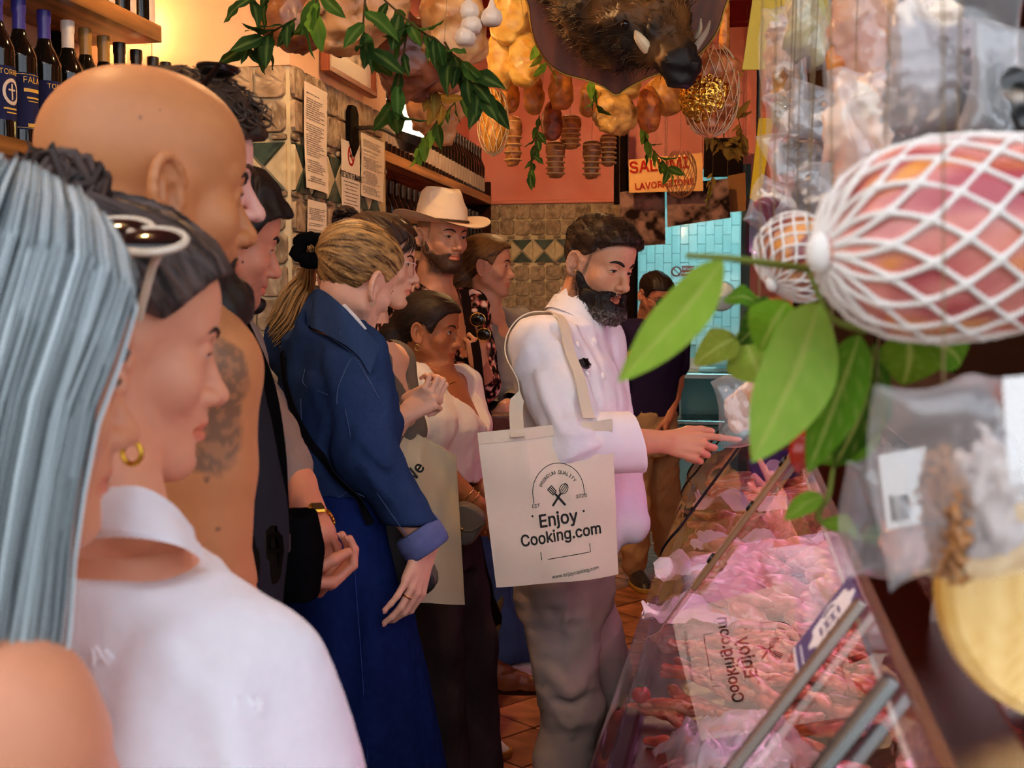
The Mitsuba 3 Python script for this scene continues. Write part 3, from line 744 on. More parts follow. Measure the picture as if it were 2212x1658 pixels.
# posters hung over the opening
def px_seed(q):
 return q[0][0]
def hung(name, label, q, d, mat, color=None, tilt=0.0):
 """a sheet hung at depth d whose corners are given clockwise from the top left"""
 P = [W(x, y, d) for x, y in q]
 n = unit(np.cross(P[1] - P[0], P[3] - P[0]))
 t = thing(name, label, "poster")
 th = 0.004
 v = np.array(P + [p + n * th for p in P])
 f = np.array([[0, 1, 2], [0, 2, 3], [4, 6, 5], [4, 7, 6], [0, 4, 5], [0, 5, 1], [1, 5, 6], [1, 6, 2], [2, 6, 7], [2, 7, 3], [3, 7, 4], [3, 4, 0]])
 m = trimesh.Trimesh(v, f, process=False)
 if mat == "m_photo":
  m = fine(split_mesh(m, 20), 0.012)
  part(t, "sheet", m, "m_matte", two_tone(m.vertices, "#1f1614", "#8a6c62", (19, 1, 15), int(px_seed(q)), 4, 0.36, 0.68), False)
 else:
  part(t, "sheet", m, mat, color, False)
 for i in (0, 1):
  part(t, "hanging_string", tube([P[i] + (0, 0, -0.005), (P[i][0], P[i][1], CEIL - 0.04)], 0.0015, 5), "m_matte", lin("#5a4a3a"))
 return t, P
hung("poster", "tall old photograph poster hanging left beside the chef's head", [(1338, 415), (1436, 400), (1437, 527), (1342, 534)], 6.9, "m_photo")
hung("poster", "wide dark photograph poster hanging over the kitchen opening", [(1440, 400), (1572, 385), (1578, 470), (1442, 490)], 6.85, "m_photo")
hung("poster", "brown card hanging at the right end of the posters", [(1572, 380), (1610, 372), (1612, 455), (1575, 458)], 6.95, "m_matte", lin("#8a5f3a"))
t_, P4 = hung("poster", "cream shop poster with red letters S and LAVORAZIONE", [(1358, 345), (1517, 330), (1519, 412), (1359, 416)], 6.75, "m_matte", lin("#d6a468"))
rt = unit(P4[1] - P4[0]); up_ = unit(P4[0] - P4[3]); nn_ = np.cross(rt, up_)
part(t_, "lettering", cat(text_on("SALUMI", P4[0] + rt * 0.17 - up_ * 0.045 + nn_ * 0.006, rt, up_, 0.062, True), text_on("LAVORAZIONE", P4[0] + rt * 0.20 - up_ * 0.155 + nn_ * 0.006, rt, up_, 0.034, True)),
 "m_matte", lin("#a5231c"), smooth=False)
for px0, px1, y0, y1, d, c, wh_ in ((1326, 1356, 250, 440, 7.2, "#17100e", "left side"), (1520, 1606, 300, 380, 7.2, "#1c1411", "right side")):
 b_ = thing("hanging_board", f"dark board hanging behind the posters at the {wh_} of the opening", "board")
 A, B = W(px0, y1, d), W(px1, y0, d)
 part(b_, "panel", box_between(A - (0, 0.01, 0), B + (0, 0.02, 0)), "m_matte", lin(c), smooth=False)
 part(b_, "hanger", tube([(A + B) / 2 + (0, 0, 0.1), ((A + B)[0] / 2, (A + B)[1] / 2, CEIL - 0.04)], 0.004, 6), "m_matte", lin(c))
cu_ = thing("wall_cupboard", "dark wooden cupboard standing against the rear wall behind the counter", "cupboard")
part(cu_, "body", box_between(np.array((0.30, 6.9, 0)), np.array((1.95, 7.66, 3.2)), 0.006), "m_matte", lin("#33231b"), smooth=False)
for k in range(4):
 d_ = part(cu_, "door", box_between(np.array((0.32 + 0.41 * k, 6.875, 0.08)), np.array((0.71 + 0.41 * k, 6.9, 3.14)), 0.004), "m_matte", lin("#3d2b21"), smooth=False)
 part(d_, "knob", sphere((0.68 + 0.41 * k, 6.865, 1.1), 0.012, 2), "m_metal", lin("#a08a60"), True)
# ---------------------------------------------------------------- the glass meat counter
LIPX, LIPZ, RX, RZ, CY0, CY1 = -0.205, 0.86, 0.098, 1.30, 0.35, 5.0
PROFILE = [(-0.196, 0.79), (-0.216, 0.825), (-0.216, 0.85), (-0.198, 0.882), (-0.165, 0.922), (RX, RZ)]
SLOPE = unit(np.array([RX + 0.165, 0, RZ - 0.922]))
GN = unit(np.array([-(RZ - 0.922), 0, RX + 0.165]))        # out of the glass, towards the customers
def on_glass(t, y, off=0.0):
 """t runs from 0 at the bend to 1 at the top rail"""
 return np.array([-0.165 + t * (RX + 0.165), y, 0.922 + t * (RZ - 0.922)]) + GN * off
ct = thing("meat_counter", "glass fronted refrigerated meat counter running into the shop", "counter")
part(ct, "base", box_between(np.array((-0.16, CY0, 0.08)), np.array((0.72, CY1, 0.76)), 0.01), "m_satin", lin("#3d3430"), smooth=False)
part(ct, "plinth", box_between(np.array((-0.10, CY0, 0.0)), np.array((0.70, CY1, 0.085))), "m_matte", lin("#1c1917"), smooth=False)
part(ct, "front_lip", box_between(np.array((-0.205, CY0, 0.755)), np.array((-0.175, CY1, 0.80)), 0.006), "m_satin", lin("#2a2426"), smooth=False)
part(ct, "deck", trimesh.convex.convex_hull(np.array([(x, y, z + q) for y in (CY0, CY1) for x, z in ((-0.18, 0.775), (0.62, 0.87)) for q in (0, -0.02)])), "m_metal", lin("#c9c4c4"), smooth=False)
part(ct, "rear_panel", box_between(np.array((0.60, CY0, 0.86)), np.array((0.62, CY1, 1.28)), 0.003), "m_satin", lin("#d9d0d2"), smooth=False)
part(ct, "top_rail", box_between(np.array((0.100, CY0, 1.262)), np.array((0.150, CY1, 1.304)), 0.006), "m_metal", lin("#b9aeb0"), smooth=False)
part(ct, "top_glass", box_between(np.array((0.150, CY0, 1.298)), np.array((0.235, CY1, 1.3))), "m_glass", None, smooth=False)
part(ct, "rear_rail", box_between(np.array((0.235, CY0, 1.262)), np.array((0.275, CY1, 1.306)), 0.006), "m_satin", lin("#241f1e"), smooth=False)
part(ct, "worktop", box_between(np.array((0.275, CY0, 1.272)), np.array((0.74, CY1, 1.30)), 0.004), "m_satin", lin("#4a3d38"), smooth=False)
for y in (CY0 + 0.03, 2.6, CY1 - 0.03):
 part(ct, "post", box((0.03, 0.03, 0.41), (0.60, y, 1.07), 0.004), "m_metal", lin("#8f8a88"), smooth=False)
JOINTS = [CY0, 0.755, 0.955, 2.03, 3.35, CY1]
for a, b in zip(JOINTS[:-1], JOINTS[1:]):
 sp = np.vstack([spline([(x, 0, z) for x, z in PROFILE[:-1]], 16), [[RX, 0, RZ]]])
 P = np.stack([sp + np.array([0, a + 0.004, 0]), sp + np.array([0, b - 0.004, 0])], 0)
 part(ct, "glass_pane", grid_mesh(P), "m_glass", None, True)
sp = np.vstack([spline([(x, 0, z) for x, z in PROFILE[:-1]], 16), [[RX, 0, RZ]]])
part(ct, "joint_seal", tube(sp + np.array([0, 3.35, 0]), 0.0045, 6), "m_satin", lin("#0b0a0b"))
part(ct, "joint_seal", tube(sp + np.array([0, CY1, 0]), 0.005, 6), "m_satin", lin("#0b0a0b"))
part(ct, "joint_seal", tube(sp + np.array([0, CY1 - 0.5, 0]), 0.0045, 6), "m_satin", lin("#0b0a0b"))
end = extrude([(x, z) for x, _, z in sp] + [(0.60, 1.28), (0.60, 0.87), (-0.19, 0.78)], 0.004)
part(ct, "end_pane", xf(end, frame((0, CY1 + 0.004, 0), x=(1, 0, 0), y=(0, 0, 1))), "m_glass", None, False)
def glass_bar(name, y, w, t0, t1, color, h=0.010, bsdf="m_metal"):
 c = on_glass((t0 + t1) / 2, y, h / 2 + 0.001)
 L = np.linalg.norm(on_glass(t1, y) - on_glass(t0, y))
 return part(ct, name, xf(box((L, w, h), (0, 0, 0), 0.002), frame(c, x=SLOPE, z=GN)), bsdf, lin(color), False)
glass_bar("joint_strip", 0.955, 0.012, 0.30, 1.0, "#b5a89e")
glass_bar("joint_strip", 0.757, 0.016, 0.55, 1.0, "#a8adad")
b_ = glass_bar("joint_bracket", 2.03, 0.030, 0.35, 0.98, "#7a5a34", bsdf="m_satin")
for t in (0.48, 0.72, 0.92):
 part(b_, "bolt", xf(lathe([(0, 0.005), (0.009, 0.004), (0.011, 0), (0, 0)][::-1], 14), frame(on_glass(t, 2.03, 0.011), z=GN, x=SLOPE)), "m_satin", lin("#1a1412"))
glass_bar("edge_strip", 2.09, 0.006, 0.1, 1.0, "#cfc6c8", 0.004)
# light of the case, under the top rail
PINK = np.array([1.0, 0.36, 0.70])
lt_ = part(ct, "lamp_housing", box_between(np.array((0.104, 0.7, 1.243)), np.array((0.150, CY1 - 0.05, 1.262)), 0.003), "m_satin", lin("#c9c0c2"), smooth=False)
q_ = np.array([(0.100, 0.75, 1.256), (0.146, 0.75, 1.238), (0.146, CY1 - 0.1, 1.238), (0.100, CY1 - 0.1, 1.256)])
put(lt_, "tube", {**shape(trimesh.Trimesh(q_, [[0, 2, 1], [0, 3, 2]], process=False), "m_matte", lin("#ffffff"), False), "emitter": {"type": "area", "radiance": {"type": "rgb", "value": list(5.2 * PINK)}}})
# warm strip light under the lip, over the floor
ls = part(ct, "strip_housing", box_between(np.array((-0.185, CY0, 0.735)), np.array((-0.162, CY1, 0.757)), 0.003), "m_satin", lin("#5a5350"), smooth=False)
q_ = np.array([(-0.187, CY0 + 0.1, 0.752), (-0.165, CY0 + 0.1, 0.733), (-0.165, CY1 - 0.1, 0.733), (-0.187, CY1 - 0.1, 0.752)])
put(ls, "strip_light", {**shape(trimesh.Trimesh(q_, [[0, 1, 2], [0, 2, 3]], process=False), "m_matte", lin("#ffffff"), False), "emitter": {"type": "area", "radiance": {"type": "rgb", "value": list(11.0 * np.array([1.0, 0.55, 0.10]))}}})
# price sticker on the glass
stk = thing("price_sticker", "purple sticker with a white oval emblem on the counter glass", "sticker")
S0_ = on_glass(0.905, 1.018, 0.002)
SM = frame(S0_, x=SLOPE, z=GN)
part(stk, "sheet", xf(box((0.082, 0.108, 0.0012), (0, 0, 0)), SM), "m_satin", lin("#3a2a6e"), False)
part(stk, "border", xf(cat(box((0.002, 0.108, 0.0006), (-0.041, 0, 0.0008)), box((0.082, 0.003, 0.0006), (0, -0.0535, 0.0008)), box((0.0012, 0.07, 0.0006), (-0.033, 0.0, 0.0008))), SM), "m_satin", lin("#e6e1ec"), False)
el = [(0.008 + (0.029 + 0.003 * math.cos(8 * t)) * math.cos(t), (0.040 + 0.003 * math.cos(8 * t)) * math.sin(t)) for t in np.linspace(0, 6.283, 64, endpoint=False)]
part(stk, "emblem", xf(extrude(el, 0.0006), SM @ np.array([[1, 0, 0, 0], [0, 1, 0, 0], [0, 0, 1, 0.0007], [0, 0, 0, 1]])), "m_satin", lin("#ece8ee"), False)
part(stk, "print", xf(cat([box((0.003, 0.022 - 0.002 * (k % 2), 0.0005), (-0.006 + 0.008 * k, 0, 0.0015)) for k in range(4)] + [box((0.016, 0.003, 0.0005), (0.006, s * 0.0095, 0.0015)) for s in (-1, 1)]), SM), "m_satin", lin("#2e2358"), False)
part(stk, "print", xf(cat([tube([(0.008 + 0.012 * math.cos(t) * 0.6, s * 0.020 + s * 0.010 * math.sin(t), 0.0014) for t in np.linspace(0.3, 2.8, 10)], 0.0012, 5) for s in (-1, 1)]), SM), "m_satin", lin("#2e2358"), False)
# ---------------------------------------------------------------- what lies in the case
def deck_z(x, y):
 return 0.775 + (x + 0.18) / 0.8 * 0.095
def blob(seed, size, bend=0.0, h=0.005, rough=0.2, taper=0.7, n=4):
 """an irregular piece of meat as a chain of rounded lumps"""
 r = np.random.default_rng(seed)
 L, w, t = size
 xs = np.linspace(-L / 2, L / 2, n)
 pts = [np.array([x, bend * (x / L * 2) ** 2 + r.normal(0, w * 0.08), r.normal(0, t * 0.08)]) for x in xs]
 rr = [w / 2 * (1 + r.normal(0, rough)) * (taper if i in (0, n - 1) else 1) for i in range(n)]
 S = np.array([1, 1, t / w], F32)
 def fn(p):
  q = p / S
  return sd_chain(q, pts, rr, k=w * 0.3) + w * rough * 0.5 * fbm3(q, 1.0 / w, seed, 2)
 e = np.array([L / 2 + w, w + abs(bend), w])
 m = sd_mesh(fn, -e, e, h)
 return m
def meat_col(m, a, b, scale, seed, fat=None):
 v = np.asarray(m.vertices)
 k = np.clip((meshkit.fbm(v * scale, 3, seed) - 0.3) / 0.4, 0, 1)[:, None]
 c = a + (b - a) * k
 if fat is not None:
  f = np.clip((meshkit.fbm(v * np.array([scale * 0.5, scale * 2, scale * 2]), 2, seed + 3) - 0.60) / 0.06, 0, 1)[:, None]
  c = c + (fat - c) * f
 return c
def kinds(specs, a, b, scale, fat=None):
 out = []
 for i, sp in enumerate(specs):
  m = blob(*sp)
  out.append(shape(m, "m_wet", meat_col(m, lin(a), lin(b), scale, i, None if fat is None else lin(fat)), True))
 return out
STRIP = kinds([(s, (0.13 + 0.01 * s, 0.026, 0.022), 0.014 * (s % 3 - 1), 0.005, 0.16, 0.8, 5) for s in range(5)], "#a5392c", "#d0705a", 60, "#e3a58f")
CHICK = kinds([(10 + s, (0.16, 0.062, 0.046), 0.02 * (s % 2), 0.006, 0.22, 0.55, 4) for s in range(5)], "#b8786a", "#dcab9a", 40, "#e6cdbb")
CHUNK = kinds([(20 + s, (0.10, 0.085, 0.06), 0.0, 0.006, 0.25, 0.8, 3) for s in range(4)], "#6e1f24", "#a5484a", 45, "#d8a59b")
SLICE = kinds([(30 + s, (0.17, 0.10, 0.024), 0.0, 0.006, 0.16, 0.7, 3) for s in range(4)], "#c0605a", "#dd9a8a", 35, "#efd2c4")
MINCE = kinds([(40 + s, (0.07, 0.07, 0.055), 0.0, 0.005, 0.4, 0.9, 3) for s in range(3)], "#8a3440", "#b9606a", 90)
rm = np.random.default_rng(77)
def heap(names, plies, n, x0, x1, y0, y1, levels, yaw, label, cat_, group, dz=0.03, tilt=10):
 for i in range(n):
  lv = i % levels
  f = 1 - 0.22 * lv
  x, y = rm.uniform(x0 + 0.03 * lv, x1 - 0.03 * lv), rm.uniform(y0 + 0.04 * lv, y1 - 0.04 * lv)
  z = deck_z(x, y) + 0.018 + dz * lv
  t = thing(names, label, cat_, group)
  put(t, None, plies[rm.integers(len(plies))], Tm().translate([x, y, z]).rotate([0, 0, 1], rm.normal(*yaw)).rotate([1, 0, 0], rm.normal(0, tilt)).rotate([0, 1, 0], rm.normal(0, tilt)))
heap("meat_steak", CHUNK, 26, -0.10, 0.42, 1.42, 1.85, 2, (20, 60), "dark red piece of meat in the nearest tray under the sticker", "meat", "dark red meat in the nearest tray", 0.04)
heap("meat_skewer", STRIP, 150, -0.16, 0.42, 1.84, 2.50, 5, (-35, 22), "long reddish strip of seasoned meat in the heap before the chicken", "meat", "reddish meat strips", 0.022)
heap("chicken_piece", CHICK, 95, -0.15, 0.44, 2.48, 3.30, 4, (-25, 25), "pale pink chicken piece in the middle of the case", "meat", "chicken pieces", 0.028)
heap("meat_chunk", MINCE, 60, -0.15, 0.40, 3.30, 3.80, 3, (0, 90), "small purple red lump of meat behind the chicken", "meat", "purple red meat lumps", 0.03)
heap("meat_slice", SLICE, 50, -0.15, 0.42, 3.80, 4.85, 3, (0, 40), "pale slice of meat at the far end of the case", "meat", "pale slices at the far end", 0.025)
def crumpled(P, amp, scale, seed):
 """a sheet (n, m, 3) pushed about along z and sideways by creases"""
 q = P.reshape(-1, 3)
 n1 = np.abs(meshkit.fbm(q * scale, 3, seed) - 0.5) * 2
 n2 = meshkit.fbm(q * scale * 1.7 + 5, 2, seed + 1) - 0.5
 n3 = meshkit.fbm(q * scale * 1.3 + 11, 2, seed + 2) - 0.5
 return (q + amp * np.stack([n2, n3, n1 * 1.6], 1)).reshape(P.shape)
for i, (px, py, d, w, l, lab) in enumerate(((1475, 1268, 2.95, 0.30, 0.16, "crumpled white paper at the front of the chicken"), (1640, 1215, 3.25, 0.34, 0.16, "crumpled white paper between the chicken and the purple meat"), (1420, 1345, 2.62, 0.20, 0.20, "white paper sheet standing at the lip of the case"),
          (1600, 1090, 3.95, 0.30, 0.2, "white paper edge in the far tray"))):
 c = W(px, py, d)
 c[0] = max(c[0], -0.20 + w / 2)
 c[2] = deck_z(c[0], c[1]) + 0.085
 u, v = np.meshgrid(np.linspace(-w / 2, w / 2, 30), np.linspace(-l / 2, l / 2, 22), indexing="ij")
 P = crumpled(np.stack([u, v, 0.02 * np.sin(u * 40 + i) * (v > 0)], -1) + c, 0.05, 14, 50 + i)
 t = thing("butcher_paper", lab, "paper")
 part(t, None, grid_mesh(P), "m_cloth", lin("#e6dfe6"), True)
t = thing("tomato", "small red tomato at the front lip of the case", "tomato")
tc = at(1385, 1500, "z", 0.85)
part(t, "fruit", sphere(tc, 0.017, 3, (1, 1, 0.9)), "m_wet", lin("#b5161a"), True)
part(t, "calyx", cat([tube([tc + (0, 0, 0.0155), tc + (0.008 * math.cos(a), 0.008 * math.sin(a), 0.016)], 0.0012, 5) for a in np.linspace(0, 6.28, 5, endpoint=False)]), "m_matte", lin("#2f5a22"))
pc = thing("price_card", "purple card with a white emblem standing among the far meat", "card", None)
c = W(1672, 1010, 4.1)
part(pc, "sheet", xf(box((0.16, 0.10, 0.003), (0, 0, 0)), frame(c, x=R_ + 0.3 * np.array([0, 0, 1.0]), z=-H_ + 0.4 * np.array([0, 0, 1]))), "m_satin", lin("#3d2c74"), False)
part(pc, "emblem", xf(lathe([(0, 0.003), (0.03, 0.003), (0.03, 0), (0, 0)][::-1], 20), frame(c - H_ * 0.003, x=R_, z=-H_ + 0.4 * np.array([0, 0, 1]))), "m_satin", lin("#ded7e6"), False)
part(pc, "stand", box((0.02, 0.02, c[2] - 0.84), (c[0], c[1] + 0.015, (c[2] + 0.82) / 2)), "m_satin", lin("#6a6470"), False)
# wooden block and boards on the worktop
wb = thing("wooden_board", "small round pale wooden board standing on the counter top at the right edge", "board")
bm0 = lathe([(0, -0.011), (0.066, -0.011), (0.0715, -0.006), (0.0715, 0.006), (0.066, 0.011), (0.035, 0.011), (0, 0.011)], 90)
bm0 = fine(bm0, 0.012)
part(wb, None, xf(bm0, frame(W(2310, 1270, 0.65), y=(0, 0.12, 1), z=-H_ + 0.1 * np.array([0, 0, 1]))), "m_satin", two_tone(bm0.vertices, "#c99a48", "#efcf8c", (120, 7, 20), 2, 3), 30 and True)
# ---------------------------------------------------------------- people: heads, hands, bodies as signed distance shapes
class Fig:
 """a smooth union of shapes, each kept to its own box"""
 def __init__(self):
  self.items = []
 def add(self, fn, lo, hi, k=0.01, op="u"):
  self.items.append((fn, np.asarray(lo, F32), np.asarray(hi, F32), k, op))
  return self
 def cone(self, a, b, ra, rb=None, k=0.012, op="u"):
  rb = ra if rb is None else rb
  a, b = np.asarray(a, float), np.asarray(b, float)
  r = max(ra, rb)
  return self.add(lambda p: sd_cone(p, a, b, ra, rb), np.minimum(a, b) - r, np.maximum(a, b) + r, k, op)
 def chain(self, pts, rads, k=0.012):
  for i in range(len(pts) - 1):
   self.cone(pts[i], pts[i + 1], rads[i], rads[i + 1], k)
  return self
 def ell(self, c, r, M=None, k=0.012, op="u"):
  c = np.asarray(c, float)
  return self.add(lambda p: sd_ell(p, c, r, M), c - max(r), c + max(r), k, op)
 def loft(self, M, st, k=0.012, power=2.0, op="u"):
  st = np.asarray(st, float)
  R = np.abs(np.asarray(M)[:3, :3])
  e = np.array([np.abs(st[:, 1]).max() + st[:, 3].max(), np.abs(st[:, 2]).max() + st[:, 4].max(), np.abs(st[:, 0]).max()])
  ext = R @ e
  c = np.asarray(M)[:3, 3]
  return self.add(lambda p: sd_loft(p, M, st, power), c - ext, c + ext, k, op)
 def __call__(self, p, margin=0.05):
  p = np.asarray(p, F32)
  d = np.full(len(p), margin, F32)
  if not len(p):
   return d
  a, b = p.min(0) - F32(margin), p.max(0) + F32(margin)
  for fn, lo, hi, k, op in self.items:
   if (lo > b).any() or (hi < a).any():
    continue
   mg = F32(margin if op == "u" else k + 0.001)
   m = ((p > lo - mg) & (p < hi + mg)).all(1)
   if not m.any():
    continue
   e = fn(p[m])
   if op == "u":
    d[m] = smin(d[m], e, k)
   else:
    d[m] = smax(d[m], -e, k)
  return d
def to_local(p, M):
 M = np.asarray(M, float)
 return ((p - M[:3, 3].astype(F32)) @ M[:3, :3].astype(F32)).astype(F32)
HEAD0 = dict(fem=0.0, s=1.0, jaw=1.0, nose=1.0, nose_w=1.0, chin=1.0, lips=1.0, mouth=0.0, eyes=0.6, cheek=1.0, ear=1.0, skull=1.0, gaze=(0, 0))
def head_items(P):
 """head in its own frame: x to the face, y to the person's left, z up, the origin between the ears"""
 f = Fig()
 fem, jw = P["fem"], P["jaw"] * (1 - 0.10 * P["fem"])
 nl, nw = P["nose"] * (1 - 0.08 * fem), P["nose_w"] * (1 - 0.1 * fem)
 f.ell((-0.014, 0, 0.046), (0.094, 0.0745, 0.080 * P["skull"]), k=0.01)
 f.ell((0.026, 0, 0.052), (0.067, 0.064, 0.062), k=0.03)
 f.ell((0.026, 0, -0.022), (0.058, 0.057 * (0.5 + 0.5 * jw), 0.068), k=0.03)
 f.ell((0.056, 0, -0.052), (0.034, 0.036 * jw, 0.036), k=0.02)
 f.ell((0.071, 0, -0.089), (0.021 * P["chin"], 0.020 * jw, 0.018), k=0.022)
 for s in (-1, 1):
  f.cone((0.002, s * 0.054 * jw, -0.042), (0.062, s * 0.018 * jw, -0.089), 0.017, 0.015, k=0.024)
  f.cone((0.002, s * 0.058 * jw, -0.042), (0.004, s * 0.062, 0.010), 0.014, 0.013, k=0.022)
  f.ell((0.052, s * 0.043, -0.018), (0.024, 0.021, 0.022 * P["cheek"]), k=0.02)
  f.cone((0.082, s * 0.012, 0.030), (0.066, s * 0.045, 0.030), 0.0085 - 0.002 * fem, 0.006, k=0.016)
  f.ell((0.0915, s * 0.031, 0.011), (0.0135, 0.0165, 0.0125), k=0.010, op="s")
 # lids round the eye, slit by the opening
 for s in (-1, 1):
  c = np.array([0.0715, s * 0.031, 0.011])
  f.ell(c, (0.0140, 0.0165, 0.0138), k=0.003)
  o = P["eyes"]
  f.ell(c + (0.0095, s * 0.0005, -0.003 + 0.003 * o), (0.013, 0.0132, 0.0012 + 0.0048 * o), k=0.0015, op="s")
 # nose
 f.cone((0.083, 0, 0.018), (0.086 + 0.018 * nl, 0, -0.022), 0.0075 * nw, 0.0105 * nw, k=0.012)
 f.ell((0.089 + 0.016 * nl, 0, -0.027), (0.0125, 0.0125 * nw, 0.0105), k=0.006)
 for s in (-1, 1):
  f.ell((0.086 + 0.007 * nl, s * 0.0135 * nw, -0.030), (0.0115, 0.0078, 0.0082), k=0.006)
  f.ell((0.090 + 0.010 * nl, s * 0.0075 * nw, -0.0385), (0.0058, 0.0034, 0.0042), k=0.003, op="s")
 # mouth
 lp, mo = P["lips"], P["mouth"]
 f.ell((0.086, 0, -0.0475), (0.010, 0.010, 0.010), k=0.012)
 for s in (-1, 1):
  f.cone((0.0905, s * 0.004, -0.0535), (0.078, s * 0.0235, -0.0585), 0.0062 * lp, 0.003, k=0.004)
  f.cone((0.0890, s * 0.002, -0.0665 - 0.008 * mo), (0.077, s * 0.0225, -0.0605), 0.0072 * lp, 0.003, k=0.004)
 for s in (-1, 1):
  f.cone((0.0985, 0, -0.0592), (0.080, s * 0.023, -0.0595), 0.0022, 0.0016, k=0.002, op="s")
 if mo > 0:
  f.ell((0.094, 0, -0.0605 - 0.003 * mo), (0.022, 0.015, 0.0068 * mo), k=0.003, op="s")
 # philtrum dip under the lower lip
 f.ell((0.097, 0, -0.0785), (0.011, 0.018, 0.006), k=0.008, op="s")
 # ears
 es = P["ear"]
 for s in (-1, 1):
  a = 0.42
  ex, ey = np.array([math.cos(a), -s * math.sin(a), 0]), np.array([s * math.sin(a) * s, s * math.cos(a), 0])
  tl = np.array([0.22, 0, 1.0]) / math.hypot(0.22, 1)
  ex = unit(ex - tl * (ex @ tl)) if False else ex
  up = unit(np.array([-0.2, s * 0.08, 1.0]))
  fx = unit(np.cross(np.array([0, s, 0]) * 0 + np.cross(up, ex), up))
  nn = unit(np.cross(fx, up)) * (1 if s < 0 else -1)
  nn = nn if nn[1] * s > 0 else -nn
  c = np.array([-0.012, s * 0.0805, 0.0])
  R = np.stack([fx, nn, up], 1)
  f.ell(c, (0.0195 * es, 0.0062, 0.033 * es), M=R, k=0.005)
  ring = [c + fx * (0.0175 * es * math.cos(t)) + up * (0.031 * es * math.sin(t)) + nn * 0.006 for t in np.linspace(0.25, 4.6, 12)]
  f.chain(ring, [0.0032] + [0.0042] * 10 + [0.005], k=0.003)
  f.ell(c + up * -0.0265 * es + fx * 0.006 + nn * 0.003, (0.0082, 0.0048, 0.0088), k=0.004)
  f.ell(c + fx * 0.003 + nn * 0.0085 - up * 0.003, (0.0105, 0.0100, 0.0145), M=R, k=0.002, op="s")
  f.ell(c + fx * -0.004 + nn * 0.0075 + up * 0.014, (0.009, 0.0055, 0.009), M=R, k=0.003, op="s")
  f.cone(c + fx * 0.0145 + nn * 0.003 - up * 0.010, c + fx * 0.0155 + nn * 0.002 - up * 0.002, 0.0045, 0.0045, k=0.004)
  f.chain([c + fx * -0.005 + nn * 0.0045 + up * 0.012, c + fx * -0.0085 + nn * 0.005 - up * 0.004, c + fx * -0.004 + nn * 0.005 - up * 0.017], [0.003, 0.0035, 0.003], k=0.003)
 return f
def paint_head(q, P, skin, C):
 """colour of the skin at head-local points: lips, cheeks, stubble, brows"""
 v = col_noise(q, skin, 0.05, 90, 5)
 lip = C.get("lip", skin * np.array([0.95, 0.62, 0.6]))
 mo = P["mouth"]
 u = np.maximum(0, 1 - ((np.abs(q[:, 1]) / 0.0265) ** 2 + ((q[:, 2] + 0.0605 + 0.004 * mo) / (0.0092 * (0.75 + 0.25 * P["lips"]) + 0.004 * mo)) ** 2)) ** 0.5
 w = np.clip(u * 2.4, 0, 1) * (q[:, 0] > 0.074)
 v = v + (lip - v) * w[:, None]
 if "stubble" in C:
  zt = np.interp(q[:, 0], [0.0, 0.02, 0.05, 0.075, 0.11], [0.0, -0.03, -0.048, -0.040, -0.040])
  m = np.clip((zt - q[:, 2]) / 0.012, 0, 1) * np.clip((q[:, 2] + 0.135) / 0.02, 0, 1) * np.clip((q[:, 0] + 0.02) / 0.015, 0, 1) * (1 - w)
  g = meshkit.noise(q * 900, 3)
  c, a = C["stubble"]
  v = v + (c - v) * (m * a * (0.55 + 0.7 * g)).clip(0, 1)[:, None]
 if "scalp" in C:
  c, a, zl = C["scalp"]
  m = np.clip((q[:, 2] - np.interp(q[:, 0], *zl)) / 0.012, 0, 1)
  g = meshkit.noise(q * 800, 4)
  m = m * np.clip((0.0745 + 0.02 * (q[:, 2] > 0.035) - np.abs(q[:, 1])) / 0.003, 0, 1)
  v = v + (c - v) * (m * a * (0.6 + 0.6 * g)).clip(0, 1)[:, None]
 return np.clip(v, 0, 1)
def hair_shell(head, thick, mask, groove, lo, hi, h):
 """hair over the head: the head swollen by thick(q), kept where mask(q) < 0, with grooves along the strands"""
 def fn(q):
  d = head(q) - thick(q) + groove(q)
  return smax(d, mask(q), 0.006)
 return sd_mesh(fn, lo, hi, h)
def short_mask(zl, x_back=-0.2, soft=1.0):
 """below the hairline, a curve of height over x"""
 xs, zs = zl
 return lambda q: ((np.interp(q[:, 0], xs, zs) - q[:, 2]) * soft).astype(F32)
def locks(paths, rads, sides=5, seed=0, flat=1.0):
 return cat([tube(p, r, sides) for p, r in zip(paths, rads)])
def eye_parts(M, P, iris, parent, hd):
 for k in (-1, 1):
  c = np.array([0.0715, k * 0.031, 0.011])
  look = unit(np.array([1, P["gaze"][0], P["gaze"][1]]))
  m = sphere((0, 0, 0), 0.0122, 3)
  ang = np.degrees(np.arccos(np.clip(unit(look) @ (m.vertices / 0.0122).T, -1, 1)))
  col = np.where(ang[:, None] < 14, lin("#0a0807"), np.where(ang[:, None] < 33, iris, lin("#b5a79c")))
  m.vertices = m.vertices + c
  part(parent, "eye", xf(m, M), "m_gloss", col, True)
  o = P["eyes"]
  t = np.linspace(-1, 1, 9)
  q = np.stack([0.0855 - 0.006 * t * t, k * 0.031 + k * 0.0005 + 0.0128 * t, 0.008 + 0.003 * o + (0.0012 + 0.0048 * o) * np.sqrt(1 - 0.96 * t * t)], 1)
  q[:, 0] = 0.100
  for _ in range(30):
   q[:, 0] -= np.clip(hd(q), -0.003, 0.003) * 0.9
  part(parent, "eyelashes", xf(tube(q + (0.0004, 0, 0), np.interp(np.linspace(0, 1, 9), [0, 0.5, 1], [0.0007, 0.0012, 0.0007]), 5), M), "m_hair", lin("#17100c"), True)
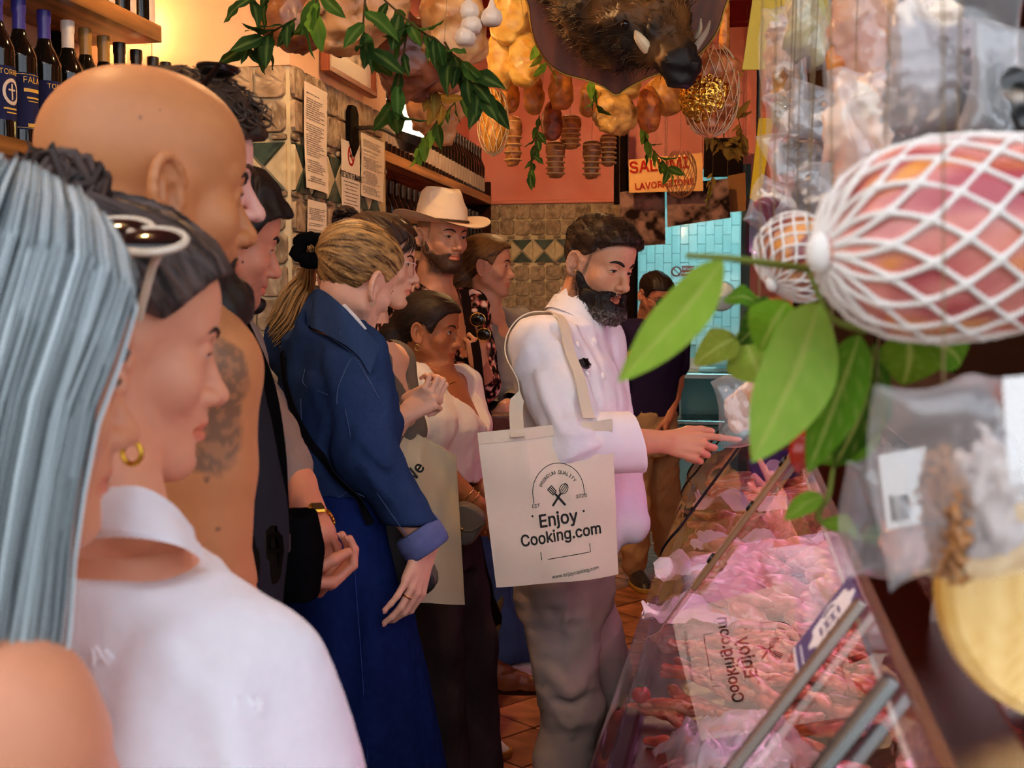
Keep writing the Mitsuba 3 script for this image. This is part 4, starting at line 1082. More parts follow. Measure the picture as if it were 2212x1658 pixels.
def brow_parts(M, hd, col, parent, w=1.0, z0=0.0, lift=0.0):
 for k in (-1, 1):
  pts = [(0.0895, k * 0.012, 0.0265 + z0), (0.0875, k * 0.024, 0.0325 + z0 + lift), (0.078, k * 0.038, 0.0335 + z0 + lift), (0.066, k * 0.049, 0.0285 + z0)]
  sp = spline(pts, 12)
  sp[:, 0] = 0.125
  for _ in range(40):
   sp[:, 0] -= np.clip(hd(sp), -0.004, 0.004) * 0.9
  sp[:, 0] -= 0.0004
  r = np.interp(np.linspace(0, 1, 12), [0, 0.25, 0.7, 1], [0.0022, 0.0036, 0.003, 0.0010]) * w
  m = tube(sp, r, 6)
  part(parent, "eyebrow", xf(m, M), "m_hair", col, True)
# hands: x to the fingers, y to the thumb's side, z out of the back of the hand
FINGERS = [((0.088, 0.026, 0.0), (0.045, 0.026, 0.021), 0.0090), ((0.092, 0.006, 0.003), (0.049, 0.030, 0.022), 0.0092), ((0.087, -0.013, 0.002), (0.045, 0.028, 0.021), 0.0086), ((0.078, -0.031, -0.003), (0.035, 0.021, 0.018), 0.0078)]
def hand_items(f, M, side=1, curls=((20, 30, 20),) * 4, spread=(6, 0, -5, -11), thumb=(35, 25, 20, 15), s=1.0):
 """side +1: a right hand seen from its back has the thumb to +y ... -1 mirrors; thumb: out, down, bend 1, bend 2 in degrees"""
 M = np.asarray(M, float)
 def w(v):
  v = np.asarray(v, float) * s
  return M[:3, :3] @ (v * (1, side, 1)) + M[:3, 3]
 kn = []
 for (k, L, r), cu, sp in zip(FINGERS, curls, spread):
  k = np.array(k)
  f.cone(w((0.004, k[1] * 0.55, -0.001)), w(k - (0.004, 0, 0.002)), 0.0125 * s, 0.0105 * s, k=0.010)
  a = 0.0
  p = k
  pts, rr = [p], [r * 1.06]
  for i, (l, c) in enumerate(zip(L, cu)):
   a += math.radians(c)
   sa = math.radians(sp)
   d = np.array([math.cos(a) * math.cos(sa), math.cos(a) * math.sin(sa), -math.sin(a)])
   p = p + d * l
   pts.append(p); rr.append(r * (1.0 - 0.09 * (i + 1)))
  f.chain([w(x) for x in pts], [x * s for x in rr], k=0.0035)
  kn.append(pts)
 f.cone(w((0.02, -0.012, -0.009)), w((0.06, -0.018, -0.010)), 0.014 * s, 0.011 * s, k=0.012)
 o, dn, b1, b2 = [math.radians(t) for t in thumb]
 p0 = np.array([0.018, 0.017, -0.008])
 d0 = np.array([math.cos(o) * math.cos(dn), math.sin(o) * math.cos(dn), -math.sin(dn)])
 p1 = p0 + d0 * 0.044
 o1 = o - b1
 d1 = np.array([math.cos(o1) * math.cos(dn), math.sin(o1) * math.cos(dn), -math.sin(dn)])
 p2 = p1 + d1 * 0.033
 o2 = o1 - b2
 d2 = np.array([math.cos(o2) * math.cos(dn), math.sin(o2) * math.cos(dn), -math.sin(dn)])
 p3 = p2 + d2 * 0.027
 f.cone(w(p0), w(p1), 0.0155 * s, 0.0120 * s, k=0.010)
 f.cone(w(p1), w(p2), 0.0112 * s, 0.0100 * s, k=0.004)
 f.cone(w(p2), w(p3), 0.0102 * s, 0.0080 * s, k=0.004)
 return [[w(x) for x in q] for q in kn], [w(x) for x in (p0, p1, p2, p3)]
def nails(parent, kn, th, M, side, s=1.0, color=None):
 up = np.asarray(M)[:3, 2]
 for q in kn + [th]:
  a, b = np.array(q[-2]), np.array(q[-1])
  d = unit(b - a)
  n = unit(up - d * (up @ d)) if abs(up @ d) < 0.97 else unit(np.cross(d, np.asarray(M)[:3, 1]))
  c = b + n * 0.0052 * s + d * 0.001
  m = sphere((0, 0, 0), 1.0, 2, (0.0062 * s, 0.0048 * s, 0.0022 * s))
  part(parent, "nail", xf(m, frame(c, x=d, z=n)), "m_satin", lin("#d79a86") if color is None else color, True)
def limb(f, a, b, c, r):
 """upper and lower limb with radii r: root, mid upper, joint, mid lower, end"""
 a, b, c = map(lambda v: np.asarray(v, float), (a, b, c))
 f.cone(a, a + (b - a) * 0.45, r[0], r[1]); f.cone(a + (b - a) * 0.45, b, r[1], r[2])
 f.cone(b, b + (c - b) * 0.35, r[2], r[3]); f.cone(b + (c - b) * 0.35, c, r[3], r[4])
 return f
def stick(fig, pts, off=0.002, it=24):
 """moves points onto the zero surface of a figure"""
 p = np.array(pts, F32)
 for _ in range(it):
  d = fig(p, 0.3)
  g = np.stack([(fig(p + np.eye(3, dtype=F32)[k] * F32(0.002), 0.3) - d) / F32(0.002) for k in range(3)], 1)
  g /= np.linalg.norm(g, axis=1, keepdims=True) + 1e-6
  p = p - g * np.clip(d - F32(off), -0.08, 0.08)[:, None] * F32(0.8)
 return p.astype(float), g.astype(float)
def fold_field(lines, fig):
 """ridges and valleys of cloth along polylines drawn on the surface of fig: (points, height, width); returns fn(p) to add to a distance"""
 L = [(stick(fig, spline(l, 7), 0.0)[0], a, w) for l, a, w in lines]
 def fn(p):
  out = np.zeros(len(p), F32)
  for l, a, w in L:
   lo, hi = l.min(0) - 3 * w, l.max(0) + 3 * w
   m = ((p > lo) & (p < hi)).all(1)
   if m.any():
    d = np.full(int(m.sum()), 9.0, F32)
    for i in range(len(l) - 1):
     d = np.minimum(d, sd_cone(p[m], l[i], l[i + 1], 0.0, 0.0))
    out[m] -= (a * np.exp(-(d / w) ** 2)).astype(F32)
  return out
 return fn
def fuzz(p, name, fn, color, n, length, seed=0, lay=(-0.6, 0, 0.3), r=0.0007, keep=None, box_=0.16, label=None):
 """short hairs standing on the zero surface of fn (head-local)"""
 g = np.random.default_rng(seed)
 q = g.uniform(-box_, box_, (n * 14, 3)).astype(F32) + F32((0, 0, 0.02))
 q = q[np.abs(fn(q)) < 0.03]
 if keep is not None:
  q = q[keep(q)]
 q = q[:n]
 pts, nr = stick(lambda x, m=0: fn(x), q, 0.0, 10)
 ok = np.abs(fn(pts.astype(F32))) < 0.003
 ms, cs = [], []
 for a, b in zip(pts[ok], nr[ok]):
  d = unit(np.asarray(lay) + 0.7 * b + 0.45 * g.normal(size=3)); L = length * g.uniform(0.6, 1.3)
  m = tube([a - b * 0.001, a + d * L * 0.5, a + d * L - b * L * 0.15], [r, r * 0.9, r * 0.2], 3, cap=False)
  ms.append(m); cs.append(np.tile(color * g.uniform(0.6, 1.7), (len(m.vertices), 1)))
 put(p.key, name, shape(xf(cat(ms), p.Ms), "m_hair", np.vstack(cs), True), kind="stuff", label=label)
def cloth_noise(seed, amp=0.006, s=(9, 9, 4), fine=0.0006):
 return lambda p: (amp * 2 * fbm3(p, s, seed, 3) + fine * 2 * fbm3(p, 60, seed + 9, 2)).astype(F32)
class Person:
 def __init__(self, label, skin, head_M, P=None, C=None):
  self.key = thing("person", label, "person")
  self.P = {**HEAD0, **(P or {})}
  self.C = C or {}
  self.skin = np.asarray(skin, float)
  s = self.P["s"]
  self.M = np.asarray(head_M, float)
  self.head = head_items(self.P)
  self.s = s
  self.body = Fig()
  hd = self.head
  M = self.M
  lo, hi = M[:3, 3] - 0.17, M[:3, 3] + 0.17
  self.body.add(lambda p: hd(to_local(p, M) / F32(s)) * F32(s), lo, hi, 0.014)
  self.hands = []
  self.Ms = M.copy(); self.Ms[:3, :3] *= s
 def L(self, *q):
  """head-local point to the world"""
  return self.Ms[:3, :3] @ np.asarray(q, float) + self.Ms[:3, 3]
 def neck(self, base, r=0.055, fwd=-0.022):
  b = self.L(fwd, 0, -0.03)
  base = np.asarray(base, float)
  self.body.cone(b, b + (base - b) * 0.6, r, r * 0.97, k=0.02)
  self.body.cone(b + (base - b) * 0.6, base, r * 0.97, r * 1.12, k=0.03)
  return self
 def skin_mesh(self, regions, extra=None, sub=None):
  ms = [sd_mesh(self.body if sub is None else sub, lo, hi, h * 1.25) for lo, hi, h in regions]
  m = cat(ms)
  v = np.asarray(m.vertices)
  q = to_local(v, self.M) / self.s
  col = paint_head(q, self.P, self.skin, self.C)
  far = (np.abs(q).max(1) > 0.16)
  col[far] = col_noise(v[far], self.skin, 0.05, 60, 2)
  if extra is not None:
   col = extra(v, col)
  part(self.key, "body", m, "m_skin", col, True)
 def around_head(self, h, lo=(-0.14, -0.12, -0.16), hi=(0.14, 0.12, 0.15)):
  c = np.array([self.L(x, y, z) for x in (lo[0], hi[0]) for y in (lo[1], hi[1]) for z in (lo[2], hi[2])])
  return c.min(0), c.max(0), h
 def hair(self, name, thick, mask, color, h=0.003, groove=None, paint=None, lo=(-0.16, -0.13, -0.16), hi=(0.15, 0.13, 0.17), label=None, head=None):
  s = self.s
  g = groove or (lambda q: (0.0022 * 2 * fbm3(q, (14, 70, 18), 3, 2)).astype(F32))
  base = Fig()
  base.items = self.head.items[:14] if head is None else head.items
  m = hair_shell(base, thick, mask, g, lo, hi, 1.3 * h / s)
  self.hair_fn = lambda q: np.maximum(base(q) - thick(q), mask(q) + 0.002).astype(F32)
  q = np.asarray(m.vertices)
  col = paint(q) if paint else col_noise(q * np.array([1, 5, 1.5]), color, 0.25, 60, 8)
  part(self.key, name, xf(m, self.Ms), "m_hair", col, True, label=label)
  return q
 def face(self, iris=None, brow=None, w=1.0, z0=0.0, lift=0.0):
  eye_parts(self.Ms, self.P, lin("#4a2f1c") if iris is None else iris, self.key, self.head)
  if brow is not None:
   brow_parts(self.Ms, self.head, brow, self.key, w, z0, lift)
 def garment(self, name, fig, regions, color, folds=None, noise=None, cut=None, bsdf="m_cloth", paint=None, label=None, inflate=0.0):
  def fn(p):
   d = fig(p) - F32(inflate)
   if folds is not None:
    d = d + folds(p)
   if noise is not None:
    d = d + noise(p)
   if cut is not None:
    d = smax(d, cut(p).astype(F32), 0.004)
   return d
  m = cat([sd_mesh(fn, lo, hi, h * 1.4) for lo, hi, h in regions])
  v = np.asarray(m.vertices)
  col = paint(v) if paint else col_noise(v, color, 0.05, 160, 6)
  return part(self.key, name, m, bsdf, col, True, label=label)
def head_frame(center, facing, up=(0, 0, 1)):
 """facing: direction of the face"""
 return frame(center, x=unit(facing), z=up) if False else _hf(center, facing, up)
def _hf(c, f, up=(0, 0, 1)):
 f = unit(f)
 up = np.asarray(up, float)
 z = unit(up - f * (up @ f))
 y = np.cross(z, f)
 M = np.eye(4)
 M[:3, 0], M[:3, 1], M[:3, 2], M[:3, 3] = f, y, z, c
 return M
def cam_dir(right, away, up=0.0):
 """a direction given as seen by the camera: to the right, away from it, up"""
 return unit(right * R_ + away * H_ + up * np.array([0, 0, 1.0]))
def below(z, soft=1.0):
 return lambda p: (p[:, 2] - z) * soft
# ---------------------------------------------------------------- leaves, hams, cheeses and the boar's head
# rails under the ceiling that the goods hang from
RAIL = {}
for nm, (x0, x1, y, z) in {"near": (-1.2, 0.9, 2.35, 2.62), "mid": (-1.2, 1.0, 3.15, 2.78), "far": (-1.25, 0.9, 4.1, 2.95), "right": (-0.1, 1.2, 1.15, 2.35), "front": (0.0, 1.1, 0.72, 2.2)}.items():
 t = thing("hanging_rail", f"black iron rail under the ceiling, {nm} one over the goods", "rail")
 part(t, "bar", tube([(x0, y, z), (x1, y, z)], 0.010, 8), "m_satin", lin("#15110f"))
 for x in (x0 + 0.15, x1 - 0.15):
  part(t, "hanger", tube([(x, y, z), (x, y, CEIL - 0.036)], 0.006, 6), "m_satin", lin("#15110f"))
 RAIL[nm] = (y, z)
def hang(parent, p, rail):
 y, z = RAIL[rail]
 part(parent, "string", tube([p, (p[0] * 0.98, y, z)], 0.0005, 4), "m_matte", lin("#7d6a4a"))
def leaf_mesh(L=0.095, w=0.027, curl=0.18, fold=0.25, seed=0):
 n, m = 12, 7
 u, v = np.meshgrid(np.linspace(0, 1, n), np.linspace(-1, 1, m), indexing="ij")
 wd = w * np.sin(np.pi * np.clip(u, 0, 1) ** 0.85) ** 0.85 * (1 - 0.15 * u)
 x = u * L
 y = v * wd / 2 * 1.6
 z = -curl * L * u ** 2 + fold * np.abs(y) + 0.003 * np.sin(u * 14 + seed) * np.abs(v)
 g = grid_mesh(np.stack([x, y, z], -1))
 vein = np.abs(v).ravel() < 0.05
 c = np.where(vein[:, None], 1.0, 0.0)
 return g, c
LEAVES = {}
def leaf_ply(tone, k):
 key = (tone, k)
 if key not in LEAVES:
  g, c = leaf_mesh(curl=0.1 + 0.12 * k, fold=0.15 + 0.1 * k, seed=k)
  base = {"dark": "#2c4420", "mid": "#3f5f26", "light": "#6f9a35", "dry": "#8a6a30", "yellow": "#7d8a35"}[tone]
  col = col_noise(g.vertices, lin(base), 0.2, 60, k)
  col = col + (lin("#8fa85a") - col) * c * 0.3
  LEAVES[key] = shape(g, "m_leaf", col, True)
 return LEAVES[key]
def branch(label, pts, n, tone, size=1.0, seed=0, droop=0.6, group=None, stem_r=0.0022):
 """a twig through pts with n leaves"""
 r = np.random.default_rng(seed)
 t = thing("bay_branch", label, "bay branch", group)
 sp = spline(pts, 40)
 top = sp[int(np.argmax(sp[:, 2]))]
 hang(t, top, min((k for k in ("near", "mid", "far")), key=lambda k: abs(RAIL[k][0] - top[1])))
 part(t, "stem", tube(sp, np.linspace(stem_r, stem_r * 0.5, 40), 6), "m_matte", lin("#4a3a20"))
 tg = np.gradient(sp, axis=0)
 for i in range(n):
  k = int((i + 0.7) / n * 39)
  d0 = unit(tg[k])
  side = unit(np.cross(d0, F_)) * (1 if i % 2 else -1)
  d = unit(0.4 * d0 + 0.6 * side + np.array([0, 0, -1.3 * droop]) + 0.35 * r.normal(size=3))
  nrm = unit(-F_ * r.uniform(0.3, 1.0) + 0.5 * r.normal(size=3))
  s = 0.74 * size * r.uniform(0.7, 1.15)
  M = frame(sp[k], x=d, z=nrm); M[:3, :3] *= s
  tn = tone if isinstance(tone, str) else tone[r.integers(len(tone))]
  put(t, "leaf", leaf_ply(tn, int(r.integers(3))), TW(M))
 return t
def ham(label, px, py, d, w, h, rail, a="#9a5a2c", b="#c98d52", seed=0, cat_="ham", name="cured_ham", group=None, flat=0.75, rot=0.0, pear=0.55, bsdf="m_satin", amp=0.10, step=0.007, rings=0):
 """a pear shaped cured piece: w, h in pixels of the photograph"""
 s = d / FPX
 c = W(px, py, d)
 rx, hz = w / 2 * s, h / 2 * s
 def fn(p):
  q = p / np.array([1, flat, 1], F32)
  z = q[:, 2] / F32(hz)
  k = np.interp(z, [-1, -0.5, 0, 0.5, 1.0], [0.86, 1.0, 0.92, pear + 0.15, pear * 0.55]).astype(F32) * F32(rx)
  r = np.sqrt(q[:, 0] ** 2 + q[:, 1] ** 2)
  dd = np.maximum((r - k) * 0.8, np.abs(q[:, 2]) - F32(hz))
  e = np.sqrt((q[:, 0] / rx) ** 2 + (q[:, 1] / rx) ** 2 + np.abs(q[:, 2] / hz) ** (8 if rings else 2))
  dd = smax(dd, (e - 1) * F32(min(rx, hz)), 0.02)
  dd = dd + F32(amp * rx) * 2 * fbm3(q, 1.3 / rx, seed, 3) - F32(0.35 * amp * rx) * np.abs(2 * fbm3(q, 3.0 / rx, seed + 60, 2))
  if rings:
   dd = dd + F32(0.04 * rx) * np.abs(np.sin(q[:, 2] / hz * rings * 1.5))
  return dd
 m = sd_mesh(fn, (-rx * 1.4, -rx * 1.4 * flat, -hz * 1.2), (rx * 1.4, rx * 1.4 * flat, hz * 1.2), step)
 v = np.asarray(m.vertices)
 k = np.clip((meshkit.fbm(v * (2.2 / rx), 4, seed + 7) - 0.32) / 0.36, 0, 1)[:, None]
 col = lin(a) + (lin(b) - lin(a)) * k
 M = frame(c, x=R_ * math.cos(rot) - np.array([0, 0, math.sin(rot)]), z=np.array([0, 0, 1.0]) * math.cos(rot) + R_ * math.sin(rot))
 t = thing(name, label, cat_, group)
 part(t, "body", xf(m, M), bsdf, col, True)
 hang(t, mp(M, 0, 0, hz * 0.85), rail)
 return t, M, rx, hz
def net(parent, M, rx, ry, hz, cells, rows, r, color, z0=-1.0, z1=0.9, top=None):
 """a knotted net drawn over an egg shape"""
 def P(a, z):
  k = np.sqrt(max(0.0, 1 - min(abs(z), 1) ** 2.4)) if top is None else top(z)
  return mp(M, rx * 1.02 * k * math.cos(a), ry * 1.02 * k * math.sin(a), z * hz)
 ms = []
 for i in range(cells):
  for s in (1, -1):
   pts = [P(2 * np.pi * (i + s * 0.5 * t * rows / 1.0) / cells, z0 + (z1 - z0) * t) for t in np.linspace(0, 1, rows * 3 + 1)]
   ms.append(tube(pts, r, 4, cap=False))
 part(parent, "net", cat(ms), "m_matte", lin(color), True)
# the near cluster of hams with bay leaves
G1 = "hams of the leafy cluster under the ceiling"
for a in (("brown cured ham at the left end of the leafy cluster", 640, 25, 2.50, 165, 170, "near", "#6b331a", "#a5642f", 1), ("large tan cured ham in the middle of the leafy cluster", 775, 20, 2.45, 230, 170, "near", "#a56a3a", "#d39a62", 2),
  ("reddish cured ham with its rind turned down beside the framed picture", 735, 45, 2.62, 190, 130, "near", "#7c2a18", "#a84f2c", 3), ("dark cured ham behind the bay leaves over the wall lamp", 885, 120, 2.55, 180, 180, "near", "#5c2a1c", "#90502f", 4),
  ("tan cured ham at the right end of the leafy cluster", 980, 50, 2.50, 160, 230, "near", "#b07038", "#d8a468", 5), ("small tan ham under the garlic", 955, 140, 2.58, 110, 130, "near", "#8a4a2a", "#c07c46", 6)):
 ham(*a[:7], a[7], a[8], a[9])
ham("tan cured ham hanging behind the wall lamp shade", 945, 225, 3.0, 130, 170, "mid", "#a56a3a", "#d39a62", 8)
gh = "garlic bulbs hanging beside the hams"
for i, (px, py) in enumerate(((1012, 22), (1005, 78), (1062, 35), (1018, 52))):
 c = W(px, py, 2.46)
 t = thing("garlic_bulb", "white garlic bulb hanging beside the leafy ham cluster", "garlic", gh)
 a_ = np.arange(24) * 2 * np.pi / 24
 prof = [(0.001, -0.020), (0.016, -0.018), (0.021, -0.006), (0.018, 0.008), (0.008, 0.018), (0.004, 0.030), (0.003, 0.045)]
 P = np.stack([np.stack([r * (1 + 0.10 * np.abs(np.cos(3.5 * a_))) * np.cos(a_), r * (1 + 0.10 * np.abs(np.cos(3.5 * a_))) * np.sin(a_), np.full(24, z)], 1) for r, z in prof], 1)
 part(t, "bulb", grid_mesh(P, True), "m_satin", lin("#d9c9b8"), True, to_world=place(c))
 hang(t, c + (0, 0, 0.045), "near")
B = lambda *q: [W(*x) for x in q]
gb = None
branch("bay branch reaching left before the plaster wall", B((640, 40, 2.3), (600, 62, 2.3), (560, 85, 2.3), (505, 100, 2.32)), 11, "dark", 0.95, 1, 0.7)
branch("bay branch cut by the top edge at the far left of the cluster", B((590, -30, 2.32), (560, -10, 2.32), (515, 5, 2.34)), 5, "dark", 0.9, 2)
branch("bay branch with pale green leaves before the large tan ham", B((700, -30, 2.25), (680, 10, 2.25), (665, 40, 2.26)), 8, ("mid", "light"), 1.1, 3)
branch("bay branch hanging down before the framed picture", B((790, -20, 2.25), (785, 60, 2.25), (795, 90, 2.25), (805, 125, 2.26)), 9, ("dark", "mid"), 1.05, 4)
branch("bay branch crossing the right half of the leafy cluster", B((830, 0, 2.26), (900, 60, 2.26), (960, 100, 2.27), (1030, 165, 2.28)), 16, ("dark", "mid"), 1.0, 5, 0.9)
branch("bay branch with a twig hanging over the wall lamp", B((880, 60, 2.28), (868, 140, 2.28), (850, 215, 2.28), (845, 240, 2.28)), 7, ("dark", "mid"), 1.05, 6, 1.2)
branch("bay branch beside the hanging cheeses", B((960, 90, 2.28), (995, 150, 2.29), (1030, 190, 2.29), (1060, 215, 2.3)), 10, "dark", 1.0, 7, 1.2)
branch("bay branch hanging behind the wall lamp", B((1010, 190, 2.9), (975, 230, 2.9), (930, 280, 2.9), (895, 325, 2.9)), 10, ("mid", "light"), 0.95, 8, 0.9)
branch("withered bay sprig right of the wall lamp", B((930, 170, 2.6), (940, 200, 2.6), (955, 225, 2.6)), 6, "dry", 0.9, 9, 0.8)
# cheeses and cured pieces in the middle distance
YA, YB, OA, OB = "#c9922e", "#e9c468", "#9a5a1e", "#d08a3a"
G2 = "hanging cheeses"
SPEC = [("pale bladder shaped cheese at the top left of the hanging cheeses", 1108, 35, 3.6, 105, 130, YA, YB, 11, 0.8), ("pale cheese under the topmost one, left of the wooden shield", 1085, 130, 3.65, 78, 130, YA, YB, 12, 0.9), ("pale cheese with a crease beside the wooden shield's edge", 1135, 130, 3.6, 80, 130, YA, YB, 13, 0.9),
  ("orange pear shaped cheese, left of three in a row", 1103, 205, 3.8, 50, 85, OA, OB, 14, 0.5), ("orange pear shaped cheese, middle of three in a row", 1152, 200, 3.75, 56, 105, OA, OB, 15, 0.5), ("dark orange pear shaped cheese under the shield's left edge", 1212, 190, 3.7, 62, 100, OA, "#b86a2a", 16, 0.6),
  ("brown cured piece between the roped sausages", 1192, 262, 3.9, 55, 90, "#5a2614", "#9a4a22", 17, 0.7), ("orange cheese left of the round mottled one", 1270, 215, 3.8, 48, 85, OA, OB, 18, 0.6), ("small yellow cheese under the shield's tip", 1330, 192, 3.85, 120, 50, YA, YB, 20, 0.9),
  ("orange cured piece right of the round mottled cheese", 1400, 235, 3.9, 60, 110, "#a5521e", "#d98a3e", 21, 0.7), ("mottled cheese below the boar's snout", 1438, 205, 3.95, 95, 90, OA, "#d9a04a", 22, 0.8), ("long orange sausage hanging at the right of the boar", 1565, 55, 3.6, 32, 150, "#b8641e", "#e09a3e", 23, 0.9)]
for lab, px, py, d, w, h, a, b, sd, pr in SPEC:
 ham(lab, px, py, d, w, h, "far" if d > 3.7 else "mid", a, b, sd, "cheese", "hanging_cheese", None, 0.8, 0, pr, "m_satin", 0.055, 0.007)
t, M_, rx_, hz_ = ham("round mottled cheese wheel hanging under the shield's tip", 1328, 245, 3.8, 98, 96, "far", "#8a5a22", "#e0b45c", 19, "cheese", "hanging_cheese", None, 0.6, 0, 1.3, "m_satin", 0.11, 0.006)
for lab, px, py, w, h, a, b, sd in (("roped sausage beside the netted cheese, leftmost of the roped five", 1108, 305, 40, 115, "#8a5426", "#b98040", 31), ("short brown roped sausage under the pear cheeses", 1232, 285, 46, 78, "#8a5426", "#b98040", 32), ("brown roped sausage hanging lowest before the pink wall", 1200, 345, 42, 85, "#7c4a24", "#a8703a", 33),
         ("brown roped sausage left of the dark board", 1278, 345, 40, 88, "#6e4020", "#9a6434", 34), ("brown roped sausage nearest the dark board", 1314, 325, 36, 75, "#6e4020", "#9a6434", 35)):
 t, M_, rx_, hz_ = ham(lab, px, py, 4.0, w, h, "far", a, b, sd, "sausage", "roped_sausage", None, 1.0, 0, 1.9, "m_satin", 0.04, 0.005, 5)
 part(t, "rope", cat([tube([mp(M_, rx_ * 0.94 * math.cos(q), rx_ * 0.94 * math.sin(q), z * hz_) for q in np.linspace(0, 6.28, 20, endpoint=False)], 0.0028, 5, closed=True) for z in np.linspace(-0.7, 0.7, 6)]), "m_matte", lin("#c9a46a"))
t, M_, rx_, hz_ = ham("round yellow cheese in a pale net left of the roped sausage", 1065, 262, 3.7, 64, 150, "far", "#c27a1e", "#e6a63c", 36, "cheese", "netted_cheese", None, 1.0, 0, 0.8, "m_satin", 0.04, 0.006)
net(t, M_, rx_ * 1.04, rx_ * 1.04, hz_, 12, 5, 0.0014, "#e6cf95")
t, M_, rx_, hz_ = ham("netted meat piece partly wrapped in gold foil under the boar's ear", 1535, 195, 3.3, 118, 200, "mid", "#8f4a28", "#d98a52", 37, "ham", "netted_ham", None, 0.9, 0, 0.9, "m_satin", 0.10, 0.006)
net(t, M_, rx_ * 1.03, rx_ * 1.0, hz_ * 1.02, 16, 6, 0.0013, "#e0c49a")
ff_ = lambda p: sd_ell(p, (-0.015, -0.012, -0.02), (rx_ * 1.0, rx_ * 0.95, hz_ * 0.62)) + 0.006 * np.abs(2 * fbm3(p, 60, 3, 2))
fm_ = sd_mesh(ff_, (-0.1, -0.1, -0.12), (0.1, 0.1, 0.1), 0.004)
part(t, "gold_foil", xf(fm_, M_), "m_metal", lin("#d9a94a"), False)
t = thing("empty_net", "thin brown net with dried leaves before the cream poster", "net")
Mn = frame(W(1470, 375, 4.2), x=R_, z=(0, 0, 1))
net(t, Mn, 0.055, 0.05, 0.085, 14, 6, 0.0011, "#b5794a")
hang(t, mp(Mn, 0, 0, 0.085), "far")
branch("bay branch hanging under the netted cheese", B((1165, 250, 3.7), (1160, 300, 3.7), (1150, 345, 3.7), (1145, 380, 3.7)), 16, ("dark", "mid"), 0.75, 21, 1.0)
branch("bay branch over the pale cheeses by the shield", B((1165, 90, 3.4), (1175, 125, 3.4), (1190, 150, 3.4)), 7, ("light", "yellow"), 0.8, 22, 0.6)
branch("bay branch hanging before the cream poster", B((1390, 270, 3.9), (1400, 310, 3.9), (1430, 345, 3.9), (1450, 375, 3.9)), 16, ("light", "mid"), 0.85, 23, 0.9)
branch("small bay sprig between the cheeses", B((1275, 165, 3.5), (1285, 200, 3.5), (1290, 230, 3.5)), 5, ("light", "mid"), 0.8, 24, 1.0)
branch("dried brown leaves hanging at the right under the netted meat", B((1520, 280, 4.1), (1560, 310, 4.1), (1590, 320, 4.1), (1600, 280, 4.1), (1580, 200, 4.1), (1575, 110, 4.1)), 46, "dry", 0.8, 25, 0.6)
branch("dried pods hanging before the wide poster", B((1540, 370, 4.6), (1535, 400, 4.6), (1530, 440, 4.6)), 8, ("yellow", "dry"), 0.6, 26, 1.3)
# boar's head on its shield
bo = thing("boar_head_trophy", "stuffed black boar head mounted on a dark wooden shield", "trophy")
D_ = 3.15
out = [(1142, -60), (1142, 20), (1152, 80), (1178, 130), (1215, 158), (1265, 172), (1300, 186), (1328, 204), (1352, 190), (1395, 168), (1440, 152), (1490, 130), (1535, 85), (1558, 30), (1562, -60), (1350, -110)]
o2 = spline(out, 90, True)
BN = unit(-F_ * 0.9 + np.array([0, 0, -0.25]))
Bx = unit(np.cross((0, 0, 1.0), BN)); By = np.cross(BN, Bx)
Bo = W(1350, 60, D_)
pl = [((p - Bo) @ Bx, (p - Bo) @ By) for p in (CAM + ray(x, y) * (((Bo - CAM) @ BN) / (ray(x, y) @ BN)) for x, y in o2)]
MB_ = frame(Bo, x=Bx, z=BN)
pm = fine(split_mesh(extrude(pl, 0.028), 20), 0.024)
part(bo, "shield", xf(pm, MB_), "m_satin", two_tone(pm.vertices, "#4a2412", "#7a4220", (36, 3, 36), 5), False)
part(bo, "gilt_edge", tube([mp(MB_, x, y, 0.029) for x, y in pl], 0.003, 5, closed=True), "m_metal", lin("#c9a24a"))
part(bo, "chain", tube([mp(MB_, 0, 0.16, 0.0), mp(MB_, 0, 0.2, -0.02) + (0, 0, 0.35)], 0.005, 6), "m_satin", lin("#2a211c"))
hf = Fig()
bp = lambda px, py, d: W(px, py, d)
hf.cone(bp(1290, -90, 3.05), bp(1335, -10, 2.98), 0.17, 0.14, k=0.05)
hf.cone(bp(1330, 0, 2.98), bp(1400, 50, 2.88), 0.13, 0.095, k=0.05)
hf.cone(bp(1400, 50, 2.88), bp(1462, 130, 2.78), 0.085, 0.046, k=0.03)
hf.cone(bp(1462, 128, 2.79), bp(1470, 146, 2.765), 0.046, 0.044, k=0.01)
hf.cone(bp(1235, 30, 3.05), bp(1330, 110, 3.0), 0.035, 0.045, k=0.05)
hf.ell(bp(1350, 40, 2.86), (0.05, 0.05, 0.05), k=0.03)
for dx in (-9, 9):
 hf.ell(bp(1472 + dx, 156, 2.735), (0.011, 0.012, 0.010), k=0.004, op="s")
fur_n = lambda p: (hf(p) + 0.006 * 2 * fbm3(p, (22, 22, 22), 51, 3) + 0.002 * 2 * fbm3(p, 90, 52, 2)).astype(F32)
bm_ = sd_mesh(fur_n, bp(1350, 40, 2.95) - 0.36, bp(1350, 40, 2.95) + 0.36, 0.009)
v_ = np.asarray(bm_.vertices)
k_ = np.clip((meshkit.fbm(v_ * 9, 3, 5) - 0.42) / 0.25, 0, 1)[:, None]
bc_ = lin("#1d150f") + (lin("#6a4824") - lin("#1d150f")) * k_
sn_ = np.linalg.norm(v_ - bp(1470, 150, 2.76), axis=1) < 0.05
bc_[sn_] = lin("#141112")
hk = part(bo, "head", bm_, "m_hair", bc_, True)
r_ = np.random.default_rng(3)
sel = r_.choice(len(v_), 4200, replace=False)
nv = np.asarray(bm_.vertex_normals)
fl_ = unit(bp(1290, 20, 3.1) - bp(1470, 120, 2.75))
ms_, cs_ = [], []
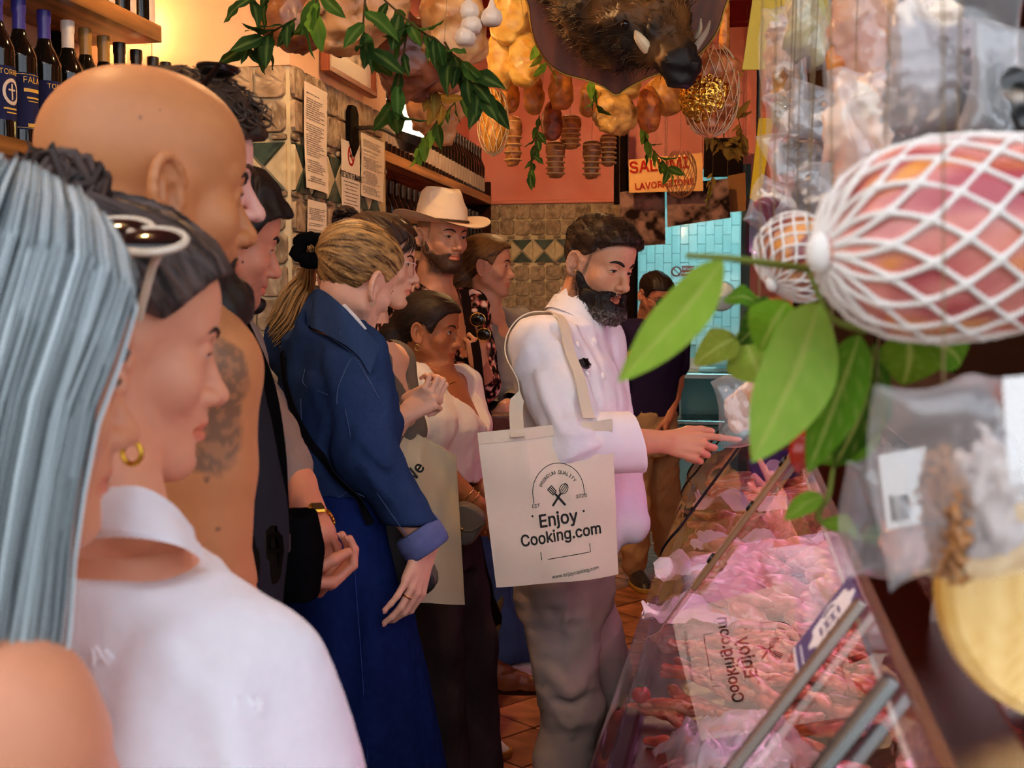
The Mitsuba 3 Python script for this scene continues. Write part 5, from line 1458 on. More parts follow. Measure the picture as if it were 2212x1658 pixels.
for i in sel:
 if np.linalg.norm(v_[i] - bp(1470, 150, 2.76)) < 0.09:
  continue
 d_ = unit(fl_ * 0.9 + nv[i] * 0.5 + 0.35 * r_.normal(size=3)); L_ = r_.uniform(0.015, 0.04)
 m = tube([v_[i], v_[i] + d_ * L_ * 0.5, v_[i] + d_ * L_ + np.array([0, 0, -0.004])], [0.0012, 0.001, 0.0002], 3, cap=False)
 ms_.append(m); cs_.append(np.tile(bc_[i] * r_.uniform(0.7, 1.8), (len(m.vertices), 1)))
put(hk, "fur", shape(cat(ms_), "m_hair", np.vstack(cs_), True), kind="stuff")
part(hk, "tusk", tube(spline([bp(1400, 108, 2.80), bp(1388, 92, 2.79), bp(1378, 78, 2.79), bp(1372, 66, 2.80)], 12), np.array([0.013, 0.014, 0.0145, 0.014, 0.0135, 0.013, 0.012, 0.011, 0.009, 0.007, 0.005, 0.002]), 10), "m_satin", lin("#cdbb9a"))
for sx, (a, b, c) in enumerate((((1500, 105, 2.84), (1525, 70, 2.84), (1534, 45, 2.85)), ((1500, 98, 2.86), (1512, 65, 2.86), (1514, 40, 2.86)))):
 part(hk, "tusk", tube(spline([bp(*a), bp(*b), bp(*c)], 10), np.linspace(0.011, 0.002, 10), 8), "m_satin", lin("#8f8272"))
for px in (1350, 1428):
 part(hk, "eye", sphere(bp(px, 52, 2.795), 0.010, 2), "m_gloss", lin("#0a0706"), True)
# ---------------------------------------------------------------- the people
def Zof(py, d):
 return W(CX, py, d)[2]
def ground(px, d):
 p = W(px, 700, d); p[2] = 0
 return p
def torso(f, M, st, k=0.03):
 f.loft(M, st, k=k)
 return f
def stand(center, facing):
 """frame on the floor: x where the body faces, z up"""
 f = np.array([facing[0], facing[1], 0.0])
 return _hf(np.array([center[0], center[1], 0.0]), f, (0, 0, 1))
MAN = [(0.80, 0.0, 0, 0.125, 0.185), (0.95, 0.0, 0, 0.125, 0.180), (1.10, 0.01, 0, 0.118, 0.165), (1.28, 0.015, 0, 0.125, 0.190), (1.40, 0.0, 0, 0.105, 0.175), (1.47, -0.02, 0, 0.070, 0.105)]
WOMAN = [(0.78, 0.0, 0, 0.120, 0.180), (0.92, -0.005, 0, 0.122, 0.178), (1.06, 0.0, 0, 0.098, 0.138), (1.20, 0.022, 0, 0.118, 0.152), (1.30, 0.0, 0, 0.092, 0.150), (1.37, -0.02, 0, 0.058, 0.090)]
def scaled(st, k, w=1.0, d=1.0):
 return [(z * k, x * k, y, a * d, b * w) for z, x, y, a, b in st]
def region(pts, pad, h):
 p = np.array(pts)
 return p.min(0) - pad, p.max(0) + pad, h
def shoulders(f, M, z, half, r=0.062, x=-0.015):
 f.cone(mp(M, x, -half, z), mp(M, x, half, z), r, r, k=0.04)
def legs(f, M, hip_z, gap, r0, r1, r2, knee=None, foot_z=0.06, shift=((0, 0), (0, 0))):
 for s, sh in zip((-1, 1), shift):
  a, b, c = mp(M, 0, s * gap, hip_z), mp(M, 0.02 + sh[0] * 0.5, s * gap * 0.95, hip_z * 0.52), mp(M, sh[0], s * gap * 0.9 + sh[1], foot_z)
  f.cone(a, b, r0, r1, k=0.03)
  f.cone(b, c, r1, r2, k=0.03)
def shoe(parent, toe_dir, heel, length, upper, sole, w=0.046, hgt=0.075):
 """a shoe on the floor from heel along toe_dir"""
 M = _hf(np.array([heel[0], heel[1], 0.0]), np.array([toe_dir[0], toe_dir[1], 0.0]), (0, 0, 1))
 f = Fig()
 f.loft(_hf(mp(M, 0, 0, 0), (0, 0, -1), M[:3, 0]) if False else M, [(0.022, length / 2, 0, length / 2, w), (0.05, length * 0.44, 0, length * 0.44, w * 0.9), (hgt, length * 0.25, 0, length * 0.24, w * 0.72)], k=0.01, power=2.4)
 f.cone(mp(M, length * 0.2, 0, hgt), mp(M, length * 0.72, 0, 0.045), 0.028, 0.024, k=0.02)
 k = part(parent, "shoe", sd_mesh(f, mp(M, length / 2, 0, 0) - length * 0.7, mp(M, length / 2, 0, 0.1) + length * 0.7, 0.005), "m_satin", upper, True)
 g = Fig()
 g.loft(M, [(0.0, length / 2, 0, length / 2 + 0.004, w + 0.004), (0.026, length / 2, 0, length / 2 + 0.006, w + 0.006)], k=0.004, power=2.4)
 part(k, "sole", sd_mesh(g, mp(M, length / 2, 0, 0) - length * 0.7, mp(M, length / 2, 0, 0.05) + length * 0.7, 0.005), "m_matte", sole, True)
 return M
SKIN_FAIR, SKIN_MED, SKIN_TAN = lin("#d9a488"), lin("#c98f6e"), lin("#b0744f")
DENIM = lin("#27385a")
def ribbon(pts, width, normal_fn, thick=0.0025, sides=4):
 """a flat strap along pts; normal_fn(i) is the outward side"""
 p = np.asarray(pts, float)
 t = np.gradient(p, axis=0)
 t /= np.linalg.norm(t, axis=1, keepdims=True)
 rows = []
 for i in range(len(p)):
  n = unit(np.asarray(normal_fn(i), float) - t[i] * (np.asarray(normal_fn(i), float) @ t[i]))
  b = np.cross(t[i], n)
  rows.append([p[i] + b * width / 2 + n * thick, p[i] - b * width / 2 + n * thick, p[i] - b * width / 2, p[i] + b * width / 2, p[i] + b * width / 2 + n * thick])
 return grid_mesh(np.array(rows))
# ================================================================ the chef
def chef():
 f = cam_dir(0.68, -0.68, -0.27)
 p = Person("man in white chef jacket with dark beard pointing over the meat counter", lin("#c28a68"), _hf(W(1291, 579, 3.27), f, cam_dir(0.10, 0.02, 1.0)),
   dict(s=1.03, mouth=0.85, eyes=0.40, nose=1.12, chin=1.0, gaze=(0, -0.35)), dict(stubble=(lin("#1d1512"), 0.75), scalp=(lin("#1d1310"), 0.75, ([-0.2, -0.04, -0.01, 0.02, 0.03, 0.05, 0.075, 0.1], [-0.055, -0.05, -0.01, -0.03, 0.03, 0.045, 0.068, 0.08]))))
 T0 = stand(W(1222, 900, 3.28), cam_dir(0.95, -0.22))
 nb = mp(T0, 0.005, 0, 1.455)
 p.neck(nb, 0.058)
 sR, sL = W(1168, 752, 3.11), W(1285, 742, 3.42)
 eR, wR = W(1240, 955, 3.02), W(1438, 953, 3.08)
 eL, wL = W(1330, 1000, 3.42), W(1360, 1130, 3.30)
 limb(p.body, sR, eR, wR, (0.05, 0.048, 0.042, 0.043, 0.027))
 limb(p.body, sL, eL, wL, (0.05, 0.048, 0.042, 0.042, 0.028))
 hx = unit(W(1590, 985, 3.16) - wR)
 HM = frame(wR, x=hx, z=unit(np.array([0, 0, 0.25]) - 0.95 * H_ - hx * 0))
 kn, th = hand_items(p.body, HM, side=1, curls=((4, 6, 4), (48, 62, 40), (58, 70, 40), (60, 70, 40)), spread=(3, 0, -2, -5), thumb=(30, 12, 18, 10), s=1.04)
 head = p.around_head(0.0024, lo=(-0.14, -0.12, -0.2))
 arm = region([W(1340, 960, 3.05), wR, W(1590, 975, 3.16)] + [np.array(x) for q in kn for x in q] + th, 0.035, 0.0026)
 p.skin_mesh([head, arm])
 nails(p.key, kn, th, HM, 1)
 p.face(iris=lin("#2e1c12"), brow=lin("#1a110d"), w=1.25)
 # hair: faded sides, longer on top, and the full beard
 zl = ([-0.2, -0.06, -0.035, -0.02, 0.010, 0.022, 0.045, 0.07, 0.085, 0.1], [-0.045, -0.035, -0.01, 0.03, 0.028, 0.035, 0.052, 0.072, 0.080, 0.084])
 p.hair("hair", lambda q: (0.005 + 0.009 * np.clip((q[:, 2] - 0.05) / 0.05, 0, 1) + 0.005 * np.clip((q[:, 0] - 0.02) / 0.06, 0, 1) * (q[:, 2] > 0.07)).astype(F32), short_mask(zl), lin("#2a1a10"), 0.0028,
  groove=lambda q: (0.0035 * 2 * fbm3(q, (22, 60, 30), 3, 2)).astype(F32), hi=(0.16, 0.13, 0.18))
 fuzz(p, "hair_tips", p.hair_fn, lin("#2a1a10"), 2600, 0.008, 1, (0.9, 0, 0.0), keep=lambda q: q[:, 2] > 0.045)
 xs, zs = [-0.02, 0.005, 0.015, 0.028, 0.045, 0.064, 0.080, 0.095, 0.12], [-0.035, -0.012, -0.018, -0.036, -0.050, -0.052, -0.044, -0.043, -0.043]
 def bmask(q):
  top = q[:, 2] - np.interp(q[:, 0], xs, zs)
  lip = 0.012 - np.sqrt((q[:, 1] / 1.9) ** 2 + ((q[:, 2] + 0.0635) / 0.95) ** 2)
  lip = np.where(q[:, 0] > 0.07, lip, -1)
  back = 0.004 - q[:, 0] - 0.25 * (q[:, 2] + 0.02)
  low = -(q[:, 2] + 0.135)
  return np.maximum(np.maximum(top, lip), np.maximum(back, low)).astype(F32)
 def bpaint(q):
  c = col_noise(q * np.array([2, 5, 1.0]), lin("#17100c"), 0.3, 90, 8)
  g = np.clip((-0.085 - q[:, 2]) / 0.03, 0, 1) * np.clip((q[:, 0] - 0.04) / 0.03, 0, 1) * np.clip(meshkit.noise(q * 420, 2) * 2.4 - 0.8, 0, 1)
  return c + (lin("#a39a92") - c) * g[:, None] * 0.8
 p.hair("beard", lambda q: (0.006 + 0.020 * np.clip((-0.045 - q[:, 2]) / 0.06, 0, 1)).astype(F32), bmask, None, 0.0028,
  groove=lambda q: (0.0030 * 2 * fbm3(q, (45, 60, 30), 6, 2)).astype(F32), paint=bpaint, lo=(-0.05, -0.11, -0.15), label="full dark beard greying at the chin")
 fuzz(p, "beard_tips", p.hair_fn, lin("#241a15"), 2000, 0.007, 2, (0.2, 0, -0.7), keep=lambda q: q[:, 2] < 0.0)
 part(p.key, "teeth", xf(box((0.008, 0.026, 0.006), (0.083, 0, -0.0565), 0.002), p.Ms), "m_gloss", lin("#e6ddd0"), True)
 # jacket
 j = Fig()
 torso(j, T0, [(0.78, 0.0, 0, 0.150, 0.195), (0.95, 0.0, 0, 0.146, 0.190), (1.10, 0.01, 0, 0.142, 0.180), (1.28, 0.02, 0, 0.150, 0.195), (1.39, 0.005, 0, 0.125, 0.185), (1.47, -0.01, 0, 0.078, 0.11)])
 j.cone(sR, sL, 0.072, 0.072, k=0.05)
 j.cone(sR, sR + (eR - sR) * 0.5, 0.080, 0.080, k=0.04); j.cone(sR + (eR - sR) * 0.5, eR, 0.080, 0.076, k=0.03)
 cuff = eR + (wR - eR) * 0.44
 j.cone(eR, cuff, 0.074, 0.070, k=0.03)
 j.cone(sL, eL, 0.078, 0.070, k=0.04); j.cone(eL, wL, 0.070, 0.056, k=0.03)
 b0 = p.L(-0.022, 0, -0.085)
 j.cone(b0, nb, 0.068, 0.086, k=0.03)
 j.cone(b0 + (b0 - nb) * 0.4, nb, 0.061, 0.066, k=0.004, op="s")
 fo = fold_field([([W(1150, 800, 2.97), W(1190, 900, 2.94), W(1235, 905, 2.94)], 0.0180, 0.014), ([W(1175, 850, 2.97), W(1215, 930, 2.94), W(1275, 930, 2.95)], 0.0180, 0.013), ([W(1205, 995, 2.98), W(1255, 970, 2.94), W(1300, 955, 2.96)], 0.0150, 0.012),
     ([W(1245, 880, 3.0), W(1265, 930, 2.97), W(1320, 925, 3.0)], -0.0150, 0.014), ([W(1195, 720, 3.06), W(1250, 830, 3.08), W(1262, 900, 3.08)], -0.0180, 0.013), ([W(1260, 700, 3.12), W(1290, 790, 3.12), W(1300, 900, 3.1)], 0.0120, 0.014),
     ([W(1150, 760, 3.05), W(1120, 850, 3.12), W(1118, 950, 3.15)], 0.0150, 0.020)], j)
 cutj = lambda q: np.maximum(Zof(1205, 3.2) - q[:, 2], (q - b0) @ unit(b0 - nb) - 0.012)
 p.garment("chef_jacket", j, [region([W(1075, 640, 3.3), W(1385, 1215, 3.3), sR, sL, eR, cuff + 0.0], 0.1, 0.0048)], lin("#e9e6ea"), folds=fo, noise=cloth_noise(1, 0.0035, (10, 10, 5), 0.0004), cut=cutj)
 cax = unit(b0 - nb); g1 = unit(T0[:3, 0] - cax * (T0[:3, 0] @ cax)); g2 = np.cross(cax, g1)
 th_ = np.linspace(0.42, 2 * np.pi - 0.30, 44)
 cr = lambda h_, r_: nb + cax * h_ + 0.004 * g1 + r_ * (np.cos(th_)[:, None] * g1 * 1.06 + np.sin(th_)[:, None] * g2) + np.outer(np.cos(th_), cax) * -0.016
 part(p.key, "stand_collar", grid_mesh(np.stack([cr(0.030, 0.086), cr(0.055, 0.081), cr(0.078, 0.077), cr(0.080, 0.073), cr(0.055, 0.074), cr(0.030, 0.076)], 1)), "m_cloth", lin("#e9e6ea"), True)
 ax = unit(wR - eR); c0, c1 = eR + (wR - eR) * 0.10, eR + (wR - eR) * 0.66
 e1 = unit(np.cross(ax, H_)); e2 = np.cross(e1, ax); n_ = 40
 aa = np.linspace(0, 2 * np.pi, n_, endpoint=False)
 rows = []
 for t_, r_, sh in ((0.0, 0.074, 0), (0.25, 0.080, 0), (0.55, 0.079, 0), (0.9, 0.078, 0), (1.0, 0.079, 0), (1.005, 0.076, 0), (0.93, 0.070, 0), (0.3, 0.062, 0)):
  r2 = r_ * (1 + 0.025 * np.sin(3 * aa + 1 + 2 * t_) + 0.012 * np.sin(7 * aa))
  rows.append(c0 + (c1 - c0) * t_ + ax * (0.020 * np.cos(aa))[:, None] * t_ + r2[:, None] * (np.cos(aa)[:, None] * e1 * -1 + np.sin(aa)[:, None] * e2))
 part(p.key, "turned_back_cuff", grid_mesh(np.stack(rows, 1), True), "m_cloth", lin("#e9e6ea"), True)
 for i, (px, py, d) in enumerate(((1279, 733, 3.08), (1310, 728, 3.16), (1281, 800, 3.06), (1316, 808, 3.12), (1352, 912, 3.18), (1352, 1012, 3.18), (1288, 872, 3.07))):
  q, g = stick(j, [W(px, py, d)], 0.004)
  part(p.key, "button", xf(sphere((0, 0, 0), 0.0105, 2, (1, 1, 0.6)), frame(q[0], z=g[0], y=(0, 0, 1))), "m_satin", lin("#e8e3e4"), True)
 # trousers
 t = Fig()
 t.loft(T0, [(0.70, 0, 0, 0.13, 0.18), (0.90, 0, 0, 0.128, 0.178), (1.0, 0, 0, 0.12, 0.17)], k=0.03)
 for s, (kx, ky), (fx, fy) in ((-1, (0.035, -0.11), (0.005, -0.12)), (1, (0.09, 0.10), (0.05, 0.10))):
  h, kn_, ft = mp(T0, 0.0, s * 0.09, 0.80), mp(T0, kx, ky, 0.47), mp(T0, fx, fy, 0.09)
  t.cone(h, kn_, 0.105, 0.084, k=0.03); t.cone(kn_, ft, 0.084, 0.072, k=0.03)
 fl = fold_field([([W(1170, 1480, 3.05), W(1230, 1520, 3.0), W(1290, 1490, 3.05)], 0.012, 0.016), ([W(1180, 1530, 3.05), W(1240, 1545, 3.0), W(1295, 1520, 3.05)], -0.014, 0.014), ([W(1185, 1340, 3.05), W(1215, 1420, 3.0), W(1270, 1380, 3.0)], -0.010, 0.018),
     ([W(1240, 1260, 3.0), W(1236, 1400, 2.98), W(1242, 1650, 3.0)], 0.006, 0.008), ([W(1180, 1600, 3.0), W(1230, 1610, 3.0), W(1280, 1580, 3.05)], 0.008, 0.014)], t)
 p.garment("trousers", t, [region([W(1100, 1180, 3.3), ground(1100, 3.0), ground(1360, 3.6)], 0.06, 0.0065)], lin("#a8968c"), folds=fl, noise=cloth_noise(2, 0.006, (7, 7, 9), 0.0004))
 for s, c in ((-1, (-0.08, -0.12)), (1, (-0.03, 0.10))):
  shoe(p.key, T0[:2, 0], mp(T0, c[0], c[1], 0), 0.28, lin("#1c1a1c"), lin("#2a2828"))
 # clip-on microphone
 m0, g = stick(j, [W(1294, 768, 3.05)], 0.012)
 g = g[0]
 mic = thing("clip_microphone", "small black clip microphone on the white chef jacket", "microphone")
 MM = frame(m0[0], z=g, y=(0, 0, 1))
 part(mic, "body", xf(box((0.034, 0.030, 0.018), (0, 0, 0), 0.006), MM), "m_gloss", lin("#0b0b0c"), 30)
 part(mic, "logo", xf(box((0.004, 0.012, 0.001), (0.006, 0, 0.0095), 0), MM), "m_satin", lin("#d8d8d8"), False)
 part(mic, "clip", xf(box((0.016, 0.022, 0.008), (-0.022, 0.004, -0.004), 0.003), MM), "m_satin", lin("#141414"), 30)
 return p, j, T0
P_CHEF, J_CHEF, T_CHEF = chef()
# the chef's tote bag
def tote_chef():
 t = thing("tote_bag", "cream cotton tote bag lettered Enjoy Cooking.com on the chef's shoulder", "tote bag")
 A, B, C_, D = W(1031, 935, 2.93), W(1322, 905, 2.97), W(1336, 1240, 2.96), W(1072, 1268, 2.92)
 n, m = 44, 44
 u, v = np.meshgrid(np.linspace(0, 1, n), np.linspace(0, 1, m), indexing="ij")
 def surf(u, v):
  u, v = np.asarray(u, float)[..., None], np.asarray(v, float)[..., None]
  P = (A * (1 - u) + B * u) * (1 - v) + (D * (1 - u) + C_ * u) * v
  w = 0.020 * np.sin(np.pi * np.clip(u, 0, 1)) * (0.35 + 0.65 * np.clip(v, 0, 1)) + 0.006 * np.sin(7 * u + 2.5 * v) * (1 - v) + 0.004 * np.sin(11 * v - 4 * u) + 0.007 * np.exp(-((u - 0.33 - 0.12 * v) / 0.06) ** 2) * (1 - v) ** 0.7
  w = w - 0.008 * np.exp(-((u - 0.52 - 0.1 * v) / 0.07) ** 2) * (1 - v)
  w = w + 0.006 * np.sin(9 * u + 1) * np.clip(v - 0.75, 0, 1) * 4
  return P - H_ * w
 front = surf(u, v)
 backs = (A * (1 - u[..., None]) + B * u[..., None]) * (1 - v[..., None]) + (D * (1 - u[..., None]) + C_ * u[..., None]) * v[..., None] + H_ * (0.012 + 0.02 * np.sin(np.pi * u) * v)[..., None]
 g = cat(grid_mesh(front), grid_mesh(backs[::-1]), grid_mesh(np.stack([front[0], backs[0]], 0)), grid_mesh(np.stack([backs[-1], front[-1]], 0)), grid_mesh(np.stack([backs[:, -1], front[:, -1]], 0)))
 part(t, "bag", g, "m_cloth", col_noise(g.vertices, lin("#ddd2bd"), 0.03, 300, 4), True)
 hem = grid_mesh(np.stack([surf(np.linspace(0, 1, 40), np.full(40, q)) - H_ * 0.0025 for q in (0.0, 0.07)], 0))
 part(t, "hem", hem, "m_cloth", lin("#d8ccb6"), True)
 def strap(pts):
  sp = spline(pts, 40)
  return ribbon(sp, 0.036, lambda i: -H_ + 0.3 * R_ * 0, 0.003)
 s1 = [W(1118, 945, 2.918), W(1113, 860, 3.02), W(1116, 770, 3.10), W(1140, 702, 3.12), W(1178, 672, 3.16), W(1210, 682, 3.09), W(1238, 735, 3.02), W(1262, 800, 2.985), W(1275, 900, 2.95)]
 sp = spline(s1, 60)
 q, gn = stick(J_CHEF, sp[8:], 0.009)
 sp[8:] = np.where((np.linalg.norm(q - sp[8:], axis=1) < 0.1)[:, None], q, sp[8:])
 for _ in range(4):
  sp[1:-1] = (sp[:-2] + 2 * sp[1:-1] + sp[2:]) / 4
 nrm = np.vstack([np.tile(-H_, (8, 1)), gn])
 part(t, "strap", ribbon(sp, 0.034, lambda i: nrm[i], 0.003), "m_cloth", lin("#d9cdb6"), 30)
 # print
 R2 = lambda a: np.array([[math.cos(a), -math.sin(a)], [math.sin(a), math.cos(a)]])
 Wd, Ht = 0.345, 0.375
 def on_bag(mesh, cu, cv, rot=0.0, off=0.0012):
  v = np.asarray(mesh.vertices)
  xy = v[:, :2] @ R2(rot).T
  uu, vv = cu + xy[:, 0] / Wd, cv - xy[:, 1] / Ht
  P = surf(uu, vv) - H_ * (off + v[:, 2:3])
  return trimesh.Trimesh(P, mesh.faces, process=False)
 def ctext(s, h, bold=False):
  m = text(s, h, 0.0004, bold)
  m.apply_translation((-(m.bounds[0][0] + m.bounds[1][0]) / 2, -h / 2, 0))
  m = m.subdivide() if len(m.faces) < 900 else m
  return trimesh.Trimesh(m.vertices, m.faces, process=False)
 ink = lin("#2e3230")
 cu, tilt = 0.545, 0.05
 k1 = part(t, "lettering", on_bag(ctext("Enjoy", 0.030, True), cu, 0.595, tilt), "m_matte", ink, False)
 part(t, "lettering", on_bag(ctext("Cooking.com", 0.026, True), cu + 0.01, 0.70, tilt), "m_matte", ink, False)
 part(t, "lettering", on_bag(ctext("EST", 0.0085), cu - 0.165, 0.50, tilt), "m_matte", ink, False)
 part(t, "lettering", on_bag(ctext("2023", 0.0085), cu + 0.19, 0.465, tilt), "m_matte", ink, False)
 part(t, "lettering", on_bag(ctext("www.enjoycooking.com", 0.0085), cu + 0.10, 0.945, 0.09), "m_matte", ink, False)
 s = "PREMIUM QUALITY"
 for i, ch in enumerate(s):
  if ch == " ":
   continue
  a = math.radians(148 - 116 * i / (len(s) - 1))
  r = 0.052
  part(t, "lettering", on_bag(xf(ctext(ch, 0.0085), frame((r * math.cos(a), r * math.sin(a), 0), x=(math.sin(a), -math.cos(a), 0), z=(0, 0, 1))), cu + 0.02, 0.44, tilt), "m_matte", ink, False)
 arch = [(-0.068, -0.155), (-0.068, 0.0)] + [(0.068 * math.cos(a), 0.068 * math.sin(a)) for a in np.linspace(math.pi, 0, 24)] + [(0.068, 0.0), (0.068, -0.155), (-0.068, -0.155)]
 pts = []
 for a, b in zip(arch[:-1], arch[1:]):
  pts += [np.array(a) + (np.array(b) - np.array(a)) * q for q in np.linspace(0, 1, 8, endpoint=False)]
 xy = (np.array(pts) @ R2(tilt).T)
 def line(xy, c, r=0.0008):
  P = surf(c[0] + xy[:, 0] / Wd, c[1] - xy[:, 1] / Ht) - H_ * 0.001
  return tube(P, r, 4)
 cc = (cu + 0.015, 0.425)
 keep = [i for i, q in enumerate(pts) if not (-0.125 < q[1] < -0.035 and abs(q[0]) > 0.06)]
 runs, cur = [], [keep[0]]
 for i in keep[1:]:
  if i == cur[-1] + 1:
   cur.append(i)
  else:
   runs.append(cur); cur = [i]
 runs.append(cur)
 part(t, "arch_outline", cat([line(xy[r], cc) for r in runs if len(r) > 1]), "m_matte", ink, False)
 for sx in (-1, 1):
  part(t, "dot", on_bag(lathe([(0.0026, 0), (0.0026, 0.0005), (0, 0.0005)], 12), cu + 0.0 + sx * 0.2, 0.565, 0), "m_matte", ink, False)
 def glyph(segs, rot, c):
  return cat([line(np.array(q) @ R2(rot).T, c, r) for q, r in segs])
 ell = [[(0.010 * k * math.sin(a), 0.020 + 0.014 * -math.cos(a)) for a in np.linspace(0, math.pi, 10)] for k in (-1, -0.5, 0, 0.5, 1)]
 part(t, "whisk_print", glyph([([(0.0, -0.030), (0, 0.006)], 0.0026)] + [(np.array(e), 0.0008) for e in ell], -0.70, (cu + 0.02, 0.452)), "m_matte", ink, False)
 sp_ = [([(0.0, -0.030), (0, 0.008)], 0.0026)] + [([(-0.006 + 0.004 * k, 0.010), (-0.007 + 0.0046 * k, 0.030)], 0.0012) for k in range(4)] + [([(-0.007, 0.030), (0.007, 0.030)], 0.001), ([(-0.006, 0.010), (0.006, 0.010)], 0.001)]
 part(t, "spatula_print", glyph(sp_, 0.70, (cu + 0.005, 0.455)), "m_matte", ink, False)
tote_chef()
def azimuth(tie, c=(-0.01, 0, 0.03)):
 """angle round the axis that runs from a tied point into the head: constant along each strand"""
 tie = np.asarray(tie, float)
 ax = unit(np.asarray(c, float) - tie)
 e1 = unit(np.cross(ax, (0.13, 0.9, 0.3))); e2 = np.cross(ax, e1)
 def fn(q):
  d = np.asarray(q, float) - tie
  a = np.arctan2(d @ e2, d @ e1)
  return np.stack([np.cos(a), np.sin(a), 0.12 * (d @ ax) / 0.1], 1), np.hypot(d @ e1, d @ e2)
 return fn
def streaks(tie, dark, light, fine=13.0, seed=3):
 """strand colours that run towards a tied point (head-local)"""
 az = azimuth(tie)
 def fn(q):
  n = 0.6 * meshkit.fbm(az(q)[0] * fine, 3, seed) + 0.4 * meshkit.noise(az(q)[0] * fine * 5, seed)
  k = np.clip((n - 0.34) / 0.32, 0, 1)[:, None]
  return dark + (light - dark) * k
 return fn
def tie_groove(tie, amp=0.002, freq=30.0, seed=4):
 az = azimuth(tie)
 def fn(q):
  d, r = az(q)
  return (amp * 2 * fbm3(d, freq / 3.8, seed, 2) * np.clip(r / 0.05, 0, 1)).astype(F32)
 return fn
def lock_bundle(root, paths, n, r0, spread, seed, dark, light, sides=5):
 """n tapering locks that follow a path (or the blend of several) with some scatter; returns mesh and colours"""
 r = np.random.default_rng(seed)
 ms, cs = [], []
 for i in range(n):
  if len(paths) == 1:
   b = np.array(paths[0], float)
  else:
   k = np.clip(r.uniform(-0.35, len(paths) - 1), 0, len(paths) - 1.001); a = int(k); t = k - a
   b = np.array(paths[a], float) * (1 - t) + np.array(paths[min(a + 1, len(paths) - 1)], float) * t
  sp = spline(b, 11)
  o = r.normal(size=3) * spread
  o2 = r.normal(size=3) * spread * 0.8
  w = np.linspace(0, 1, 11)[:, None]
  sp = sp + o * np.sin(np.pi * np.clip(w * 0.55 + 0.12, 0, 1)) + o2 * w ** 2
  rad = r0 * r.uniform(0.6, 1.2) * np.interp(np.linspace(0, 1, 11), [0, 0.12, 0.7, 1], [0.55, 1, 0.85, 0.12])
  m = tube(sp, rad, sides)
  ms.append(m)
  c = dark + (light - dark) * np.clip(r.normal(0.5, 0.28), 0, 1)
  cs.append(np.tile(c, (len(m.vertices), 1)))
 return cat(ms), np.vstack(cs)
def denim_paint(base, seed=1, fade=0.25):
 def fn(v):
  n = meshkit.fbm(np.asarray(v) * np.array([14, 14, 9]), 3, seed)[:, None]
  g = meshkit.noise(np.asarray(v) * 420, seed)[:, None]
  return np.clip(base * (1 + fade * 2 * (n - 0.5)) * (0.85 + 0.3 * g), 0, 1)
 return fn
def seam(parent, fig, pts, color, r=0.0009, n=30, off=0.0008, name="seam"):
 q, _ = stick(fig, spline(pts, n), off)
 part(parent, name, tube(q, r, 5), "m_cloth", color)
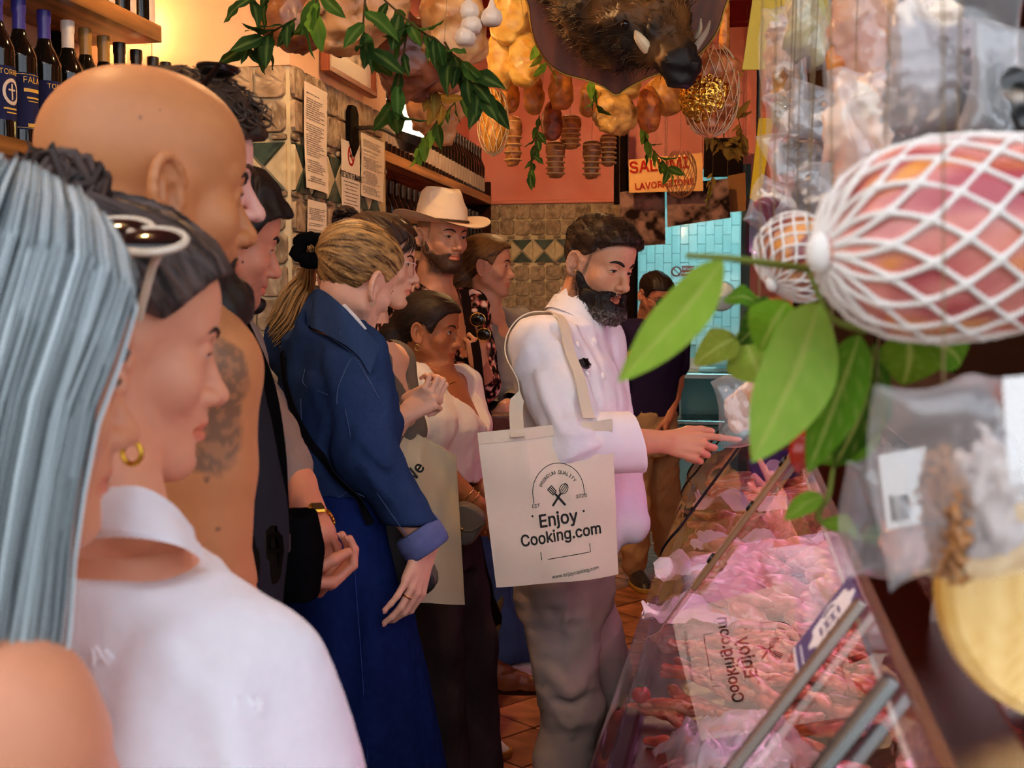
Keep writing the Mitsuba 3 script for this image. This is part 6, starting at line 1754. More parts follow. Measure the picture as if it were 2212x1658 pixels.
# ================================================================ the woman with the ponytail
def denim_woman():
 f = cam_dir(0.62, 0.72, -0.30)
 p = Person("woman with tied blond ponytail in blue denim jacket and long dark denim skirt", SKIN_FAIR, _hf(W(764, 610, 2.6), f, cam_dir(0.22, 0.02, 1.0)), dict(fem=1.0, s=0.97))
 T0 = stand(W(712, 900, 2.66), cam_dir(0.86, 0.42))
 nb = mp(T0, 0.0, 0, 1.40)
 p.neck(nb, 0.048)
 sR, eR, wR = W(757, 772, 2.56), W(792, 985, 2.50), W(922, 1180, 2.50)
 sL, eL, wL = W(640, 745, 2.80), W(760, 960, 2.98), W(800, 1100, 2.85)
 limb(p.body, sR, eR, wR, (0.045, 0.042, 0.037, 0.037, 0.024))
 hx = unit(W(903, 1330, 2.44) - wR)
 HM = frame(wR + hx * 0.008, x=hx, z=unit(0.72 * R_ - 0.55 * H_))
 kn, th = hand_items(p.body, HM, side=1, curls=((30, 32, 20), (24, 28, 18), (14, 18, 12), (8, 12, 10)), spread=(10, 3, -4, -12), thumb=(42, 40, 10, 10), s=0.97)
 hand = region([wR] + [np.array(x) for q in kn for x in q] + th, 0.035, 0.0026)
 p.skin_mesh([p.around_head(0.0026, lo=(-0.14, -0.12, -0.2)), hand])
 nails(p.key, kn, th, HM, 1, 0.97)
 p.face()
 ring = thing("finger_ring", "gold ring on the hand of the woman in the denim jacket", "ring")
 a, b = np.array(kn[2][0]), np.array(kn[2][1])
 part(ring, None, tube([a + (b - a) * 0.45 + 0.0098 * (math.cos(t) * unit(np.cross(b - a, (0, 0, 1))) + math.sin(t) * unit(np.cross(np.cross(b - a, (0, 0, 1)), b - a))) for t in np.linspace(0, 2 * np.pi, 20, endpoint=False)], 0.0016, 6, closed=True), "m_metal", lin("#d8b25a"))
 dark, light = lin("#3a2412"), lin("#b58a52")
 tie = (-0.118, 0.03, 0.035)
 zl = ([-0.2, -0.06, -0.03, -0.015, 0.01, 0.03, 0.05, 0.075, 0.1], [-0.06, -0.052, -0.015, 0.032, 0.032, 0.018, 0.048, 0.075, 0.085])
 p.hair("hair", lambda q: (0.006 + 0.005 * np.clip((q[:, 2] - 0.02) / 0.08, 0, 1)).astype(F32), short_mask(zl), None, 0.0022, groove=tie_groove(tie, 0.0013, 60), paint=streaks(tie, dark, light, 10), lo=(-0.17, -0.13, -0.12))
 # tail
 tw = p.L(*tie)
 path = [tw, W(668, 600, 2.74), W(640, 640, 2.76), W(612, 690, 2.74), W(592, 722, 2.72)]
 path2 = [tw, W(672, 615, 2.70), W(655, 660, 2.70), W(640, 700, 2.68), W(600, 740, 2.68)]
 path3 = [tw, W(660, 592, 2.74), W(622, 635, 2.74), W(600, 680, 2.74), W(585, 700, 2.72)]
 m, c = lock_bundle(None, [path3, path, path2], 150, 0.0048, 0.007, 21, dark, light)
 part(p.key, "ponytail", m, "m_hair", c, True)
 a = np.linspace(0, 2 * np.pi, 26, endpoint=False)
 ax = unit(W(668, 600, 2.74) - tw)
 e1 = unit(np.cross(ax, (0, 0, 1))); e2 = np.cross(ax, e1)
 sc = thing("hair_scrunchie", "black scrunchie round the blond ponytail", "scrunchie")
 part(sc, "band", tube([tw + ax * 0.012 + (0.026 + 0.003 * math.sin(5 * t)) * (math.cos(t) * e1 + math.sin(t) * e2) for t in a], 0.016 + 0.003 * np.sin(7 * a), 10, closed=True), "m_cloth", lin("#0b0a0c"), True)
 part(sc, "knot", cat(tube(spline([tw + ax * 0.02 + e2 * -0.02, tw + ax * 0.045 - e2 * 0.035, tw + ax * 0.07 - e2 * 0.02, tw + ax * 0.05 - e2 * 0.006], 12), 0.011, 8), sphere(tw + ax * 0.02 - e2 * 0.024, 0.018, 2)), "m_cloth", lin("#0b0a0c"), True)
 part(p.key, "earring", xf(tube([(0.004 * math.cos(t), 0, 0.005 * math.sin(t)) for t in np.linspace(0, 6.28, 14, endpoint=False)], 0.0012, 5, closed=True), frame(p.L(-0.004, -0.088, -0.036), x=R_, z=(0, 0, 1))), "m_metal", lin("#c8b48a"))
 # shirt under the jacket, jacket, skirt
 j = Fig()
 j.loft(T0, [(1.06, 0.0, 0, 0.128, 0.185), (1.16, 0.005, 0, 0.128, 0.185), (1.28, 0.02, 0, 0.140, 0.195), (1.38, 0.0, 0, 0.112, 0.175), (1.455, -0.02, 0, 0.07, 0.10)], k=0.03)
 j.cone(sR, sL, 0.066, 0.066, k=0.05)
 j.cone(sR, sR + (eR - sR) * 0.5, 0.074, 0.072, k=0.04); j.cone(sR + (eR - sR) * 0.5, eR, 0.072, 0.062, k=0.03); j.cone(eR, eR + (wR - eR) * 0.93, 0.062, 0.047, k=0.03)
 j.cone(eR + (wR - eR) * 0.86, eR + (wR - eR) * 0.98, 0.050, 0.050, k=0.003)
 j.cone(eR + (wR - eR) * 0.9, wR + (wR - eR) * 0.1, 0.034, 0.038, k=0.004, op="s")
 j.cone(sL, eL, 0.07, 0.06, k=0.04); j.cone(eL, wL, 0.06, 0.045, k=0.03)
 cb = p.L(-0.03, 0, -0.095)
 j.cone(cb + (nb - cb) * 0.15, nb, 0.066, 0.085, k=0.03)
 j.cone(cb, nb, 0.056, 0.062, k=0.004, op="s")
 fo = fold_field([([W(770, 930, 2.42), W(815, 985, 2.40), W(860, 1000, 2.42)], 0.008, 0.012), ([W(785, 975, 2.42), W(820, 1020, 2.40), W(862, 1035, 2.43)], -0.008, 0.012), ([W(790, 1010, 2.42), W(820, 1060, 2.42), W(850, 1080, 2.44)], 0.008, 0.012),
     ([W(690, 800, 2.5), W(740, 900, 2.5), W(745, 1000, 2.52)], -0.008, 0.016), ([W(840, 860, 2.55), W(850, 950, 2.55), W(852, 1050, 2.55)], 0.008, 0.014), ([W(640, 800, 2.6), W(650, 950, 2.6), W(680, 1060, 2.6)], 0.007, 0.02)], j)
 p.garment("denim_jacket", j, [region([W(590, 640, 2.7), W(870, 1120, 2.7), sR, sL, eR, wR, eL], 0.09, 0.0045)], None, folds=fo, noise=cloth_noise(5, 0.004, (10, 10, 6), 0.0004), cut=lambda q: np.maximum(Zof(1108, 2.62) - q[:, 2], (q - nb) @ unit(cb - nb) - 0.135), paint=denim_paint(DENIM, 3, 0.3))
 st = lin("#4d5c80")
 seam(p.key, j, [W(695, 870, 2.4), W(700, 820, 2.4), W(735, 770, 2.4), W(775, 748, 2.4), W(815, 790, 2.42), W(840, 850, 2.44)], st)
 seam(p.key, j, [W(628, 790, 2.5), W(640, 830, 2.5), W(690, 850, 2.45)], st)
 seam(p.key, j, [W(625, 860, 2.5), W(640, 960, 2.5), W(660, 1080, 2.5)], st)
 seam(p.key, j, [W(645, 1083, 2.5), W(700, 1092, 2.45), W(765, 1094, 2.44)], st)
 seam(p.key, j, [W(720, 880, 2.38), W(745, 1000, 2.38), W(800, 1100, 2.38), W(875, 1180, 2.42)], st)
 seam(p.key, j, [W(700, 720, 2.5), W(745, 745, 2.46), W(790, 770, 2.44), W(820, 812, 2.44)], st)
 q, g = stick(j, [W(737, 1092, 2.45)], 0.002)
 part(p.key, "metal_button", xf(lathe([(0, 0.004), (0.006, 0.004), (0.008, 0), (0, 0)][::-1], 16), frame(q[0], z=g[0], y=(0, 0, 1))), "m_metal", lin("#b8b0a4"))
 # turned-up cuff
 cu = eR + (wR - eR) * 0.93
 ax = unit(wR - eR); e1 = unit(np.cross(ax, H_)); e2 = np.cross(ax, e1)
 aa = np.linspace(0, 2 * np.pi, 28, endpoint=False)
 P = np.stack([np.stack([cu + ax * (0.028 * math.sin(s) - 0.012 * (t > 4.2)) + (0.045 + 0.008 * math.cos(s)) * (math.cos(t) * e1 + math.sin(t) * e2) for s in np.linspace(0, 2 * np.pi, 12)]) for t in aa])
 gm = grid_mesh(P, True)
 part(p.key, "turned_cuff", gm, "m_cloth", denim_paint(lin("#5d6796"), 6, 0.2)(gm.vertices), True, label="turned-up lighter denim cuff")
 # collar: folded flap round the neck
 rows = []
 cpts = [W(668, 648, 2.66), W(690, 636, 2.56), W(735, 668, 2.50), W(780, 715, 2.50), W(822, 760, 2.52)]
 low = [W(632, 700, 2.64), W(680, 706, 2.50), W(742, 730, 2.44), W(790, 765, 2.44), W(805, 800, 2.46)]
 a, b = spline(cpts, 24), spline(low, 24)
 q, _ = stick(j, b, 0.010)
 q = np.where(np.linalg.norm(q - b, axis=1, keepdims=True) < 0.12, q, b)
 mid = (a + q) / 2 + np.array([0, 0, 0.008]) - 0.008 * H_
 gm = grid_mesh(np.stack([a + np.array([0, 0, 0.012]), mid, q, q - np.array([0, 0, 0.003]), mid - np.array([0, 0, 0.006]), a], 1))
 part(p.key, "collar", gm, "m_cloth", denim_paint(lin("#2f4163"), 8, 0.2)(gm.vertices), True)
 a = spline([W(733, 662, 2.51), W(760, 690, 2.50), W(780, 716, 2.505)], 10)
 part(p.key, "shirt_collar", grid_mesh(np.stack([a, a + 0.012 * R_ + np.array([0, 0, 0.006])], 1)), "m_cloth", lin("#d9d5d2"), True, label="white shirt edge inside the jacket")
 s = Fig()
 Ms = stand(W(735, 1300, 2.64), cam_dir(0.86, 0.42))
 zb = 0.03
 s.loft(Ms, [(zb, 0.02, 0, 0.33, 0.30), (0.35, 0.02, 0, 0.25, 0.25), (0.65, 0.015, 0, 0.185, 0.21), (0.90, 0.0, 0, 0.150, 0.185), (1.05, 0.0, 0, 0.118, 0.150), (1.14, 0, 0, 0.112, 0.145)], k=0.02)
 fs = [([W(770 + 0 * k, 1250, 2.45), W(px, 1480, 2.38), W(px2, 1700, 2.35)], am, 0.022) for k, (px, px2, am) in enumerate(((800, 830, 0.020), (745, 735, -0.02), (850, 885, 0.016), (700, 680, 0.018), (775, 785, -0.018), (820, 860, -0.018)))]
 p.garment("denim_skirt", s, [region([W(640, 1080, 2.6), W(920, 1100, 2.6), (Ms[0, 3] - 0.36, Ms[1, 3] - 0.36, 0.0), (Ms[0, 3] + 0.36, Ms[1, 3] + 0.36, 0.1)], 0.03, 0.008)], None, folds=fold_field(fs, s), noise=cloth_noise(7, 0.008, (9, 9, 1.5), 0.0003), paint=denim_paint(lin("#15224f"), 9, 0.35))
 seam(p.key, s, [W(778, 1225, 2.4), W(800, 1400, 2.35), W(828, 1690, 2.3)], lin("#2e4480"))
 # dark shoulder bag at her hip with its strap across the back
 bag = thing("shoulder_bag", "black leather shoulder bag between the denim woman's arm and skirt", "handbag")
 fb = Fig()
 B0 = frame(W(865, 1195, 2.58), x=unit(W(900, 1270, 2.58) - W(810, 1130, 2.58)), z=-H_)
 fb.loft(B0, [(-0.035, 0, 0, 0.105, 0.045), (0.03, 0, 0, 0.10, 0.042)], k=0.01, power=4)
 part(bag, "body", sd_mesh(fb, W(865, 1195, 2.58) - 0.15, W(865, 1195, 2.58) + 0.15, 0.005), "m_satin", lin("#1b191b"), True)
 q, g = stick(j, spline([W(612, 760, 2.6), W(640, 900, 2.52), W(690, 1000, 2.47), W(760, 1090, 2.45)], 30), 0.006)
 q = np.vstack([q, W(800, 1130, 2.5)[None]]); g = np.vstack([g, -H_[None]])
 part(bag, "strap", ribbon(q, 0.018, lambda i: g[i], 0.003), "m_cloth", lin("#17161a"), 30)
 part(bag, "clasp", xf(lathe([(0, 0.003), (0.005, 0.003), (0.006, 0), (0, 0)][::-1], 12), frame(W(893, 1240, 2.53), z=-H_, x=R_)), "m_metal", lin("#b0a590"))
 for sx in (-0.08, 0.08):
  shoe(p.key, Ms[:2, 0], mp(Ms, -0.05, sx, 0), 0.25, lin("#2b2624"), lin("#3a332e"))
denim_woman()
# ================================================================ the woman in the white top
def white_woman():
 f = cam_dir(0.95, -0.22, -0.10)
 p = Person("dark haired woman in white puff sleeved top holding a grey clutch", lin("#a86a42"), _hf(W(925, 720, 3.8), f, cam_dir(0.10, 0, 1.0)), dict(fem=1.0, s=0.98, lips=1.1, eyes=0.75, nose=1.0))
 T0 = stand(W(945, 900, 3.84), cam_dir(0.96, -0.2))
 nb = mp(T0, 0.0, 0, 1.30)
 p.neck(nb, 0.048)
 sR, eR, wR = W(893, 838, 3.68), W(930, 1005, 3.64), W(1032, 1088, 3.66)
 sL, eL, wL = W(985, 838, 3.98), W(1010, 1000, 3.98), W(1045, 1075, 3.82)
 p.body.cone(sR, sL, 0.055, 0.055, k=0.05)
 p.body.loft(T0, [(1.05, 0.03, 0, 0.10, 0.15), (1.18, 0.025, 0, 0.108, 0.15), (1.28, 0.0, 0, 0.085, 0.14), (1.34, -0.01, 0, 0.055, 0.08)], k=0.03)
 limb(p.body, sR, eR, wR, (0.05, 0.046, 0.040, 0.038, 0.025)); limb(p.body, sL, eL, wL, (0.05, 0.046, 0.04, 0.038, 0.025))
 hx = unit(W(1078, 1165, 3.7) - wR)
 HM = frame(wR, x=hx, z=unit(-H_ + 0.3 * R_))
 kn, th = hand_items(p.body, HM, side=1, curls=((35, 45, 30), (40, 45, 30), (42, 45, 30), (45, 45, 30)), thumb=(30, 40, 15, 15), s=0.93)
 hx2 = unit(W(1070, 1150, 3.76) - wL)
 HM2 = frame(wL, x=hx2, z=unit(H_ + 0.5 * R_))
 kn2, th2 = hand_items(p.body, HM2, side=-1, curls=((30, 40, 25),) * 4, thumb=(30, 30, 15, 15), s=0.93)
 p.skin_mesh([p.around_head(0.003, lo=(-0.13, -0.12, -0.16)), region([mp(T0, 0, 0, 1.05), mp(T0, 0.12, 0.2, 1.36), mp(T0, -0.1, -0.2, 1.36)], 0.03, 0.006), region([eR, wR, wL, eL, W(1080, 1170, 3.7)], 0.05, 0.0035)])
 p.face(iris=lin("#2a1a10"), brow=lin("#1c120d"), w=0.8)
 zl = ([-0.2, -0.07, -0.035, -0.015, 0.01, 0.03, 0.05, 0.075, 0.1], [-0.075, -0.06, -0.03, 0.03, 0.03, 0.0, 0.042, 0.07, 0.078])
 bun = np.array([-0.118, 0, -0.045], F32)
 hd = head_items(p.P)
 hb = Fig(); hb.items = hd.items[:14]
 hb.ell((-0.112, 0, -0.03), (0.040, 0.05, 0.055), k=0.03)
 p.hair("hair", lambda q: (0.012 + 0 * q[:, 0]).astype(F32), lambda q: np.minimum(short_mask(zl)(q), sd_ell(q, (-0.115, 0, -0.035), (0.06, 0.06, 0.07))), None, 0.003, groove=tie_groove(bun, 0.0010, 50), paint=streaks(bun, lin("#120b08"), lin("#2a1a12"), 14), head=hb)
 part(p.key, "earring", xf(tube([(0.007 * math.cos(t), 0, 0.009 * math.sin(t)) for t in np.linspace(0.4, 5.9, 14)], 0.002, 6), frame(p.L(-0.006, -0.086, -0.045), x=R_, z=(0, 0, 1))), "m_metal", lin("#d9bd7a"))
 q, _ = stick(p.body, spline([W(893, 800, 3.7), W(915, 812, 3.66), W(950, 835, 3.7), W(975, 830, 3.78)], 20), 0.001)
 part(p.key, "necklace", tube(q, 0.0012, 5), "m_metal", lin("#d9bd7a"))
 t = Fig()
 t.loft(T0, [(0.98, 0.02, 0, 0.112, 0.155), (1.06, 0.03, 0, 0.122, 0.160), (1.16, 0.035, 0, 0.135, 0.168), (1.26, 0.0, 0, 0.104, 0.16), (1.31, -0.01, 0, 0.085, 0.15)], k=0.03)
 t.cone(mp(T0, 0.07, -0.07, 1.17), mp(T0, 0.07, 0.07, 1.17), 0.075, 0.075, k=0.03)
 for s0, e0 in ((sR, eR), (sL, eL)):
  t.cone(s0, s0 + (e0 - s0) * 0.5, 0.085, 0.098, k=0.04); t.cone(s0 + (e0 - s0) * 0.5, s0 + (e0 - s0) * 0.85, 0.098, 0.062, k=0.03)
 V0, V1, V2 = W(925, 795, 3.66), W(987, 885, 3.62), W(965, 790, 3.9)
 nrm = unit(mp(T0, 1, 0, 0) - T0[:3, 3])
 def cutv(q):
  l = to_local(q, T0)
  v = 0.02 + (l[:, 2] - 1.155) * 0.75 - np.abs(l[:, 1])
  v = np.where(l[:, 0] > -0.02, v, -1)
  top = l[:, 2] - (1.365 - 0.0 * l[:, 1])
  neck = 0.10 - np.sqrt(l[:, 0] ** 2 + l[:, 1] ** 2) - 2.0 * np.clip(1.30 - l[:, 2], 0, 1)
  return np.maximum(np.maximum(v, top), neck)
 fo = fold_field([([W(890, 830, 3.55), W(905, 900, 3.5), W(925, 960, 3.5)], 0.01, 0.014), ([W(915, 830, 3.55), W(935, 900, 3.5), W(945, 960, 3.5)], -0.01, 0.014), ([W(870, 850, 3.6), W(880, 920, 3.55), W(905, 975, 3.55)], -0.008, 0.014)], t)
 p.garment("white_top", t, [region([mp(T0, 0.2, 0.25, 0.97), mp(T0, -0.2, -0.3, 1.4), sR, eR, sL, eL], 0.09, 0.0055)], lin("#efe8dd"), folds=fo, noise=cloth_noise(11, 0.005, (12, 12, 6)), cut=cutv)
 g = Fig()
 g.loft(T0, [(0.70, 0, 0, 0.125, 0.175), (0.9, 0, 0, 0.125, 0.175), (1.0, 0, 0, 0.108, 0.145)], k=0.03)
 for s, dx in ((-1, 0.0), (1, 0.06)):
  h, k_, ft = mp(T0, 0, s * 0.085, 0.78), mp(T0, 0.02 + dx, s * 0.09, 0.45), mp(T0, 0.01 + dx, s * 0.09, 0.05)
  g.cone(h, k_, 0.10, 0.085, k=0.03); g.cone(k_, ft, 0.085, 0.115, k=0.03)
 p.garment("grey_jeans", g, [region([ground(880, 3.75), ground(1040, 4.1), mp(T0, 0, 0, 1.02)], 0.12, 0.009)], None, noise=cloth_noise(12, 0.007, (9, 9, 4)), paint=denim_paint(lin("#3c3636"), 5, 0.4))
 for (hx_, hy_) in ((W(948, 1632, 3.98), 0), (W(935, 1612, 4.16), 0)):
  e = at(940, 1640, "z", 0) if hy_ == 0 and hx_[1] < 4.05 else at(950, 1590, "z", 0)
  shoe(p.key, R_[:2] + 0.15 * H_[:2], e, 0.26, lin("#e9e2d6"), lin("#b5793c"), w=0.05)
 cl = thing("clutch_bag", "small grey leather clutch held by the woman in the white top", "handbag")
 fb = Fig()
 B0 = frame(W(1003, 1130, 3.6), x=unit(W(1040, 1150, 3.6) - W(975, 1110, 3.6)), z=-H_)
 fb.loft(B0, [(-0.03, 0, 0, 0.050, 0.060), (0.0, 0, 0, 0.056, 0.064), (0.03, 0, 0, 0.048, 0.056)], k=0.01, power=3.0)
 part(cl, "body", sd_mesh(fb, W(1003, 1130, 3.6) - 0.1, W(1003, 1130, 3.6) + 0.1, 0.004), "m_satin", lin("#6b665f"), True)
 part(cl, "flap", xf(tube([(-0.05, 0.045, 0.031), (-0.02, -0.01, 0.036), (0.0, -0.02, 0.037), (0.03, 0.0, 0.036), (0.052, 0.04, 0.03)], 0.003, 6), B0), "m_satin", lin("#57524d"))
 part(cl, "snap", xf(sphere((0.0, -0.012, 0.038), 0.006, 2, (1, 1, 0.5)), B0), "m_metal", lin("#d6b470"), True)
 br = thing("bracelet", "thin gold bracelet on the wrist of the woman in the white top", "bracelet")
 ax = unit(wR - eR); e1 = unit(np.cross(ax, H_)); e2 = np.cross(ax, e1)
 for o in (0.0, 0.022):
  part(br, "band", tube([wR - ax * (0.02 + o) + 0.031 * (math.cos(t) * e1 + math.sin(t) * e2) for t in np.linspace(0, 6.28, 24, endpoint=False)], 0.002, 6, closed=True), "m_metal", lin("#d6b470"))
white_woman()
# ================================================================ the woman with glasses behind the denim jacket
def glasses_woman():
 f = cam_dir(0.95, 0.10, -0.12)
 p = Person("woman with dark bun and clear glasses clasping her hands behind the denim jacket", SKIN_FAIR, _hf(W(814, 572, 3.2), f, cam_dir(0.03, 0, 1.0)), dict(fem=1.0, s=1.0, nose=1.1, eyes=0.6))
 T0 = stand(W(800, 900, 3.3), cam_dir(0.95, 0.0))
 nb = mp(T0, 0.0, 0, 1.42)
 p.neck(nb, 0.047)
 sR, eR, wR = W(790, 790, 3.14), W(800, 985, 3.10), W(868, 905, 3.04)
 sL, eL, wL = W(850, 780, 3.46), W(870, 960, 3.42), W(880, 890, 3.12)
 p.body.loft(T0, [(1.20, 0.03, 0, 0.11, 0.15), (1.32, 0.01, 0, 0.09, 0.15), (1.42, -0.01, 0, 0.055, 0.08)], k=0.03)
 p.body.cone(sR, sL, 0.055, 0.055, k=0.05)
 limb(p.body, sR, eR, wR, (0.047, 0.043, 0.038, 0.038, 0.025)); limb(p.body, sL, eL, wL, (0.047, 0.043, 0.038, 0.038, 0.025))
 # two hands folded: the near one wraps the other
 hx = unit(W(925, 835, 3.0) - W(872, 895, 3.04))
 HM = frame(W(875, 893, 3.035), x=hx, z=unit(-H_ + 0.45 * np.array([0, 0, 1]) - 0.2 * R_))
 kn, th = hand_items(p.body, HM, side=1, curls=((74, 82, 45), (76, 84, 45), (78, 84, 45), (78, 82, 45)), spread=(3, 0, -2, -5), thumb=(14, 14, 40, 30), s=0.93)
 HM2 = frame(W(880, 868, 3.08), x=unit(W(915, 842, 3.08) - W(878, 880, 3.08)), z=unit(-0.6 * H_ - np.array([0, 0, 0.8])))
 kn2, th2 = hand_items(p.body, HM2, side=-1, curls=((62, 78, 45),) * 4, thumb=(12, 14, 35, 25), s=0.9)
 p.skin_mesh([p.around_head(0.003, lo=(-0.13, -0.12, -0.14)), region([mp(T0, 0.0, 0, 1.2), mp(T0, 0.13, 0.16, 1.42), mp(T0, -0.1, -0.16, 1.4)], 0.02, 0.007), region([W(860, 920, 3.04), W(935, 810, 3.0), wL], 0.035, 0.0028)])
 p.face(iris=lin("#3a2718"), brow=lin("#2c1b12"), w=0.85)
 nails(p.key, kn, th, HM, 1, 0.93)
 zl = ([-0.2, -0.07, -0.035, -0.015, 0.01, 0.03, 0.05, 0.075, 0.1], [-0.07, -0.06, -0.03, 0.03, 0.02, -0.02, 0.05, 0.078, 0.09])
 tie = (-0.08, 0, 0.13)
 p.hair("hair", lambda q: (0.013 + 0 * q[:, 0]).astype(F32), short_mask(zl), None, 0.0032, groove=tie_groove(tie, 0.003, 40), paint=streaks(tie, lin("#1c0f0a"), lin("#3c2214"), 12))
 bc = W(748, 474, 3.22)
 rngb = np.random.default_rng(5)
 ms, cs = [], []
 for i in range(46):
  a0, r_, tilt = rngb.uniform(0, 6.28), rngb.uniform(0.016, 0.036), rngb.uniform(-0.6, 0.6)
  m = tube([bc + r_ * (math.cos(a0 + t) * R_ + math.sin(a0 + t) * (np.array([0, 0, 1]) * math.cos(tilt) + H_ * math.sin(tilt))) - H_ * 0.012 * rngb.uniform(-1, 1) for t in np.linspace(0, 4.0, 14)], np.interp(np.linspace(0, 1, 14), [0, .2, .8, 1], [.002, .0062, .0062, .0015]), 5)
  ms.append(m); cs.append(np.tile(lin("#22120b") * rngb.uniform(0.7, 1.6), (len(m.vertices), 1)))
 part(p.key, "bun", cat(ms), "m_hair", np.vstack(cs), True)
 m, c = lock_bundle(None, [[p.L(0.06, -0.05, 0.10), p.L(0.09, -0.055, 0.075), p.L(0.085, -0.068, 0.04)], [p.L(0.05, -0.05, 0.105), p.L(0.075, -0.066, 0.07), p.L(0.05, -0.076, 0.03)]], 26, 0.0022, 0.002, 7, lin("#1c0f0a"), lin("#3c2214"))
 part(p.key, "fringe", m, "m_hair", c, True)
 gl = thing("eyeglasses", "clear framed glasses on the woman behind the denim jacket", "glasses")
 for s in (-1, 1):
  P = [p.L(0.099 - 0.006 * abs(math.cos(t)) * 0, s * (0.034 + 0.026 * math.cos(t)), 0.006 + 0.022 * math.sin(t)) for t in np.linspace(0, 6.28, 28, endpoint=False)]
  part(gl, "rim", tube(P, 0.0018, 6, closed=True), "m_satin", lin("#c98d7c"))
  lens = trimesh.Trimesh(np.vstack([P, np.mean(P, 0)[None]]), [[i, (i + 1) % 28, 28] for i in range(28)], process=False)
  part(gl, "lens", lens, "m_glass", None, False)
  part(gl, "temple", tube([p.L(0.098, s * 0.060, 0.014), p.L(0.05, s * 0.078, 0.014), p.L(-0.01, s * 0.083, 0.018)], 0.0016, 6), "m_satin", lin("#d9b7a6"))
 part(gl, "bridge", tube([p.L(0.099, -0.009, 0.012), p.L(0.103, 0, 0.014), p.L(0.099, 0.009, 0.012)], 0.0018, 6), "m_satin", lin("#c98d7c"))
 q, _ = stick(p.body, spline([W(795, 715, 3.2), W(800, 750, 3.1), W(820, 768, 3.1), W(835, 750, 3.2)], 18), 0.001)
 part(p.key, "necklace", tube(q, 0.0014, 5), "m_metal", lin("#c9a060"))
 t = Fig()
 t.loft(T0, [(0.9, 0, 0, 0.13, 0.18), (1.05, 0.0, 0, 0.115, 0.16), (1.2, 0.035, 0, 0.128, 0.165), (1.32, 0.01, 0, 0.103, 0.16), (1.38, 0, 0, 0.09, 0.15)], k=0.03)
 for s0, e0, w0 in ((sR, eR, wR), (sL, eL, wL)):
  t.cone(s0, e0, 0.062, 0.056, k=0.03); t.cone(e0, e0 + (w0 - e0) * 0.62, 0.056, 0.042, k=0.03)
 def cut(q):
  l = to_local(q, T0)
  return np.where(l[:, 0] > -0.03, 0.07 + (l[:, 2] - 1.30) * 0.35 - np.abs(l[:, 1]), -1) - np.clip(1.28 - l[:, 2], 0, 1) * 5
 p.garment("grey_top", t, [region([mp(T0, 0.2, 0.2, 0.9), mp(T0, -0.2, -0.2, 1.42), eR, eL], 0.08, 0.008)], lin("#6f675d"), noise=cloth_noise(14, 0.005), cut=cut)
 g = Fig()
 g.loft(T0, [(0.70, 0, 0, 0.125, 0.175), (0.95, 0, 0, 0.125, 0.175)], k=0.03)
 legs(g, T0, 0.78, 0.085, 0.10, 0.075, 0.07)
 p.garment("dark_trousers", g, [region([mp(T0, -0.2, -0.25, 0.02), mp(T0, 0.2, 0.25, 0.95)], 0.03, 0.012)], lin("#2a2726"), noise=cloth_noise(15, 0.006))
 for s in (-0.09, 0.09):
  shoe(p.key, R_[:2], mp(T0, -0.06, s, 0), 0.25, lin("#3a322c"), lin("#201c1a"))
 # her tote
 tt = thing("tote_bag", "cream cotton tote bag lettered We behind the denim sleeve", "tote bag")
 A, B, C_, D = W(852, 905, 3.16), W(985, 985, 3.28), W(1004, 1306, 3.24), W(862, 1290, 3.12)
 n = 26
 u, v = np.meshgrid(np.linspace(0, 1, n), np.linspace(0, 1, n), indexing="ij")
 base = (A * (1 - u[..., None]) + B * u[..., None]) * (1 - v[..., None]) + (D * (1 - u[..., None]) + C_ * u[..., None]) * v[..., None]
 fold = 0.02 * np.sin(np.pi * u) * (0.4 + 0.6 * v) + 0.016 * np.exp(-((u - 0.42 + 0.12 * v) / 0.09) ** 2) + 0.010 * np.sin(13 * v - 5 * u) * (1 - v)
 front, bk = base - H_ * fold[..., None], base + H_ * (0.012 + 0.015 * np.sin(np.pi * u) * v)[..., None]
 gm = cat(grid_mesh(front), grid_mesh(bk[::-1]), grid_mesh(np.stack([front[0], bk[0]], 0)), grid_mesh(np.stack([bk[-1], front[-1]], 0)), grid_mesh(np.stack([bk[:, -1], front[:, -1]], 0)))
 part(tt, "bag", gm, "m_cloth", lin("#d9c9a6"), True)
 sp = spline([W(872, 925, 3.13), W(850, 870, 3.1), W(815, 800, 3.08), W(790, 745, 3.10), W(775, 735, 3.2)], 24)
 part(tt, "strap", ribbon(sp, 0.03, lambda i: -H_, 0.003), "m_cloth", lin("#cdbd9b"), 30)
 part(tt, "lettering", text_on("We", W(893, 1022, 3.095), unit(W(910, 1000, 3.12) - W(880, 1040, 3.09)), unit(W(880, 1000, 3.1) - W(893, 1030, 3.09)), 0.03, True), "m_matte", lin("#2e3230"), False)
glasses_woman()
